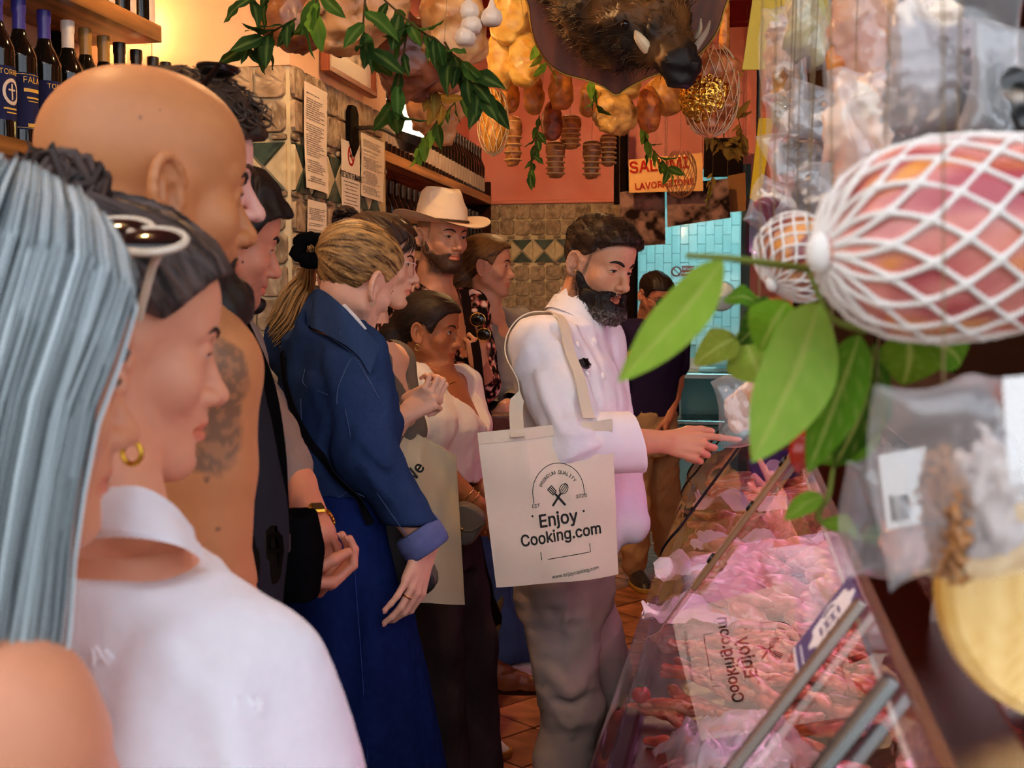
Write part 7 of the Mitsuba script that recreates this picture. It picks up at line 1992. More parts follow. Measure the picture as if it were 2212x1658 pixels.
# ================================================================ the man with the hat
def hat_man():
 f = cam_dir(0.62, -0.78, -0.10)
 p = Person("bearded man in cream hat and dark floral shirt with sunglasses", lin("#c58a68"), _hf(W(955, 515, 4.3), f, cam_dir(0.02, 0, 1.0)), dict(s=1.03, eyes=0.45, nose=1.05, mouth=0.0, gaze=(0.1, -0.2)),
   dict(stubble=(lin("#241812"), 0.9), scalp=(lin("#3a281d"), 0.7, ([-0.2, -0.03, -0.01, 0.02, 0.03, 0.05], [-0.06, -0.04, 0.0, -0.01, 0.04, 0.2]))))
 T0 = stand(W(938, 800, 4.40), cam_dir(0.75, -0.62))
 nb = mp(T0, 0.0, 0, 1.60)
 p.neck(nb, 0.06)
 sR, eR, wR = W(858, 668, 4.28), W(862, 830, 4.22), W(930, 960, 4.15)
 sL, eL, wL = W(1015, 668, 4.46), W(1040, 830, 4.42), W(1036, 775, 4.18)
 p.body.loft(T0, [(1.35, 0.03, 0, 0.12, 0.18), (1.50, 0.01, 0, 0.10, 0.17), (1.60, -0.01, 0, 0.07, 0.10)], k=0.03)
 limb(p.body, sR, eR, wR, (0.055, 0.05, 0.043, 0.042, 0.028)); limb(p.body, sL, eL, wL, (0.055, 0.05, 0.043, 0.042, 0.028))
 HM = frame(W(1032, 790, 4.16), x=unit(W(1040, 735, 4.12) - W(1030, 795, 4.16)), z=unit(-H_ + 0.5 * R_))
 kn, th = hand_items(p.body, HM, side=-1, curls=((62, 75, 40), (65, 75, 40), (66, 75, 40), (68, 75, 40)), thumb=(35, 35, 35, 25), s=1.02)
 p.skin_mesh([p.around_head(0.003, lo=(-0.13, -0.12, -0.14)), region([mp(T0, 0.0, -0.1, 1.36), mp(T0, 0.14, 0.1, 1.60), nb], 0.02, 0.006), region([W(1020, 830, 4.3), W(1055, 720, 4.12), wL], 0.04, 0.0036)])
 p.face(iris=lin("#3a2a1c"), brow=lin("#3a271a"), w=1.0)
 xs, zs = [-0.02, 0.005, 0.015, 0.028, 0.045, 0.064, 0.080, 0.095, 0.12], [0.0, 0.0, -0.018, -0.04, -0.054, -0.055, -0.046, -0.044, -0.044]
 def bmask(q):
  lip = np.where(q[:, 0] > 0.07, 0.0095 - np.sqrt((q[:, 1] / 2.2) ** 2 + ((q[:, 2] + 0.0615) / 0.9) ** 2), -1)
  return np.maximum(np.maximum(q[:, 2] - np.interp(q[:, 0], xs, zs), lip), np.maximum(0.006 - q[:, 0] - 0.25 * (q[:, 2] + 0.02), -(q[:, 2] + 0.118))).astype(F32)
 p.hair("beard", lambda q: (0.002 + 0.006 * np.clip((-0.05 - q[:, 2]) / 0.06, 0, 1)).astype(F32), bmask, lin("#3b291d"), 0.0032, groove=lambda q: (0.0018 * 2 * fbm3(q, (45, 60, 30), 6, 2)).astype(F32), lo=(-0.05, -0.11, -0.15), label="short dark beard")
 # hat: one turned brim with a dip, and a pinched crown
 hat = thing("cowboy_hat", "cream felt hat with a wide turned-up brim on the bearded man", "hat")
 HMt = p.Ms.copy(); HMt[:3, 3] = p.L(-0.012, 0, 0.060); HMt[:3, :3] = _hf((0, 0, 0), p.Ms[:3, 0], cam_dir(0.0, 0.05, 1))[:3, :3]
 u, v = np.meshgrid(np.linspace(0, 2 * np.pi, 56, endpoint=False), np.linspace(0, 1, 8), indexing="ij")
 ax_, ay_ = 0.108 + (0.185 - 0.108) * v, 0.087 + (0.170 - 0.087) * v
 P = np.stack([ax_ * np.cos(u), ay_ * np.sin(u), -0.004 + v ** 1.5 * (0.034 * np.sin(u) ** 2 - 0.010 * np.cos(u) ** 2)], -1)
 b = cat(grid_mesh(P, True), xf(grid_mesh(P[::-1], True), np.array([[1, 0, 0, 0], [0, 1, 0, 0], [0, 0, 1, -0.003], [0, 0, 0, 1]])))
 part(hat, "brim", xf(b, HMt), "m_cloth", lin("#e9d7bd"), True)
 cr = Fig()
 cr.loft(np.eye(4), [(-0.004, 0, 0, 0.110, 0.089), (0.05, 0, 0, 0.102, 0.083), (0.10, -0.005, 0, 0.088, 0.070), (0.118, -0.006, 0, 0.070, 0.052)], k=0.02)
 cr.cone((-0.05, 0, 0.130), (0.05, 0, 0.122), 0.014, 0.014, k=0.025, op="s")
 for s in (-1, 1):
  cr.ell((0.075, s * 0.062, 0.098), (0.04, 0.022, 0.034), k=0.02, op="s")
 part(hat, "crown", xf(sd_mesh(cr, (-0.13, -0.11, -0.02), (0.13, 0.11, 0.14), 0.004), HMt), "m_cloth", lin("#e9d7bd"), True)
 part(hat, "band", xf(tube([(0.1095 * math.cos(t), 0.0885 * math.sin(t), 0.004) for t in np.linspace(0, 6.28, 48, endpoint=False)], 0.005, 6, closed=True), HMt), "m_cloth", lin("#4a3a2a"))
 # floral shirt, open at the neck
 def floral(v):
  v = np.asarray(v)
  a = meshkit.fbm(v * 46, 2, 31); b = meshkit.fbm(v * 46 + 7, 2, 32)
  c = np.tile(lin("#1b1214"), (len(v), 1))
  c[a > 0.55] = lin("#8f3d3a"); c[a > 0.60] = lin("#c98d80"); c[a > 0.66] = lin("#e2bfae")
  c[(b > 0.63) & (a < 0.55)] = lin("#7c5a45")
  return c
 j = Fig()
 j.loft(T0, [(0.92, 0, 0, 0.135, 0.195), (1.10, 0.01, 0, 0.135, 0.185), (1.30, 0.03, 0, 0.145, 0.205), (1.48, 0.01, 0, 0.120, 0.19), (1.56, -0.01, 0, 0.085, 0.13)], k=0.03)
 j.cone(sR, sL, 0.066, 0.066, k=0.05)
 for s0, e0, w0, e in ((sR, eR, wR, 0.85), (sL, eL, wL, 0.25)):
  j.cone(s0, e0, 0.075, 0.066, k=0.03)
  j.cone(e0, e0 + (w0 - e0) * e, 0.066, 0.055, k=0.03)
 def cut(q):
  l = to_local(q, T0)
  v = np.where(l[:, 0] > -0.01, 0.018 + (l[:, 2] - 1.36) * 0.42 - np.abs(l[:, 1] - 0.0), -1)
  neck = 0.075 - np.sqrt((l[:, 0] + 0.01) ** 2 + l[:, 1] ** 2) - np.clip(1.53 - l[:, 2], 0, 1) * 4
  return np.maximum(v, neck)
 p.garment("floral_shirt", j, [region([mp(T0, 0.2, 0.25, 0.93), mp(T0, -0.2, -0.25, 1.62), eR, eL, sR, sL], 0.09, 0.0042)], None, noise=cloth_noise(16, 0.004), cut=cut, paint=floral)
 for s in (-1, 1):
  pts_u = spline([mp(T0, -0.075, s * 0.03, 1.635), mp(T0, 0.0, s * 0.085, 1.625), mp(T0, 0.085, s * 0.055, 1.56), mp(T0, 0.125, s * 0.03, 1.46)], 14)
  pts_l = spline([mp(T0, -0.105, s * 0.05, 1.585), mp(T0, -0.01, s * 0.130, 1.57), mp(T0, 0.105, s * 0.105, 1.51), mp(T0, 0.145, s * 0.06, 1.42)], 14)
  gm = grid_mesh(np.stack([pts_u, (pts_u + pts_l) / 2 + (0, 0, 0.01), pts_l], 1)).subdivide()
  gm = trimesh.Trimesh(gm.vertices, gm.faces, process=False)
  part(p.key, "shirt_collar", gm, "m_cloth", floral(gm.vertices), True)
 g = Fig()
 g.loft(T0, [(0.72, 0, 0, 0.13, 0.185), (0.95, 0, 0, 0.13, 0.185)], k=0.03)
 bR, bL = at(1010, 1492, "z", 0), at(1052, 1490, "z", 0)
 bR = at(985, 1485, "z", 0)
 for s, bt in ((-1, bR), (1, bL)):
  h, k_, ft = mp(T0, 0, s * 0.09, 0.80), (mp(T0, 0.03, s * 0.09, 0.80) + bt) / 2 + (0, 0, 0.03), bt + (0, 0, 0.30)
  g.cone(h, k_, 0.095, 0.07, k=0.03); g.cone(k_, ft, 0.07, 0.058, k=0.03)
 p.garment("dark_jeans", g, [region([bR, bL, mp(T0, -0.15, -0.2, 0.95), mp(T0, 0.15, 0.2, 0.95)], 0.09, 0.009)], lin("#1a1616"), noise=cloth_noise(17, 0.005))
 for bt in (bL, bR):
  Mb = _hf(np.array([bt[0], bt[1], 0]), cam_dir(1.0, -0.18 if bt is bL else 0.0), (0, 0, 1))
  fb = Fig()
  fb.loft(Mb, [(0.10, -0.005, 0, 0.052, 0.046), (0.18, -0.01, 0, 0.056, 0.05), (0.30, -0.01, 0, 0.068, 0.058), (0.385, -0.01, 0, 0.074, 0.062)], k=0.01)
  def scal(q, fb=fb, Mb=Mb):
   l = to_local(q, Mb)
   d = fb(q) + 0.004 * 2 * fbm3(q, (14, 14, 22), 41, 2)
   d = np.maximum(d, l[:, 2] - (0.36 + 0.025 * np.cos(np.arctan2(l[:, 1], l[:, 0]) * 2)))
   return np.maximum(d, -(sd_cone(l, (0, 0, 0.30), (0, 0, 0.42), 0.052, 0.06))).astype(F32)
  sh = sd_mesh(scal, mp(Mb, 0, 0, 0.25) - 0.17, mp(Mb, 0, 0, 0.25) + 0.17, 0.0055)
  bt_key = part(p.key, "boot", sh, "m_satin", col_noise(sh.vertices, lin("#66683a"), 0.25, 25, 5), True, label="green leather cowboy boot shaft")
  ff = Fig()
  ff.loft(Mb, [(0.012, 0.085, 0, 0.130, 0.042), (0.045, 0.07, 0, 0.120, 0.042), (0.075, 0.03, 0, 0.085, 0.040)], k=0.02)
  ff.cone(mp(Mb, -0.01, 0, 0.05), mp(Mb, -0.005, 0, 0.13), 0.044, 0.048, k=0.03)
  ff.cone(mp(Mb, 0.03, 0, 0.09), mp(Mb, 0.19, 0, 0.042), 0.036, 0.022, k=0.02)
  vm = sd_mesh(lambda q: ff(q) + 0.0025 * 2 * fbm3(q, (18, 18, 26), 43, 2), mp(Mb, 0.08, 0, 0.06) - 0.2, mp(Mb, 0.08, 0, 0.06) + 0.2, 0.005)
  part(bt_key, "vamp", vm, "m_satin", col_noise(vm.vertices, lin("#7b4a26"), 0.3, 22, 6), True, label="brown leather foot")
  part(bt_key, "heel", xf(box((0.06, 0.07, 0.032), (-0.03, 0, 0.016), 0.005), Mb), "m_matte", lin("#2a1a10"), False)
  so = xf(extrude([(0.035 + 0.0 * t, 0) for t in [0]] and [(0.09 + 0.14 * math.cos(t) * (1.0 if math.cos(t) > 0 else 0.75), 0.046 * math.sin(t)) for t in np.linspace(0, 6.28, 28, endpoint=False)], 0.012), Mb)
  part(bt_key, "sole", so, "m_matte", lin("#3a2415"), False)
  part(bt_key, "pull_hole", xf(lathe([(0, 0.003), (0.016, 0.003), (0.016, 0), (0, 0)][::-1], 16), frame(mp(Mb, -0.01, -0.062, 0.335), z=-H_, x=R_)), "m_matte", lin("#14100c"), False)
 # the bag strap he holds and the brown bag
 bag = thing("camera_bag", "brown leather bag on a dark strap held by the man in the hat", "bag")
 s0 = spline([W(1003, 625, 4.3), W(1012, 690, 4.25), W(1028, 750, 4.13), W(1040, 850, 4.14), W(1056, 905, 4.16)], 24)
 part(bag, "strap", ribbon(s0, 0.030, lambda i: -H_, 0.004), "m_cloth", lin("#1a1110"), 30)
 s1 = spline([W(1010, 640, 4.32), W(1018, 790, 4.24), W(1035, 905, 4.2)], 16)
 part(bag, "strap", ribbon(s1, 0.022, lambda i: -H_, 0.004), "m_cloth", lin("#2a1512"), 30)
 fb = Fig(); Bc = W(1068, 925, 4.2)
 fb.loft(frame(Bc, x=R_, z=-H_), [(-0.05, 0, 0, 0.085, 0.055), (0.05, 0, 0, 0.08, 0.05)], k=0.01, power=4)
 part(bag, "body", sd_mesh(fb, Bc - 0.12, Bc + 0.12, 0.006), "m_satin", lin("#4a1d14"), True)
 sg = thing("sunglasses", "dark sunglasses hanging by the strap beside the hat man's fist", "sunglasses")
 for c, r_ in ((W(1032, 690, 4.12), 0.024), (W(1045, 722, 4.10), 0.022)):
  part(sg, "lens", sphere(c, r_, 3, (1.05, 0.35, 0.9)), "m_gloss", lin("#0c0b0a"), True)
  part(sg, "rim", tube([c + 1.06 * r_ * (math.cos(t) * R_ + 0.88 * math.sin(t) * np.array([0, 0, 1])) - H_ * 0.002 for t in np.linspace(0, 6.28, 24, endpoint=False)], 0.0022, 6, closed=True), "m_metal", lin("#b8924a"))
 part(sg, "bridge", tube([W(1038, 703, 4.1), W(1042, 710, 4.09)], 0.002, 6), "m_metal", lin("#b8924a"))
 part(sg, "temple", tube(spline([W(1056, 722, 4.12), W(1062, 745, 4.13), W(1060, 765, 4.14)], 8), 0.003, 6), "m_satin", lin("#1a120e"))
 rg = thing("finger_ring", "dark band ring on the fist of the man in the hat", "ring")
 a, b = np.array(kn[1][0]), np.array(kn[1][1]); d = unit(b - a); e1 = unit(np.cross(d, (0.3, 0.2, 1))); e2 = np.cross(d, e1)
 part(rg, None, tube([(a + b) / 2 + 0.0105 * (math.cos(t) * e1 + math.sin(t) * e2) for t in np.linspace(0, 6.28, 18, endpoint=False)], 0.0022, 6, closed=True), "m_metal", lin("#2a2320"))
hat_man()
# ================================================================ the woman in the grey sweater at the back
def grey_woman():
 f = cam_dir(0.98, -0.08, -0.03)
 p = Person("woman with brown pulled back hair in grey sweater and blue flared jeans", lin("#cf9673"), _hf(W(1050, 580, 4.75), f), dict(fem=1.0, s=1.0, nose=0.9, lips=1.15, eyes=0.65))
 T0 = stand(W(1060, 800, 4.8), cam_dir(0.92, -0.38))
 nb = mp(T0, 0.0, 0, 1.50)
 p.neck(nb, 0.048)
 sR, eR, wR = W(1008, 700, 4.68), W(1040, 850, 4.62), W(1062, 905, 4.5)
 sL, eL, wL = W(1118, 695, 4.95), W(1145, 850, 4.9), W(1120, 900, 4.7)
 HM = frame(W(1085, 885, 4.42), x=unit(W(1078, 930, 4.40) - W(1095, 875, 4.42)), z=unit(-H_ + 0.3 * R_))
 limb(p.body, sL, eL, W(1088, 880, 4.43), (0.047, 0.043, 0.038, 0.036, 0.026))
 kn, th = hand_items(p.body, HM, side=-1, curls=((15, 20, 12), (18, 22, 14), (22, 24, 14), (25, 24, 14)), spread=(10, 3, -4, -10), thumb=(40, 20, 15, 10), s=0.95)
 p.body.loft(T0, [(1.38, 0.01, 0, 0.09, 0.14), (1.50, -0.01, 0, 0.05, 0.08)], k=0.03)
 p.skin_mesh([p.around_head(0.003, lo=(-0.13, -0.12, -0.15)), region([mp(T0, 0.0, -0.05, 1.40), mp(T0, 0.1, 0.05, 1.5), nb], 0.03, 0.007), region([W(1088, 880, 4.43), W(1080, 935, 4.4)], 0.05, 0.004)])
 p.face(iris=lin("#3a2a1c"), brow=lin("#2f1e14"), w=0.95)
 zl = ([-0.2, -0.07, -0.035, -0.015, 0.01, 0.03, 0.05, 0.075, 0.1], [-0.07, -0.06, -0.03, 0.03, 0.03, 0.012, 0.05, 0.076, 0.085])
 tie = np.array([-0.12, 0, -0.05], F32)
 hb = Fig(); hb.items = head_items(p.P).items[:14]
 hb.ell((-0.10, 0, -0.045), (0.045, 0.05, 0.05), k=0.03)
 p.hair("hair", lambda q: (0.012 + 0 * q[:, 0]).astype(F32), lambda q: np.minimum(short_mask(zl)(q), sd_ell(q, (-0.10, 0, -0.05), (0.065, 0.06, 0.065))), None, 0.0034, groove=tie_groove(tie, 0.0010, 50), paint=streaks(tie, lin("#2a1a0e"), lin("#6d4f2a"), 9), head=hb)
 t = Fig()
 t.loft(T0, [(0.98, 0, 0, 0.115, 0.155), (1.1, 0.0, 0, 0.11, 0.15), (1.25, 0.03, 0, 0.128, 0.165), (1.38, 0.01, 0, 0.105, 0.165), (1.45, -0.01, 0, 0.075, 0.12)], k=0.03)
 t.cone(sR, sL, 0.06, 0.06, k=0.05)
 for s0, e0, w0, e in ((sR, eR, wR, 0.9), (sL, eL, W(1095, 875, 4.44), 0.85)):
  t.cone(s0, e0, 0.06, 0.055, k=0.03); t.cone(e0, e0 + (w0 - e0) * e, 0.055, 0.042, k=0.03)
 fo = fold_field([([W(1045, 660, 4.6), W(1030, 690, 4.6), W(1010, 700, 4.6)], 0.008, 0.014), ([W(1045, 660, 4.6), W(1075, 690, 4.6), W(1110, 700, 4.65)], 0.008, 0.014), ([W(1060, 780, 4.6), W(1085, 820, 4.6), W(1110, 830, 4.65)], -0.008, 0.014)], t)
 p.garment("grey_sweater", t, [region([mp(T0, 0.2, 0.2, 0.98), mp(T0, -0.2, -0.2, 1.5), eR, eL, sR, sL], 0.09, 0.006)], lin("#8b857b"), folds=fo, noise=cloth_noise(19, 0.004), cut=lambda q: 0.07 - np.sqrt(((to_local(q, T0)[:, 0] - 0.03) / 1.2) ** 2 + to_local(q, T0)[:, 1] ** 2) - np.clip(1.42 - to_local(q, T0)[:, 2], 0, 1) * 3)
 bl = thing("belt", "dark leather belt over the jeans of the woman in the grey sweater", "belt")
 part(bl, "strap", tube([mp(T0, 0.124 * math.cos(a), 0.164 * math.sin(a), 0.985) for a in np.linspace(0, 6.28, 40, endpoint=False)], 0.016, 6, closed=True), "m_satin", lin("#1c1512"))
 part(bl, "buckle", xf(box((0.012, 0.05, 0.04), (0.145, 0, 0.985), 0.004), T0), "m_metal", lin("#b59a58"), False)
 g = Fig()
 g.loft(T0, [(0.72, 0, 0, 0.125, 0.175), (0.99, 0, 0, 0.115, 0.155)], k=0.03)
 fR, fL = at(1065, 1470, "z", 0), at(1112, 1462, "z", 0)
 for s, ft in ((-1, fR), (1, fL)):
  h = mp(T0, 0, s * 0.085, 0.80)
  k_ = (h + ft) / 2 + (0, 0, 0.05)
  g.cone(h, k_, 0.10, 0.085, k=0.03); g.cone(k_, ft + (0, 0, 0.17), 0.085, 0.135, k=0.03)
 p.garment("flared_jeans", g, [region([fR + (0, 0, 0.06), fL + (0, 0, 0.06), mp(T0, -0.15, -0.2, 0.99), mp(T0, 0.15, 0.2, 0.99)], 0.16, 0.008)], None, noise=cloth_noise(20, 0.008, (9, 9, 3)), cut=lambda q: 0.085 - q[:, 2], paint=denim_paint(lin("#46618f"), 12, 0.3))
 for ft in (fR, fL):
  shoe(p.key, R_[:2] - 0.25 * H_[:2], ft - 0.05 * R_, 0.25, lin("#ddd5cc"), lin("#b88a4a"), w=0.052)
grey_woman()
# ================================================================ the man at the far end
def back_man():
 f = cam_dir(0.42, -0.78, -0.42)
 p = Person("man in navy t-shirt and beige trousers looking down by the kitchen opening", lin("#c07f5e"), _hf(W(1415, 640, 6.6), f, cam_dir(0.05, -0.05, 1.0)), dict(s=1.02), dict(stubble=(lin("#1c1410"), 0.5)))
 T0 = stand(W(1400, 850, 6.68), cam_dir(0.5, -0.86))
 nb = mp(T0, 0.0, 0, 1.46)
 p.neck(nb, 0.058)
 sR, eR, wR = W(1325, 718, 6.55), W(1330, 800, 6.42), W(1385, 755, 6.25)
 sL, eL, wL = W(1468, 712, 6.75), W(1460, 830, 6.72), W(1442, 905, 6.6)
 limb(p.body, sR, eR, wR, (0.055, 0.05, 0.043, 0.042, 0.028)); limb(p.body, sL, eL, wL, (0.055, 0.05, 0.043, 0.042, 0.028))
 HM = frame(wR, x=unit(W(1415, 735, 6.2) - wR), z=-H_)
 hand_items(p.body, HM, side=1, curls=((40, 50, 30),) * 4, s=1.0)
 HM2 = frame(wL, x=unit(W(1440, 930, 6.58) - wL), z=unit(R_ - 0.4 * H_))
 hand_items(p.body, HM2, side=-1, curls=((25, 30, 20),) * 4, s=1.0)
 p.skin_mesh([p.around_head(0.0038, lo=(-0.13, -0.12, -0.15)), region([eR, wR, W(1415, 735, 6.2), sR], 0.06, 0.006), region([sL, eL, wL, W(1440, 935, 6.58)], 0.06, 0.006)])
 p.face(brow=lin("#1a110d"))
 zl = ([-0.2, -0.06, -0.035, -0.02, 0.010, 0.022, 0.045, 0.07, 0.085, 0.1], [-0.05, -0.04, -0.01, 0.03, 0.02, 0.0, 0.045, 0.066, 0.07, 0.075])
 p.hair("hair", lambda q: (0.009 + 0 * q[:, 0]).astype(F32), short_mask(zl), lin("#1a100b"), 0.0038)
 sg = thing("sunglasses", "dark sunglasses worn by the man at the far end", "sunglasses")
 for s in (-1, 1):
  part(sg, "lens", xf(sphere((0.097, s * 0.033, 0.008), 0.026, 2, (0.25, 1, 0.85)), p.Ms), "m_gloss", lin("#080808"), True)
  part(sg, "temple", tube([p.L(0.096, s * 0.058, 0.016), p.L(0.05, s * 0.08, 0.016), p.L(-0.01, s * 0.084, 0.016)], 0.0025, 6), "m_satin", lin("#120e0c"))
 part(sg, "bridge", tube([p.L(0.1, -0.01, 0.014), p.L(0.1, 0.01, 0.014)], 0.0025, 6), "m_satin", lin("#120e0c"))
 j = Fig()
 j.loft(T0, [(0.93, 0, 0, 0.135, 0.19), (1.1, 0.01, 0, 0.135, 0.18), (1.28, 0.03, 0, 0.142, 0.195), (1.40, 0.0, 0, 0.112, 0.18), (1.46, -0.01, 0, 0.085, 0.12)], k=0.03)
 j.cone(sR, sL, 0.066, 0.066, k=0.05)
 j.cone(sR, sR + (eR - sR) * 0.75, 0.072, 0.075, k=0.03); j.cone(sL, sL + (eL - sL) * 0.65, 0.072, 0.075, k=0.03)
 p.garment("navy_tshirt", j, [region([mp(T0, 0.2, 0.25, 0.93), mp(T0, -0.2, -0.25, 1.5), sR, sL], 0.1, 0.008)], lin("#2c2440"), noise=cloth_noise(22, 0.004))
 g = Fig()
 g.loft(T0, [(0.72, 0, 0, 0.13, 0.185), (0.96, 0, 0, 0.13, 0.18)], k=0.03)
 fR, fL = at(1372, 1262, "z", 0), at(1438, 1225, "z", 0)
 for s, ft in ((-1, fR), (1, fL)):
  h = mp(T0, 0, s * 0.09, 0.80); k_ = (h + ft) / 2 + (0, 0, 0.05) - 0.02 * H_
  g.cone(h, k_, 0.105, 0.085, k=0.03); g.cone(k_, ft + (0, 0, 0.11), 0.085, 0.068, k=0.03)
 p.garment("beige_trousers", g, [region([fR, fL, mp(T0, -0.15, -0.2, 0.96), mp(T0, 0.15, 0.2, 0.96)], 0.09, 0.009)], lin("#b79a6e"), noise=cloth_noise(23, 0.008, (9, 9, 9)))
 for ft in (fR, fL):
  shoe(p.key, cam_dir(0.15, -1)[:2], ft + 0.05 * H_, 0.28, lin("#2b2d2f"), lin("#b59a48"), w=0.05)
back_man()
# ================================================================ the young man in the taupe t-shirt
def taupe_man():
 f = cam_dir(0.85, 0.46, -0.22)
 p = Person("young man with chin beard in taupe t-shirt wearing a gold watch", lin("#c57f62"), _hf(W(478, 528, 2.15), f, cam_dir(0.12, 0.0, 1.0)), dict(s=1.0, nose=1.1, lips=1.15, eyes=0.35), dict(stubble=(lin("#2a1a14"), 0.35)))
 T0 = stand(W(425, 900, 2.32), cam_dir(0.86, 0.5))
 nb = mp(T0, 0.0, 0, 1.48)
 p.neck(nb, 0.056)
 sR, eR, wR = W(478, 775, 2.16), W(510, 1060, 2.12), W(598, 1262, 2.02)
 sL, eL, wL = W(470, 740, 2.55), W(600, 960, 2.52), W(687, 1150, 2.10)
 eL = W(610, 1000, 2.28)
 limb(p.body, sR, eR, wR, (0.05, 0.046, 0.041, 0.040, 0.027)); limb(p.body, sL, eL, wL, (0.05, 0.046, 0.041, 0.040, 0.029))
 HM = frame(wL, x=unit(W(728, 1250, 2.06) - wL), z=unit(-0.85 * H_ + 0.45 * R_))
 kn, th = hand_items(p.body, HM, side=-1, curls=((60, 45, 25), (62, 48, 25), (62, 50, 28), (60, 50, 28)), spread=(5, 1, -3, -8), thumb=(38, 30, 22, 12), s=1.02)
 HM2 = frame(wR, x=unit(W(700, 1322, 2.06) - wR), z=unit(np.array([0, 0, -1.0]) - 0.15 * H_))
 kn2, th2 = hand_items(p.body, HM2, side=1, curls=((40, 45, 30), (45, 50, 30), (48, 50, 30), (50, 50, 30)), thumb=(30, 25, 15, 15), s=1.02)
 def mole(v, c):
  d = np.linalg.norm(v - M0, axis=1)
  c[d < 0.0024] = lin("#4a2a20")
  return c
 M0 = stick(p.body, [W(554, 576, 2.06)], 0.0)[0][0]
 p.skin_mesh([p.around_head(0.0026, lo=(-0.13, -0.12, -0.18)), region([eL, wL, W(735, 1340, 2.04), wR], 0.05, 0.0026)], extra=mole)
 nails(p.key, kn, th, HM, -1, 1.0); nails(p.key, kn2, th2, HM2, 1, 1.0)
 p.face(iris=lin("#2a1a10"), brow=lin("#1c120d"), w=1.15)
 zl = ([-0.2, -0.06, -0.035, -0.02, 0.010, 0.022, 0.045, 0.07, 0.085, 0.1], [-0.05, -0.04, -0.01, 0.03, 0.02, -0.005, 0.05, 0.066, 0.072, 0.075])
 p.hair("hair", lambda q: (0.016 + 0.006 * (q[:, 0] > 0.02)).astype(F32), short_mask(zl), lin("#120c0a"), 0.003, groove=lambda q: (0.004 * 2 * fbm3(q, (28, 28, 28), 6, 2)).astype(F32))
 def bm(q):
  return (np.sqrt(((q[:, 1]) / 1.2) ** 2 + ((q[:, 2] + 0.093) / 1.0) ** 2) - 0.017).astype(F32) + np.where(q[:, 0] > 0.055, 0, 0.05).astype(F32)
 p.hair("chin_beard", lambda q: (0.006 + 0 * q[:, 0]).astype(F32), bm, lin("#140d0b"), 0.0026, groove=lambda q: (0.0018 * 2 * fbm3(q, (45, 60, 30), 6, 2)).astype(F32), lo=(0.02, -0.05, -0.13), hi=(0.12, 0.05, -0.06))
 j = Fig()
 j.loft(T0, [(0.90, 0, 0, 0.145, 0.195), (1.1, 0.01, 0, 0.142, 0.185), (1.28, 0.03, 0, 0.150, 0.205), (1.40, 0.0, 0, 0.118, 0.19), (1.475, -0.01, 0, 0.085, 0.12)], k=0.03)
 j.cone(sR, sL, 0.072, 0.072, k=0.05)
 j.cone(sR, sR + (eR - sR) * 0.85, 0.078, 0.080, k=0.03); j.cone(sL, eL, 0.07, 0.052, k=0.03)
 j.cone(eL, eL + (wL - eL) * 0.30, 0.052, 0.048, k=0.03)
 fo = fold_field([([W(525, 690, 2.0), W(565, 850, 2.0), W(600, 1050, 2.02)], 0.010, 0.018), ([W(545, 700, 2.05), W(600, 900, 2.06), W(625, 1080, 2.06)], -0.009, 0.018)], j)
 p.garment("taupe_tshirt", j, [region([mp(T0, 0.2, 0.25, 0.90), mp(T0, -0.2, -0.25, 1.53), sR, sL, eR, eL], 0.1, 0.0055)], lin("#85736b"), folds=fo, noise=cloth_noise(24, 0.005), cut=lambda q: 0.078 - np.sqrt((to_local(q, T0)[:, 0] - 0.02) ** 2 + to_local(q, T0)[:, 1] ** 2) - np.clip(1.43 - to_local(q, T0)[:, 2], 0, 1) * 4)
 g = Fig()
 g.loft(T0, [(0.72, 0, 0, 0.13, 0.185), (0.95, 0, 0, 0.135, 0.185)], k=0.03)
 legs(g, T0, 0.80, 0.09, 0.105, 0.08, 0.07, foot_z=0.08)
 p.garment("dark_trousers", g, [region([mp(T0, -0.15, -0.2, 0.03), mp(T0, 0.2, 0.2, 0.95)], 0.05, 0.011)], lin("#20201f"), noise=cloth_noise(25, 0.006))
 for s in (-0.085, 0.085):
  shoe(p.key, T0[:2, 0], mp(T0, -0.06, s, 0), 0.28, lin("#d9d2c6"), lin("#b9aa92"))
 w = thing("wrist_watch", "gold wrist watch of the man in the taupe t-shirt", "watch")
 ax = unit(wL - eL); c = wL - ax * 0.022
 z = unit(np.asarray(HM)[:3, 2] - ax * (np.asarray(HM)[:3, 2] @ ax)); y = np.cross(ax, z)
 n = 26
 for i in range(n):
  t = 2 * np.pi * i / n
  if math.cos(t) < 0.86:
   part(w, "strap_link", xf(box((0.013, 0.0088, 0.004), (0, 0, 0), 0.0012), frame(c + 0.0345 * (math.cos(t) * z + math.sin(t) * y), x=ax, z=math.cos(t) * z + math.sin(t) * y)), "m_metal", lin("#e0a93a"), 30)
 cz = c + z * 0.037
 part(w, "case", xf(box((0.026, 0.026, 0.007), (0, 0, 0), 0.003), frame(cz, x=ax, z=z)), "m_metal", lin("#e0a93a"), 30)
 part(w, "dial", xf(box((0.019, 0.019, 0.001), (0, 0, 0.004)), frame(cz, x=ax, z=z)), "m_gloss", lin("#3a2f18"), False)
 part(w, "crown", xf(lathe([(0, -0.002), (0.0025, -0.002), (0.0025, 0.002), (0, 0.002)], 10), frame(cz + y * 0.0145, z=y, x=ax)), "m_metal", lin("#e0a93a"))
 b = thing("sling_bag", "black sling bag with buckled strap hanging before the clasped hands", "bag")
 sp = spline([W(520, 690, 2.02), W(575, 820, 1.92), W(600, 960, 1.88), W(607, 1080, 1.86), W(612, 1170, 1.86)], 26)
 part(b, "strap", ribbon(sp, 0.024, lambda i: -H_, 0.003), "m_cloth", lin("#0c0b0d"), 30)
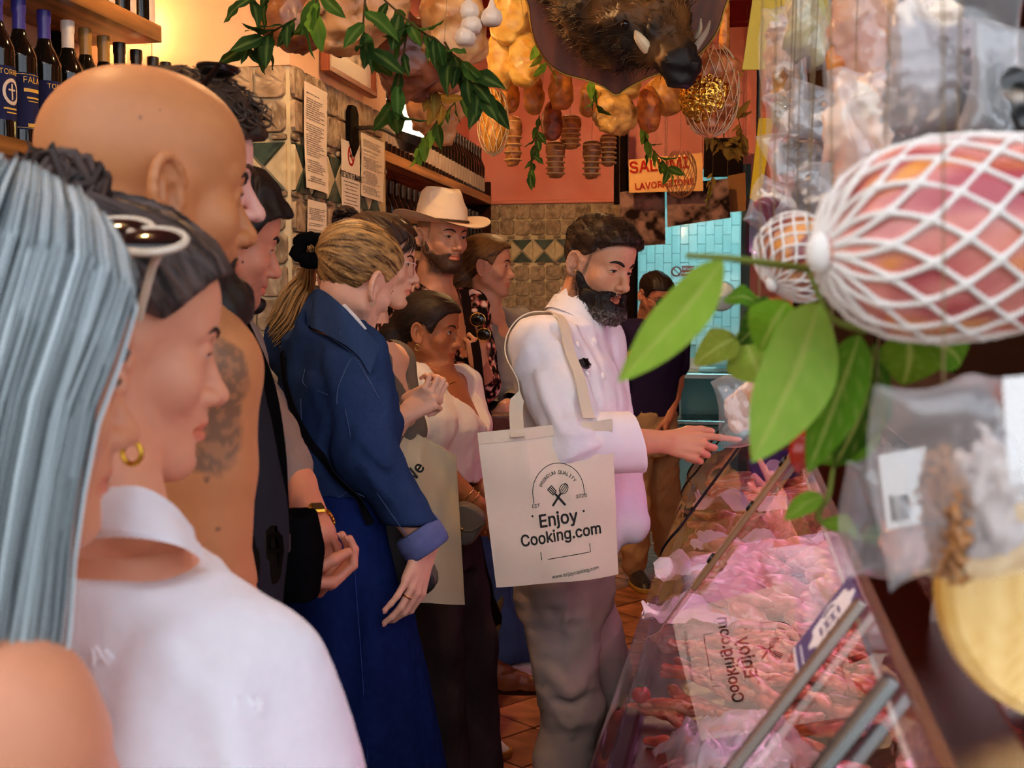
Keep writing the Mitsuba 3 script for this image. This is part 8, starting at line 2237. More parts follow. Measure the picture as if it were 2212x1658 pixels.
 sp = spline([W(612, 1160, 1.855), W(620, 1215, 1.85), W(632, 1278, 1.845)], 12)
 part(b, "strap_end", ribbon(sp, 0.026, lambda i: -H_, 0.004), "m_cloth", lin("#0c0b0d"), 30)
 part(b, "buckle", xf(cat(box((0.034, 0.008, 0.008), (0, 0.012, 0), 0.002), box((0.034, 0.008, 0.008), (0, -0.012, 0), 0.002), box((0.008, 0.03, 0.008), (0.015, 0, 0), 0.002), box((0.008, 0.03, 0.008), (-0.015, 0, 0), 0.002)), frame(W(600, 1172, 1.84), x=R_, z=-H_)), "m_satin", lin("#2a2826"), 30)
 fb = Fig(); Bc = W(640, 1190, 1.98)
 fb.loft(frame(Bc, x=R_, z=(0, 0, 1)), [(-0.075, 0, 0, 0.036, 0.05), (0.0, 0, 0, 0.045, 0.06), (0.065, 0, 0, 0.032, 0.05)], k=0.01, power=3)
 part(b, "body", sd_mesh(fb, Bc - 0.12, Bc + 0.12, 0.005), "m_cloth", lin("#0d0c0e"), True)
taupe_man()
# ================================================================ the curly haired man
def curly_man():
 f = cam_dir(0.90, 0.36, -0.10)
 p = Person("pale man with curly brown hair and sunglasses pushed up behind the bald man", lin("#dba595"), _hf(W(383, 398, 1.66), f, cam_dir(0.06, 0, 1.0)), dict(s=1.03, nose=1.2, lips=1.05, eyes=0.3), dict(stubble=(lin("#4a3226"), 0.35)))
 T0 = stand(W(380, 800, 1.75), cam_dir(0.9, 0.4))
 p.neck(mp(T0, 0, 0, 1.55), 0.058)
 p.skin_mesh([p.around_head(0.0026, lo=(-0.13, -0.12, -0.2))])
 p.face(iris=lin("#4a5a5a"), brow=lin("#4a3322"), w=1.1)
 zl = ([-0.2, -0.06, -0.035, -0.02, 0.010, 0.022, 0.045, 0.07, 0.085, 0.1], [-0.05, -0.045, -0.02, 0.03, 0.01, -0.015, 0.045, 0.062, 0.07, 0.075])
 p.hair("hair", lambda q: (0.008 + 0.016 * np.clip((q[:, 2] - 0.02) / 0.08, 0, 1)).astype(F32), short_mask(zl), lin("#33241a"), 0.0028, groove=lambda q: (0.004 * 2 * fbm3(q, (30, 30, 30), 6, 2)).astype(F32))
 r = np.random.default_rng(8)
 ms, cs = [], []
 hd = Fig(); hd.items = p.head.items[:14]
 base = []
 while len(base) < 230:
  d = unit(r.normal(size=3)); q = np.array([0, 0, 0.04]) + d * 0.11
  if q[2] > np.interp(q[0], *zl) + 0.015 and q[1] < 0.05:
   base.append(q)
 q, g = stick(hd, base, 0.016)
 for a, n in zip(q, g):
  t = unit(np.cross(n, r.normal(size=3))); b = np.cross(n, t); R0 = r.uniform(0.006, 0.011); ph = r.uniform(0, 6.28)
  pts = [a + n * (0.002 + 0.012 * s) + R0 * (math.cos(ph + 5.5 * s) * t + math.sin(ph + 5.5 * s) * b) + np.array([0.012 * s, 0, 0]) for s in np.linspace(0, 1, 12)]
  m = tube(pts, np.interp(np.linspace(0, 1, 12), [0, .3, 1], [.0028, .003, .0006]), 5)
  ms.append(m); cs.append(np.tile(lin("#33241a") * r.uniform(0.6, 1.7), (len(m.vertices), 1)))
 part(p.key, "curls", xf(cat(ms), p.Ms), "m_hair", np.vstack(cs), True)
 g = thing("sunglasses", "black sunglasses pushed up on the curly hair", "sunglasses")
 for s in (-1, 1):
  part(g, "lens", xf(sphere((0.035, s * 0.034, 0.152), 0.027, 3, (0.9, 1, 0.3)), p.Ms), "m_gloss", lin("#120d0b"), True)
  part(g, "rim", xf(tube([(0.035 + 0.026 * math.cos(t), s * 0.034 + 0.029 * math.sin(t), 0.155) for t in np.linspace(0, 6.28, 24, endpoint=False)], 0.003, 6, closed=True), p.Ms), "m_gloss", lin("#1a120e"))
  part(g, "temple", xf(tube(spline([(0.03, s * 0.066, 0.150), (0.0, s * 0.092, 0.10), (-0.03, s * 0.096, 0.03), (-0.036, s * 0.09, 0.0)], 14), 0.0042, 6), p.Ms), "m_gloss", lin("#120d0b"))
 part(g, "bridge", xf(tube([(0.037, -0.01, 0.158), (0.04, 0, 0.16), (0.037, 0.01, 0.158)], 0.003, 6), p.Ms), "m_gloss", lin("#1a120e"))
 j = Fig()
 j.loft(T0, [(0.9, 0, 0, 0.13, 0.18), (1.2, 0.02, 0, 0.14, 0.19), (1.45, 0.0, 0, 0.11, 0.18), (1.54, -0.01, 0, 0.08, 0.11)], k=0.03)
 j.cone(mp(T0, -0.01, -0.19, 1.44), mp(T0, 0.02, -0.22, 1.15), 0.065, 0.055, k=0.04); j.cone(mp(T0, -0.01, 0.19, 1.44), mp(T0, 0.02, 0.22, 1.15), 0.065, 0.055, k=0.04)
 legs(j, T0, 0.9, 0.09, 0.11, 0.08, 0.07, foot_z=0.06)
 p.garment("dark_clothes", j, [region([mp(T0, -0.2, -0.3, 0.0), mp(T0, 0.2, 0.3, 1.6)], 0.06, 0.014)], lin("#2a2a30"), noise=cloth_noise(26, 0.005))
 for s in (-0.08, 0.08):
  shoe(p.key, T0[:2, 0], mp(T0, -0.08, s, 0), 0.28, lin("#2b2622"), lin("#1c1a18"))
curly_man()
# ================================================================ the bald man
def bald_man():
 f = cam_dir(0.80, 0.60, -0.06)
 p = Person("bald man with dark beard and tattooed bare arm in a navy tank top", lin("#b87648"), _hf(W(318, 432, 1.30), f, cam_dir(0.03, 0, 1.0)), dict(s=1.10, ear=1.12, skull=1.02), dict(stubble=(lin("#5a3a2a"), 0.3)))
 T0 = stand(W(255, 900, 1.45), cam_dir(0.80, 0.60))
 nb = mp(T0, 0.0, 0, 1.46)
 p.neck(nb, 0.066, -0.03)
 sR, eR, wR = W(432, 800, 1.30), W(440, 1260, 1.32), W(560, 1500, 1.40)
 sL = W(150, 790, 1.66)
 p.body.loft(T0, [(1.20, 0.02, 0, 0.13, 0.20), (1.36, 0.0, 0, 0.12, 0.20), (1.45, -0.02, 0, 0.085, 0.14)], k=0.03)
 p.body.cone(sR, sL, 0.066, 0.066, k=0.05)
 limb(p.body, sR, eR, wR, (0.064, 0.058, 0.050, 0.048, 0.032))
 Tc, _ = stick(p.body, [W(488, 905, 1.2), W(478, 985, 1.2), W(500, 830, 1.22), W(470, 930, 1.2)], 0.0)
 def tattoo(v, c):
  d = np.minimum.reduce([np.linalg.norm((v - t) * (1, 1, 0.75), axis=1) for t in Tc]) + 0.012 * (meshkit.fbm(v * 60, 3, 3) - 0.5)
  k = np.clip((0.036 - d) / 0.007, 0, 1) * (0.55 + 0.45 * (meshkit.fbm(v * 130, 2, 5) > 0.46))
  c = c + (lin("#46392e") - c) * (k * 0.7)[:, None]
  for m in ((350, 232), (300, 262), (505, 560), (455, 1120), (455, 1060), (500, 1170)):
   o = stick(p.body, [W(*m, 1.22)], 0.0)[0][0]
   c[np.linalg.norm(v - o, axis=1) < 0.0022] = lin("#6a4230")
  return c
 p.skin_mesh([p.around_head(0.0026, lo=(-0.13, -0.12, -0.2)), region([sR, eR, wR, mp(T0, 0, 0, 1.46), mp(T0, -0.1, -0.2, 1.2)], 0.09, 0.005)], extra=tattoo)
 p.face(brow=lin("#1c120d"))
 xs, zs = [-0.02, 0.005, 0.015, 0.028, 0.045, 0.064, 0.080, 0.095, 0.12], [-0.04, -0.03, -0.036, -0.05, -0.062, -0.066, -0.052, -0.044, -0.044]
 def bm(q):
  lip = np.where(q[:, 0] > 0.07, 0.011 - np.sqrt((q[:, 1] / 2.0) ** 2 + ((q[:, 2] + 0.0615) / 0.9) ** 2), -1)
  return np.maximum(np.maximum(q[:, 2] - np.interp(q[:, 0], xs, zs), lip), np.maximum(0.016 - q[:, 0] - 0.25 * (q[:, 2] + 0.02), -(q[:, 2] + 0.138))).astype(F32)
 p.hair("beard", lambda q: (0.004 + 0.020 * np.clip((-0.06 - q[:, 2]) / 0.05, 0, 1)).astype(F32), bm, lin("#17110e"), 0.0028, groove=lambda q: (0.0025 * 2 * fbm3(q, (45, 60, 30), 6, 2)).astype(F32), lo=(-0.05, -0.11, -0.16), label="dark chin beard")
 j = Fig()
 j.loft(T0, [(0.85, 0, 0, 0.140, 0.195), (1.05, 0.02, 0, 0.145, 0.195), (1.22, 0.03, 0, 0.150, 0.205), (1.36, 0.01, 0, 0.135, 0.205), (1.47, -0.02, 0, 0.098, 0.145)], k=0.03)
 j.cone(mp(T0, 0, -0.1, 1.44), mp(T0, 0, 0.1, 1.44), 0.05, 0.05, k=0.04)
 def cut(q):
  l = to_local(q, T0)
  arm = sd_cone(q, sR + (0, 0, 0.06), sR - (0, 0, 0.09), 0.105, 0.095)
  arm2 = sd_cone(q, sL + (0, 0, 0.06), sL - (0, 0, 0.09), 0.105, 0.095)
  neck = 0.105 - np.sqrt(l[:, 0] ** 2 + l[:, 1] ** 2) - np.clip(1.42 - l[:, 2], 0, 1) * 2
  return np.maximum(np.maximum(-arm, -arm2), neck)
 p.garment("navy_tank_top", j, [region([mp(T0, 0.2, 0.25, 0.85), mp(T0, -0.2, -0.25, 1.52)], 0.03, 0.0055)], lin("#37344a"), noise=cloth_noise(28, 0.005), cut=cut)
 g = Fig()
 g.loft(T0, [(0.72, 0, 0, 0.135, 0.19), (0.9, 0, 0, 0.138, 0.19)], k=0.03)
 legs(g, T0, 0.80, 0.095, 0.105, 0.08, 0.07)
 p.garment("dark_shorts", g, [region([mp(T0, -0.2, -0.25, 0.02), mp(T0, 0.2, 0.25, 0.9)], 0.03, 0.014)], lin("#25242c"))
 for s in (-0.085, 0.085):
  shoe(p.key, T0[:2, 0], mp(T0, -0.08, s, 0), 0.28, lin("#2b2a2a"), lin("#d5d0c8"))
bald_man()
# ================================================================ the dark haired woman in the white blouse
def blouse_woman():
 f = cam_dir(0.86, 0.48, -0.14)
 p = Person("woman with dark pinned up hair and gold hoop in white open back blouse", lin("#cf8d6d"), _hf(W(228, 762, 1.05), f, cam_dir(0.06, 0.02, 1.0)), dict(fem=1.0, s=0.98, lips=1.2, eyes=0.3, nose=0.95, cheek=1.1))
 T0 = stand(W(300, 1400, 1.00), cam_dir(0.74, 0.62))
 nb = mp(T0, -0.02, 0, 1.335)
 p.neck(nb, 0.047, -0.028)
 p.body.loft(T0, [(1.05, 0.0, 0, 0.075, 0.11), (1.20, 0.0, 0, 0.078, 0.12), (1.28, -0.01, 0, 0.072, 0.115), (1.34, -0.02, 0, 0.055, 0.075)], k=0.03)
 p.skin_mesh([p.around_head(0.0024, lo=(-0.13, -0.12, -0.18)), region([mp(T0, -0.13, -0.2, 1.1), mp(T0, 0.12, 0.2, 1.33)], 0.02, 0.006)])
 p.face(iris=lin("#20140c"), brow=lin("#2a1a14"), w=0.8)
 zl = ([-0.2, -0.07, -0.035, -0.015, 0.01, 0.03, 0.05, 0.075, 0.1], [-0.05, -0.04, 0.0, 0.04, 0.04, 0.035, 0.055, 0.078, 0.085])
 tie = np.array([-0.10, 0.0, 0.115], F32)
 dk, lt = lin("#1c1512"), lin("#55443e")
 hb = Fig(); hb.items = p.head.items[:14]
 p.hair("hair", lambda q: (0.008 + 0.006 * np.clip((q[:, 2] - 0.0) / 0.08, 0, 1)).astype(F32), short_mask(zl), None, 0.0024, groove=tie_groove(tie, 0.0028, 50), paint=streaks(tie, dk, lt, 12), hi=(0.15, 0.13, 0.18))
 r = np.random.default_rng(4)
 tw = p.L(-0.085, 0, 0.128)
 ms, cs = [], []
 for i in range(70):
  a0, rr, tl = r.uniform(0, 6.28), r.uniform(0.012, 0.040), r.uniform(-0.7, 0.7)
  e1, e2 = R_, unit(H_ * 0.9 + np.array([0, 0, tl]))
  pts = [tw + rr * (math.cos(a0 + t) * e1 + math.sin(a0 + t) * e2) + np.array([0, 0, 0.018 * r.uniform(-1, 1)]) + R_ * 0.03 for t in np.linspace(0, 3.6, 14)]
  m = tube(pts, np.interp(np.linspace(0, 1, 14), [0, .2, .8, 1], [.001, .0045, .0045, .001]), 5)
  ms.append(m); cs.append(np.tile(dk + (lt - dk) * r.uniform(0, 1), (len(m.vertices), 1)))
 part(p.key, "bun", cat(ms), "m_hair", np.vstack(cs), True)
 m, c = lock_bundle(None, [[p.L(0.075, -0.03, 0.098), p.L(0.04, -0.062, 0.100), p.L(-0.03, -0.055, 0.125), tw], [p.L(0.02, -0.082, 0.045), p.L(-0.02, -0.088, 0.060), p.L(-0.06, -0.066, 0.10), tw], [p.L(-0.03, -0.086, 0.01), p.L(-0.06, -0.086, 0.03), p.L(-0.085, -0.055, 0.085), tw]], 90, 0.0026, 0.003, 12, dk, lt)
 part(p.key, "swept_locks", m, "m_hair", c, True)
 er = thing("hoop_earring", "gold hoop earring of the woman in the white blouse", "earring")
 part(er, None, tube([W(285, 978, 0.925) + 0.0072 * math.cos(t) * R_ + 0.0085 * math.sin(t) * np.array([0, 0, 1.0]) for t in np.linspace(1.9, 7.6, 26)], 0.0021, 8), "m_metal", lin("#d9ab3a"))
 g = thing("sunglasses", "dark sunglasses with clear frame on the pinned up dark hair", "sunglasses")
 GM = p.Ms.copy()
 part(g, "temple", tube(spline([W(352, 530, 0.90), W(330, 575, 0.91), W(312, 640, 0.915), W(300, 690, 0.92)], 12), 0.0035, 6), "m_gloss", lin("#b9a58e"))
 for a in ((252, 497, 0.93), (322, 520, 0.91)):
  part(g, "lens", xf(sphere((0, 0, 0), 0.026, 3, (1, 0.75, 0.22)), frame(W(*a), z=unit(np.array([0, 0, 1.0]) - 0.5 * H_), x=R_ - 0.3 * np.array([0, 0, 1]))), "m_gloss", lin("#171210"), True)
  part(g, "rim", xf(tube([(0.028 * math.cos(t), 0.022 * math.sin(t), 0) for t in np.linspace(0, 6.28, 24, endpoint=False)], 0.003, 6, closed=True), frame(W(*a), z=unit(np.array([0, 0, 1.0]) - 0.5 * H_), x=R_ - 0.3 * np.array([0, 0, 1]))), "m_gloss", lin("#c9b9a4"))
 part(g, "bridge", tube([W(280, 500, 0.92), W(295, 508, 0.915)], 0.003, 6), "m_gloss", lin("#c9b9a4"))
 b = Fig()
 b.loft(T0, [(0.70, 0, 0, 0.20, 0.27), (0.95, 0.0, 0, 0.185, 0.255), (1.12, 0.0, 0, 0.155, 0.225), (1.23, 0.0, 0, 0.118, 0.185), (1.30, -0.012, 0, 0.088, 0.14), (1.345, -0.02, 0, 0.064, 0.09)], k=0.03)
 sR = W(535, 1455, 0.95)
 b.cone(mp(T0, 0, -0.12, 1.25), sR, 0.040, 0.046, k=0.04)
 b.cone(sR, W(590, 1720, 0.95), 0.050, 0.075, k=0.05)
 fo = fold_field([([W(350, 1300, 0.8), W(345, 1480, 0.78), W(350, 1700, 0.78)], 0.016, 0.020), ([W(400, 1330, 0.8), W(490, 1480, 0.8), W(540, 1700, 0.8)], 0.014, 0.022), ([W(430, 1330, 0.82), W(420, 1500, 0.8), W(430, 1700, 0.8)], -0.016, 0.022),
     ([W(260, 1400, 0.8), W(240, 1550, 0.78), W(220, 1700, 0.78)], 0.012, 0.02), ([W(290, 1400, 0.8), W(300, 1560, 0.78), W(300, 1700, 0.78)], -0.014, 0.02)], b)
 kh = W(285, 1205, 0.90)
 def cut(q):
  d = (q - kh.astype(F32))
  l = np.stack([d @ R_.astype(F32), d @ H_.astype(F32), d[:, 2]], 1)
  key = 1.0 - np.sqrt((l[:, 0] / 0.062) ** 2 + (l[:, 1] / 0.10) ** 2 + ((l[:, 2] + 0.10 * l[:, 0]) / 0.020) ** 2)
  return np.maximum(key * 0.02, (q[:, 2] - 1.325))
 p.garment("white_blouse", b, [region([mp(T0, 0.2, 0.28, 0.75), mp(T0, -0.2, -0.28, 1.36), sR], 0.09, 0.0045)], lin("#e4e1e6"), folds=fo, noise=cloth_noise(30, 0.004, (8, 8, 4), 0.0002), cut=cut)
 cpl = [W(215, 1055, 0.93), W(300, 1050, 0.915), W(370, 1085, 0.93), W(418, 1140, 0.97)]
 cpm = [W(190, 1110, 0.905), W(290, 1120, 0.885), W(380, 1140, 0.90), W(436, 1180, 0.95)]
 cpb = [W(180, 1165, 0.90), W(280, 1160, 0.875), W(390, 1180, 0.89), W(455, 1225, 0.94)]
 gm = grid_mesh(np.stack([spline(x, 24) for x in (cpl, [(np.array(i) + np.array(j)) / 2 - H_ * 0.006 for i, j in zip(cpl, cpm)], cpm, [(np.array(i) + np.array(j)) / 2 - H_ * 0.006 for i, j in zip(cpm, cpb)], cpb)], 1)).subdivide()
 part(p.key, "blouse_collar", trimesh.Trimesh(gm.vertices, gm.faces, process=False), "m_cloth", lin("#e4e1e6"), True)
 for px, py in ((543, 1510), (632, 1506), (140, 1385)):
  q, gn = stick(b, [W(px, py, 0.82)], 0.0)
  rr = np.random.default_rng(px)
  part(p.key, "embroidered_sprig", cat([tube(spline([q[0] - gn[0] * 0.002 + (gn[0] * 0.004) + R_ * rr.uniform(-0.008, 0.008) + np.array([0, 0, rr.uniform(-0.008, 0.0)]), q[0] + gn[0] * 0.004 + R_ * rr.uniform(-0.008, 0.008) + np.array([0, 0, rr.uniform(0.0, 0.008)])], 5), 0.0010, 5) for _ in range(9)]), "m_cloth", lin("#f4f2f6"))
 legs_ = Fig(); legs(legs_, T0, 0.85, 0.085, 0.10, 0.08, 0.07)
 p.garment("trousers", legs_, [region([mp(T0, -0.15, -0.2, 0.02), mp(T0, 0.15, 0.2, 0.95)], 0.05, 0.014)], lin("#3a3836"))
 for s in (-0.08, 0.08):
  shoe(p.key, T0[:2, 0], mp(T0, -0.08, s, 0), 0.25, lin("#d9d5cf"), lin("#c9c2b8"))
blouse_woman()
# ================================================================ the grey haired woman
def silver_woman():
 f = cam_dir(0.74, 0.62, -0.10)
 p = Person("woman with long silver grey hair and bare shoulder at the left picture edge", lin("#c98562"), _hf(W(-55, 838, 0.78), f, cam_dir(0.06, 0, 1.0)), dict(fem=1.0, s=0.98))
 T0 = stand(W(-130, 1500, 0.78), cam_dir(0.74, 0.62))
 p.neck(mp(T0, 0, 0, 1.33), 0.048)
 sR = W(-5, 1560, 0.70)
 p.body.loft(T0, [(1.0, 0.0, 0, 0.10, 0.15), (1.2, 0.01, 0, 0.10, 0.16), (1.28, 0.0, 0, 0.085, 0.15), (1.34, -0.02, 0, 0.055, 0.08)], k=0.03)
 p.body.cone(mp(T0, 0, 0, 1.28), sR, 0.05, 0.052, k=0.05)
 limb(p.body, sR, sR + np.array([0.02, 0.03, -0.28]), sR + np.array([0.15, 0.12, -0.45]), (0.052, 0.046, 0.04, 0.038, 0.026))
 p.skin_mesh([p.around_head(0.003, lo=(-0.13, -0.12, -0.2)), region([sR, sR + np.array([0.02, 0.03, -0.28]), mp(T0, 0, 0, 1.3)], 0.09, 0.006)])
 p.face(brow=lin("#5a5552"))
 dk, lt = lin("#3c4649"), lin("#c4d0d2")
 zl = ([-0.2, -0.07, -0.03, 0.0, 0.03, 0.05, 0.075, 0.1], [-0.09, -0.09, -0.06, -0.02, 0.01, 0.05, 0.075, 0.085])
 p.hair("hair", lambda q: (0.012 + 0 * q[:, 0]).astype(F32), short_mask(zl), lin("#566064"), 0.004)
 paths = [[p.L(0.075, -0.005, 0.118), p.L(0.062, -0.080, 0.070), p.L(0.030, -0.108, 0.0), p.L(0.020, -0.112, -0.08), p.L(0.020, -0.110, -0.16), p.L(0.0, -0.105, -0.235)],
   [p.L(0.055, -0.005, 0.135), p.L(0.035, -0.090, 0.085), p.L(0.005, -0.116, 0.0), p.L(-0.005, -0.120, -0.09), p.L(-0.01, -0.115, -0.18), p.L(-0.02, -0.100, -0.255)],
   [p.L(0.02, -0.005, 0.148), p.L(-0.01, -0.09, 0.095), p.L(-0.035, -0.114, 0.0), p.L(-0.045, -0.118, -0.1), p.L(-0.05, -0.112, -0.19), p.L(-0.055, -0.095, -0.265)],
   [p.L(-0.02, 0.0, 0.148), p.L(-0.075, -0.07, 0.10), p.L(-0.095, -0.090, 0.0), p.L(-0.10, -0.094, -0.1), p.L(-0.10, -0.09, -0.19), p.L(-0.10, -0.075, -0.27)],
   [p.L(-0.04, 0.0, 0.142), p.L(-0.11, -0.03, 0.09), p.L(-0.128, -0.04, 0.0), p.L(-0.13, -0.045, -0.1), p.L(-0.128, -0.045, -0.19), p.L(-0.12, -0.04, -0.27)],
   [p.L(-0.04, 0.005, 0.142), p.L(-0.11, 0.03, 0.09), p.L(-0.130, 0.03, 0.0), p.L(-0.13, 0.03, -0.1), p.L(-0.128, 0.03, -0.19), p.L(-0.12, 0.03, -0.27)],
   [p.L(-0.02, 0.005, 0.146), p.L(-0.08, 0.07, 0.09), p.L(-0.095, 0.09, 0.0), p.L(-0.1, 0.09, -0.1), p.L(-0.1, 0.085, -0.2), p.L(-0.1, 0.08, -0.26)]]
 m, c = lock_bundle(None, paths, 1900, 0.0022, 0.0055, 33, dk, lt, 3)
 part(p.key, "long_locks", m, "m_hair", c, True, label="long loose silver grey locks")
 j = Fig()
 j.loft(T0, [(0.7, 0, 0, 0.14, 0.19), (1.0, 0, 0, 0.125, 0.175), (1.2, 0.01, 0, 0.115, 0.172)], k=0.03)
 legs(j, T0, 0.80, 0.085, 0.10, 0.08, 0.07)
 p.garment("dark_dress", j, [region([mp(T0, -0.15, -0.2, 0.02), mp(T0, 0.15, 0.2, 1.2)], 0.04, 0.012)], lin("#2a2a2e"))
 for s in (-0.08, 0.08):
  shoe(p.key, T0[:2, 0], mp(T0, -0.08, s, 0), 0.25, lin("#2a2726"), lin("#1d1b1a"))
silver_woman()
# ---------------------------------------------------------------- the goods hanging close to the camera at the right
def pouch(name, label, px, py, d, w, h, contents, rail, rot=0.0, yaw=0.0, seed=0, thick=0.02, crease=0.012, film="m_film", pieces=None):
 """a sealed plastic pouch (w, h in pixels) with what it holds"""
 s = d / FPX
 w_, h_ = w * s, h * s
 c = W(px, py, d)
 X = R_ * math.cos(yaw) + H_ * math.sin(yaw)
 Y = np.array([0, 0, 1.0])
 N = np.cross(X, Y)
 X, Y = X * math.cos(rot) + Y * math.sin(rot), Y * math.cos(rot) - X * math.sin(rot)
 M = frame(c, x=X, z=N)
 t = thing(name, label, "vacuum pack")
 n, m = 34, 40
 u, v = np.meshgrid(np.linspace(-1, 1, n), np.linspace(-1, 1, m), indexing="ij")
 puff = np.clip(1 - np.abs(u) ** 4, 0, 1) ** 0.6 * np.clip(1 - np.abs(v) ** 6, 0, 1) ** 0.6
 for sgn in (1,):
  P = np.stack([u * w_ / 2 * (1 + 0.05 * np.sin(3 * v + seed)), v * h_ / 2 * (1 + 0.05 * np.sin(4 * u + seed)), sgn * thick * puff], -1)
  q = P.reshape(-1, 3)
  nz = (np.abs(meshkit.fbm(q * 22 + seed, 3, seed) - 0.5) * 2 - 0.3 + 0.5 * np.abs(meshkit.fbm(q * np.array([60, 18, 1]) + seed, 2, seed + 3) - 0.5)).reshape(u.shape)
  P[..., 2] += sgn * crease * nz * (0.4 + 0.6 * puff) + 0.012 * np.sin(2.2 * u + 1.7 * v + seed)
  part(t, "film", xf(grid_mesh(P), M), film, None, True)
 if contents:
  for (kind, a, b, cx, cy, sx, sy, sc) in contents:
   ex, ey = sx * w_ / 2, sy * h_ / 2
   def fn(p):
    e = np.sqrt((np.abs(p[:, 0]) / ex) ** 2.6 + (np.abs(p[:, 1]) / ey) ** 2.6 + (np.abs(p[:, 2]) / (thick * 0.8)) ** 2.4)
    return ((e - 1) * min(ex, ey, thick) + 0.25 * thick * 2 * fbm3(p, 1.5 / min(ex, ey), seed, 2)).astype(F32)
   g = sd_mesh(fn, (-ex * 1.3, -ey * 1.3, -thick * 1.3), (ex * 1.3, ey * 1.3, thick * 1.3), max(0.003, min(ex, ey) / 14))
   col = meat_col(g, lin(a), lin(b), sc, seed, lin("#ecd9c4") if kind == "meat" else None)
   g = xf(g, M @ np.array([[1, 0, 0, cx * w_ / 2], [0, 1, 0, cy * h_ / 2], [0, 0, 1, 0], [0, 0, 0, 1]]))
   part(t, kind, g, "m_wet", col, True)
 if rail:
  hang(t, mp(M, 0, h_ / 2 * 0.97, 0), rail)
 return t, M, w_, h_
for a in (("vacuum packed sausage shining beside the yellow sheet", 1690, 120, 1.75, 95, 200, [("meat", "#8a5a3a", "#c98d4a", 0, -0.1, 0.7, 0.8, 40)], "right", 0.05, 0.2, 1), ("vacuum packed yellow cheese piece at the top of the column", 1745, 60, 1.6, 120, 190, [("cheese", "#8a7a3a", "#b9a85a", 0, 0, 0.75, 0.8, 30)], "right", -0.05, 0.1, 2),
  ("vacuum packed pale sausage below the shining one", 1700, 250, 1.7, 110, 110, [("meat", "#7c6a4a", "#a8905a", 0, 0, 0.5, 0.7, 40)], None, 0.3, 0.2, 3), ("vacuum pack with a glossy folded edge in the middle of the column", 1770, 250, 1.55, 150, 130, [("meat", "#7d7470", "#b5aaa4", 0, -0.1, 0.8, 0.6, 30)], "right", -0.25, 0.0, 4),
  ("vacuum pack with creased film above the purple one", 1720, 340, 1.6, 140, 120, [("meat", "#6d6662", "#9a8f88", 0, 0, 0.7, 0.6, 30)], "right", 0.2, 0.1, 5), ("purple red vacuum pack hanging over the small netted salami", 1675, 455, 1.55, 120, 110, [("meat", "#5a2a34", "#8a4a52", 0, 0, 0.8, 0.8, 25)], "right", -0.5, 0.2, 6),
  ("dark vacuum pack above the small netted salami", 1765, 430, 1.5, 120, 150, [("meat", "#4a4244", "#7d7474", 0, 0, 0.7, 0.7, 25)], "right", 0.2, -0.2, 7), ("vacuum packed orange cured ham slab at the top centre right", 1860, 70, 1.2, 150, 330, [("meat", "#b5602a", "#e0984a", 0, 0, 0.85, 0.9, 22)], "right", 0.02, 0.1, 8),
  ("vacuum packed pale bacon slab above the big netted salami", 1850, 300, 1.15, 150, 300, [("meat", "#c9835a", "#efcdb0", 0, 0.1, 0.85, 0.8, 20)], "right", 0.03, 0.1, 9), ("large clear pouch filling the top right corner", 2060, 110, 0.95, 330, 330, [("meat", "#8a7f80", "#b5aaaa", -0.35, 0.1, 0.5, 0.7, 14)], "front", 0.1, 0.15, 10),
  ("clear pouch with a dark piece inside at the right edge", 2190, 190, 0.9, 230, 270, [("meat", "#1c2020", "#3a4040", 0.2, -0.2, 0.75, 0.6, 14)], "front", -0.2, 0.1, 11), ("crumpled clear pouch above the big netted salami", 1960, 250, 1.0, 200, 160, [("meat", "#857a78", "#a89c98", 0.2, 0.1, 0.6, 0.5, 18)], "front", 0.4, 0.0, 12)):
 pouch("vacuum_pack", *a)
t, M_, w_, h_ = pouch("vacuum_pack", "clear pouch with a white label and brown sticks hanging at the lower right", 2050, 1040, 0.60, 310, 440, [("sticks", "#5a3418", "#a8703a", -0.1, -0.35, 0.16, 0.5, 40), ("meat", "#b9aaa4", "#d8cbc2", 0.55, -0.2, 0.4, 0.55, 14)], "front", 0.08, 0.1, 13)
part(t, "label", xf(box((0.020, 0.052, 0.001), (0.028, 0.026, 0.024)), M_), "m_satin", lin("#e4e2de"), False, label="blank white label")
t, M_, w_, h_ = pouch("vacuum_pack", "clear pouch with a barcode label beside the green leaves", 1905, 1110, 0.82, 170, 280, [("meat", "#a8564a", "#cf8a74", 0.5, -0.5, 0.4, 0.4, 20)], "front", 0.15, 0.2, 14)
lb = part(t, "label", xf(box((0.034, 0.050, 0.001), (0.004, 0.022, 0.030)), M_), "m_satin", lin("#dfe0dc"), False, label="white label with a barcode")
part(lb, "barcode", xf(cat([box((0.0016 + 0.0008 * (k % 3 == 0), 0.016, 0.0006), (-0.008 + 0.0028 * k, 0.010, 0.0308)) for k in range(5)]), M_), "m_satin", lin("#1a1a1a"), False)
pouch("vacuum_pack", "low clear pouch behind the barcode pouch at the right", 2150, 1260, 0.86, 240, 220, [("meat", "#7d3a44", "#b57a7a", 0, 0, 0.6, 0.6, 16)], None, -0.1, 0.1, 15)
pouch("vacuum_pack", "clear pouch lying over the case behind the leaves", 1620, 880, 2.2, 150, 150, [("meat", "#b07a5a", "#dcb294", 0, 0, 0.7, 0.7, 20)], None, 0.2, 0.1, 16)
pk = thing("film_package", "white package wrapped in shiny film on the near meat tray", "package")
kc = W(1600, 1620, 1.72)
fm = sd_mesh(lambda p: (sd_ell(p, (0, 0, 0), (0.085, 0.07, 0.035)) + 0.012 * np.abs(2 * fbm3(p, 22, 61, 3))).astype(F32), (-0.12, -0.1, -0.06), (0.12, 0.1, 0.06), 0.005)
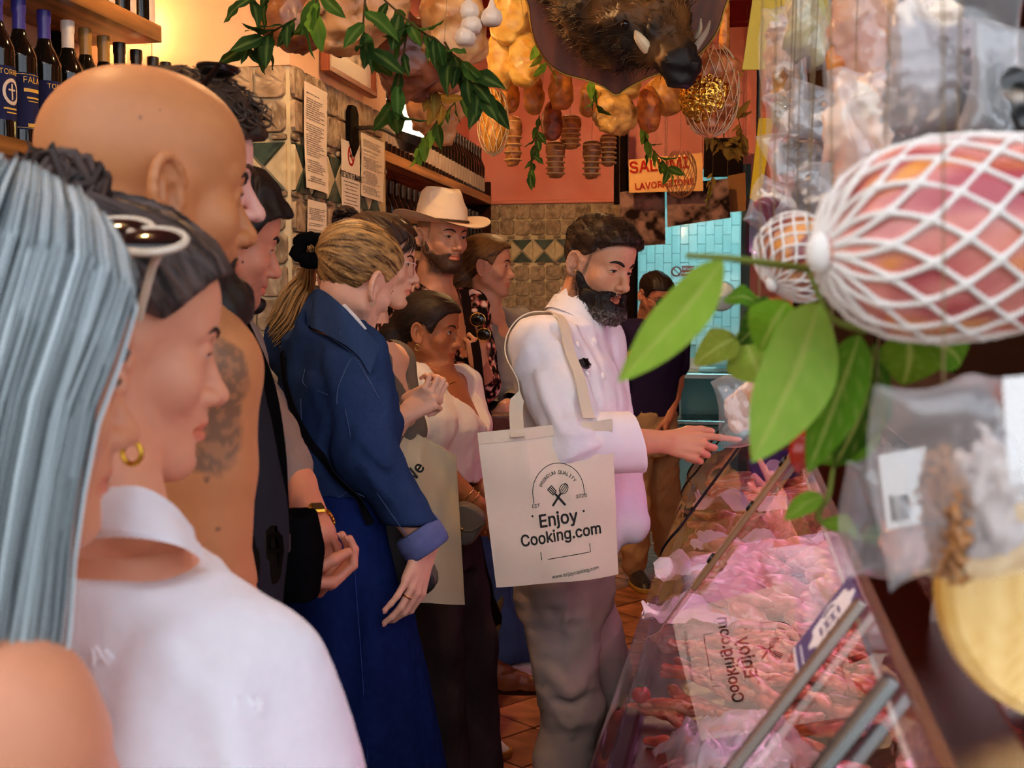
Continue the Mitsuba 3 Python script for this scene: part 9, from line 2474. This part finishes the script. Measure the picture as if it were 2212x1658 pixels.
part(pk, "tray", xf(fm, frame(kc - (0, 0, 0.01), x=R_, z=(0, 0, 1))), "m_wet", lin("#e6dcdf"), True)
P = np.stack([*np.meshgrid(np.linspace(-0.11, 0.11, 34), np.linspace(-0.09, 0.09, 30), indexing="ij"), np.zeros((34, 30))], -1)
P[..., 2] = 0.036 - 4.5 * (P[..., 0] ** 2 + P[..., 1] ** 2) * 1.0
P = crumpled(P + 3.0, 0.035, 22, 9) - 3.0
part(pk, "film", xf(grid_mesh(P), frame(kc, x=R_, z=(0, 0, 1))), "m_film", None, True)
# netted salami pieces
def netted(label, px, py, d, L, h, tilt, a, b, cells, rows, r, rail, seed):
 s = d / FPX
 c = W(px, py, d)
 lx, rz = L / 2 * s, h / 2 * s
 ax = unit(R_ * math.cos(tilt) + np.array([0, 0, math.sin(tilt)]) + 0.25 * H_)
 M = frame(c, z=ax, x=np.array([0, 0, 1.0]) - ax * ax[2])
 def fn(p):
  e = np.sqrt((p[:, 0] / rz) ** 2 + (p[:, 1] / rz) ** 2 + np.abs(p[:, 2] / lx) ** 2.6)
  return ((e - 1) * rz + 0.03 * rz * 2 * fbm3(p, 1.2 / rz, seed, 2)).astype(F32)
 m = sd_mesh(fn, (-rz * 1.1, -rz * 1.1, -lx * 1.1), (rz * 1.1, rz * 1.1, lx * 1.1), rz / 22)
 v = np.asarray(m.vertices)
 k = np.clip((meshkit.fbm(v * np.array([26, 26, 7]) * 0.09 / rz, 3, seed) - 0.38) / 0.22, 0, 1)[:, None]
 k2 = np.clip((meshkit.fbm(v * np.array([30, 30, 6]) * 0.09 / rz + 9, 3, seed + 1) - 0.54) / 0.1, 0, 1)[:, None]
 col = lin(a) + (lin(b) - lin(a)) * k
 col = col + (lin("#d98a35") - col) * k2
 t = thing("netted_salami", label, "salami")
 part(t, "meat", xf(m, M), "m_wet", col, True)
 def prof(z):
  return max(0.03, (1 - min(abs(z), 1) ** 2.6)) ** 0.5
 def Pt(i, z):
  q = 2 * np.pi * i / cells
  return mp(M, rz * 1.03 * prof(z) * math.cos(q), rz * 1.03 * prof(z) * math.sin(q), z * lx * 1.01)
 zs = np.linspace(-0.985, 0.985, rows)
 ms = []
 for j in range(rows - 1):
  for i in range(cells):
   i0 = i + 0.5 * (j % 2)
   for dlt in (0.5, -0.5):
    pts = [Pt(i0 + dlt * f, zs[j] + (zs[j + 1] - zs[j]) * f) for f in np.linspace(0, 1, 5)]
    ms.append(tube(pts, r * np.array([1.5, 1.0, 0.95, 1.0, 1.5]), 5, cap=False))
 part(t, "net", cat(ms), "m_matte", lin("#e6e0d8"), True)
 part(t, "net_knot", sphere(mp(M, 0, 0, -lx * 1.02), r * 5, 2, (1, 1, 1.3)), "m_matte", lin("#e6e0d8"), True)
 hang(t, mp(M, rz * 0.98, 0, 0), rail)
 return t, M
netted("big pink and orange salami in a wide white net at the right edge", 2080, 515, 0.72, 660, 425, 0.10, "#a8434a", "#d98a7c", 14, 11, 0.0019, "front", 5)
netted("small salami in a white net left of the big one", 1725, 555, 1.05, 165, 190, 0.75, "#7c2c30", "#c98a5a", 16, 10, 0.0012, "right", 6)
# bay branch with large fresh leaves, close to the camera
def big_leaf(parent, base, tip, width, face, tone, bend=0.012, seed=0):
 base, tip = np.asarray(base, float), np.asarray(tip, float)
 d = tip - base; L = np.linalg.norm(d); x = d / L
 n0 = unit(np.asarray(face, float) - x * (np.asarray(face, float) @ x)); y = np.cross(n0, x)
 u, v = np.meshgrid(np.linspace(0, 1, 26), np.linspace(-1, 1, 15), indexing="ij")
 wd = width / 2 * np.sin(np.pi * u ** 0.9) ** 0.8
 P = base + (u * L)[..., None] * x + (v * wd * (1 + 0.03 * np.sin(9 * u + seed)))[..., None] * y + (bend * np.sin(np.pi * u) + 0.18 * np.abs(v) * wd + 0.0015 * np.sin(12 * u + 3 * seed) * np.abs(v))[..., None] * n0
 g = grid_mesh(P)
 c = col_noise(g.vertices, lin(tone), 0.10, 70, seed)
 vein = np.maximum(np.exp(-(v / 0.045) ** 2), 0.45 * np.clip(1 - np.abs(((u - 0.33 * np.abs(v)) * 9) % 1 - 0.5) * 9, 0, 1) * (np.abs(v) > 0.06)).ravel()[:, None]
 c = c + (lin("#b9bf6a") - c) * vein * 0.5
 k = part(parent, "leaf", g, "m_leaf", c, True)
 return k
def fresh(label, stem, leaves, seed, rail="right"):
 t = thing("bay_branch", label, "bay branch")
 hang(t, W(*stem[-1] if seed == 1 else stem[0]), rail)
 sp = spline([W(*q) for q in stem], 30)
 part(t, "stem", tube(sp, np.linspace(0.0016, 0.0026, 30), 8), "m_matte", lin("#6f7a38"))
 for i, (b, tp, w, f, tone) in enumerate(leaves):
  big_leaf(t, W(*b), W(*tp), w, -F_ + np.asarray(f, float) @ np.stack([R_, H_, (0, 0, 1.0)]), tone, 0.010, seed + i)
 return t
G_A, G_B, G_C = "#86ab3a", "#4f7d1e", "#2f5216"
fresh("bay branch with one big pale green leaf before the man at the far end", [(1482, 552, 0.74), (1560, 556, 0.74), (1640, 566, 0.75), (1745, 580, 0.78)], [((1562, 562, 0.74), (1332, 826, 0.70), 0.031, (0.3, 0, 0.1), G_A)], 1, "front")
fresh("bay branch with long bright leaves under the netted salami", [(1745, 580, 0.80), (1770, 640, 0.80), (1800, 690, 0.80), (1870, 715, 0.80)],
 [((1768, 655, 0.79), (1622, 1000, 0.74), 0.052, (0.2, 0, 0.1), "#86ad45"), ((1858, 720, 0.80), (1745, 1022, 0.77), 0.034, (-0.2, 0, 0), G_B), ((1890, 740, 0.81), (1800, 1010, 0.82), 0.040, (0.3, 0, 0), G_C), ((1960, 720, 0.82), (1950, 832, 0.82), 0.044, (0, 0, 0.2), "#55781c"),
 ((1700, 650, 0.82), (1640, 760, 0.82), 0.036, (-0.3, 0, 0), "#6a9a24"), ((2010, 740, 0.84), (2075, 790, 0.84), 0.034, (0.3, 0, 0), G_B), ((1900, 900, 0.86), (1770, 1000, 0.86), 0.03, (0.3, 0, 0.2), G_B)], 7, "front")
fresh("bay branch with smaller leaves left of the small netted salami", [(1640, 640, 1.0), (1620, 680, 1.0), (1600, 720, 1.0), (1560, 760, 1.0)],
 [((1640, 660, 1.0), (1560, 650, 1.0), 0.020, (0, 0, 0.6), G_B), ((1660, 640, 1.0), (1590, 745, 1.0), 0.030, (0.4, 0, 0), G_C), ((1590, 730, 1.0), (1498, 788, 0.98), 0.030, (0, 0, 0.3), "#7d8a30"), ((1610, 735, 1.0), (1650, 825, 1.0), 0.045, (-0.3, 0, 0), "#86a03a"), ((1650, 680, 1.0), (1650, 790, 1.02), 0.035, (0.3, 0, 0), "#5f9020")], 15)
fresh("bay sprig above the small netted salami", [(1720, 560, 1.2), (1700, 520, 1.2), (1690, 490, 1.2)], [((1700, 555, 1.2), (1685, 462, 1.2), 0.034, (0.2, 0, 0), G_C), ((1690, 540, 1.2), (1640, 545, 1.2), 0.02, (0, 0, 0.5), G_C)], 22)
fresh("bay twig hanging over the case below the bright leaves", [(1800, 1010, 0.86), (1790, 1070, 0.86), (1770, 1120, 0.87), (1850, 1160, 0.88)], [((1778, 1070, 0.86), (1695, 1122, 0.86), 0.016, (0, 0, 0.5), "#6f9a2c"), ((1770, 1130, 0.87), (1850, 1155, 0.88), 0.014, (0, 0, 0.6), "#6f9a2c"), ((1850, 1160, 0.88), (1960, 1185, 0.9), 0.022, (0, 0, 0.6), G_C)], 25)
ch = thing("chili_pepper", "glossy red dried chili pepper behind the bright leaf", "chili")
cp = [W(1745, 930, 0.9), W(1735, 965, 0.9), W(1728, 995, 0.9), W(1722, 1020, 0.9)]
part(ch, "pod", tube(spline(cp, 12), np.array([0.004, 0.009, 0.011, 0.010, 0.0095, 0.010, 0.009, 0.008, 0.007, 0.005, 0.003, 0.001]), 8), "m_wet", lin("#a02414"))
part(ch, "stalk", tube([cp[0], W(1755, 880, 0.9), W(1762, 760, 0.86)], 0.0014, 6), "m_matte", lin("#5a6a2a"))
# sheet, hook light and dark wall behind the goods
t = thing("hanging_sheet", "pale yellow sheet hanging at the left of the vacuum packs", "sheet")
q = [W(1632, -40, 2.2), W(1735, -40, 2.1), W(1705, 150, 2.1), W(1604, 150, 2.2)]
part(t, "sheet", trimesh.Trimesh(np.array(q + [x + H_ * 0.004 for x in q]), [[0, 1, 2], [0, 2, 3], [4, 6, 5], [4, 7, 6], [0, 4, 5], [0, 5, 1], [2, 6, 7], [2, 7, 3]], process=False), "m_matte", lin("#b9ad52"), False)
hang(t, q[0], "near")
t = thing("hanging_sheet", "narrow yellow strip hanging below the vacuum packed sausage", "sheet")
q = [W(1640, 255, 2.0), W(1672, 255, 2.0), W(1640, 440, 2.0), W(1620, 428, 2.0)]
part(t, "sheet", trimesh.Trimesh(np.array(q + [x + H_ * 0.004 for x in q]), [[0, 1, 2], [0, 2, 3], [4, 6, 5], [4, 7, 6], [0, 4, 5], [0, 5, 1], [2, 6, 7], [2, 7, 3]], process=False), "m_matte", lin("#b98a1e"), False)
hang(t, q[0], "right")
lp = thing("scale_display", "small dark device with a bright magenta lamp behind the goods", "device")
c = W(1635, 510, 3.2)
part(lp, "housing", box((0.06, 0.05, 0.16), c + (-0.0, 0.05, 0.03), 0.01), "m_satin", lin("#1a0f1a"), False)
put(lp, "lamp", {**shape(sphere(W(1638, 547, 3.15), 0.012, 2), "m_matte", lin("#ffffff"), True), "emitter": {"type": "area", "radiance": {"type": "rgb", "value": [30.0, 8.0, 22.0]}}})
part(lp, "red_tube", tube([W(1636, 515, 3.15), W(1637, 542, 3.15)], 0.009, 8), "m_gloss", lin("#a5102a"))
part(lp, "hanger", tube([c + (0, 0.05, 0.1), (c[0], c[1] + 0.05, CEIL - 0.037)], 0.006, 6), "m_satin", lin("#1a1412"))
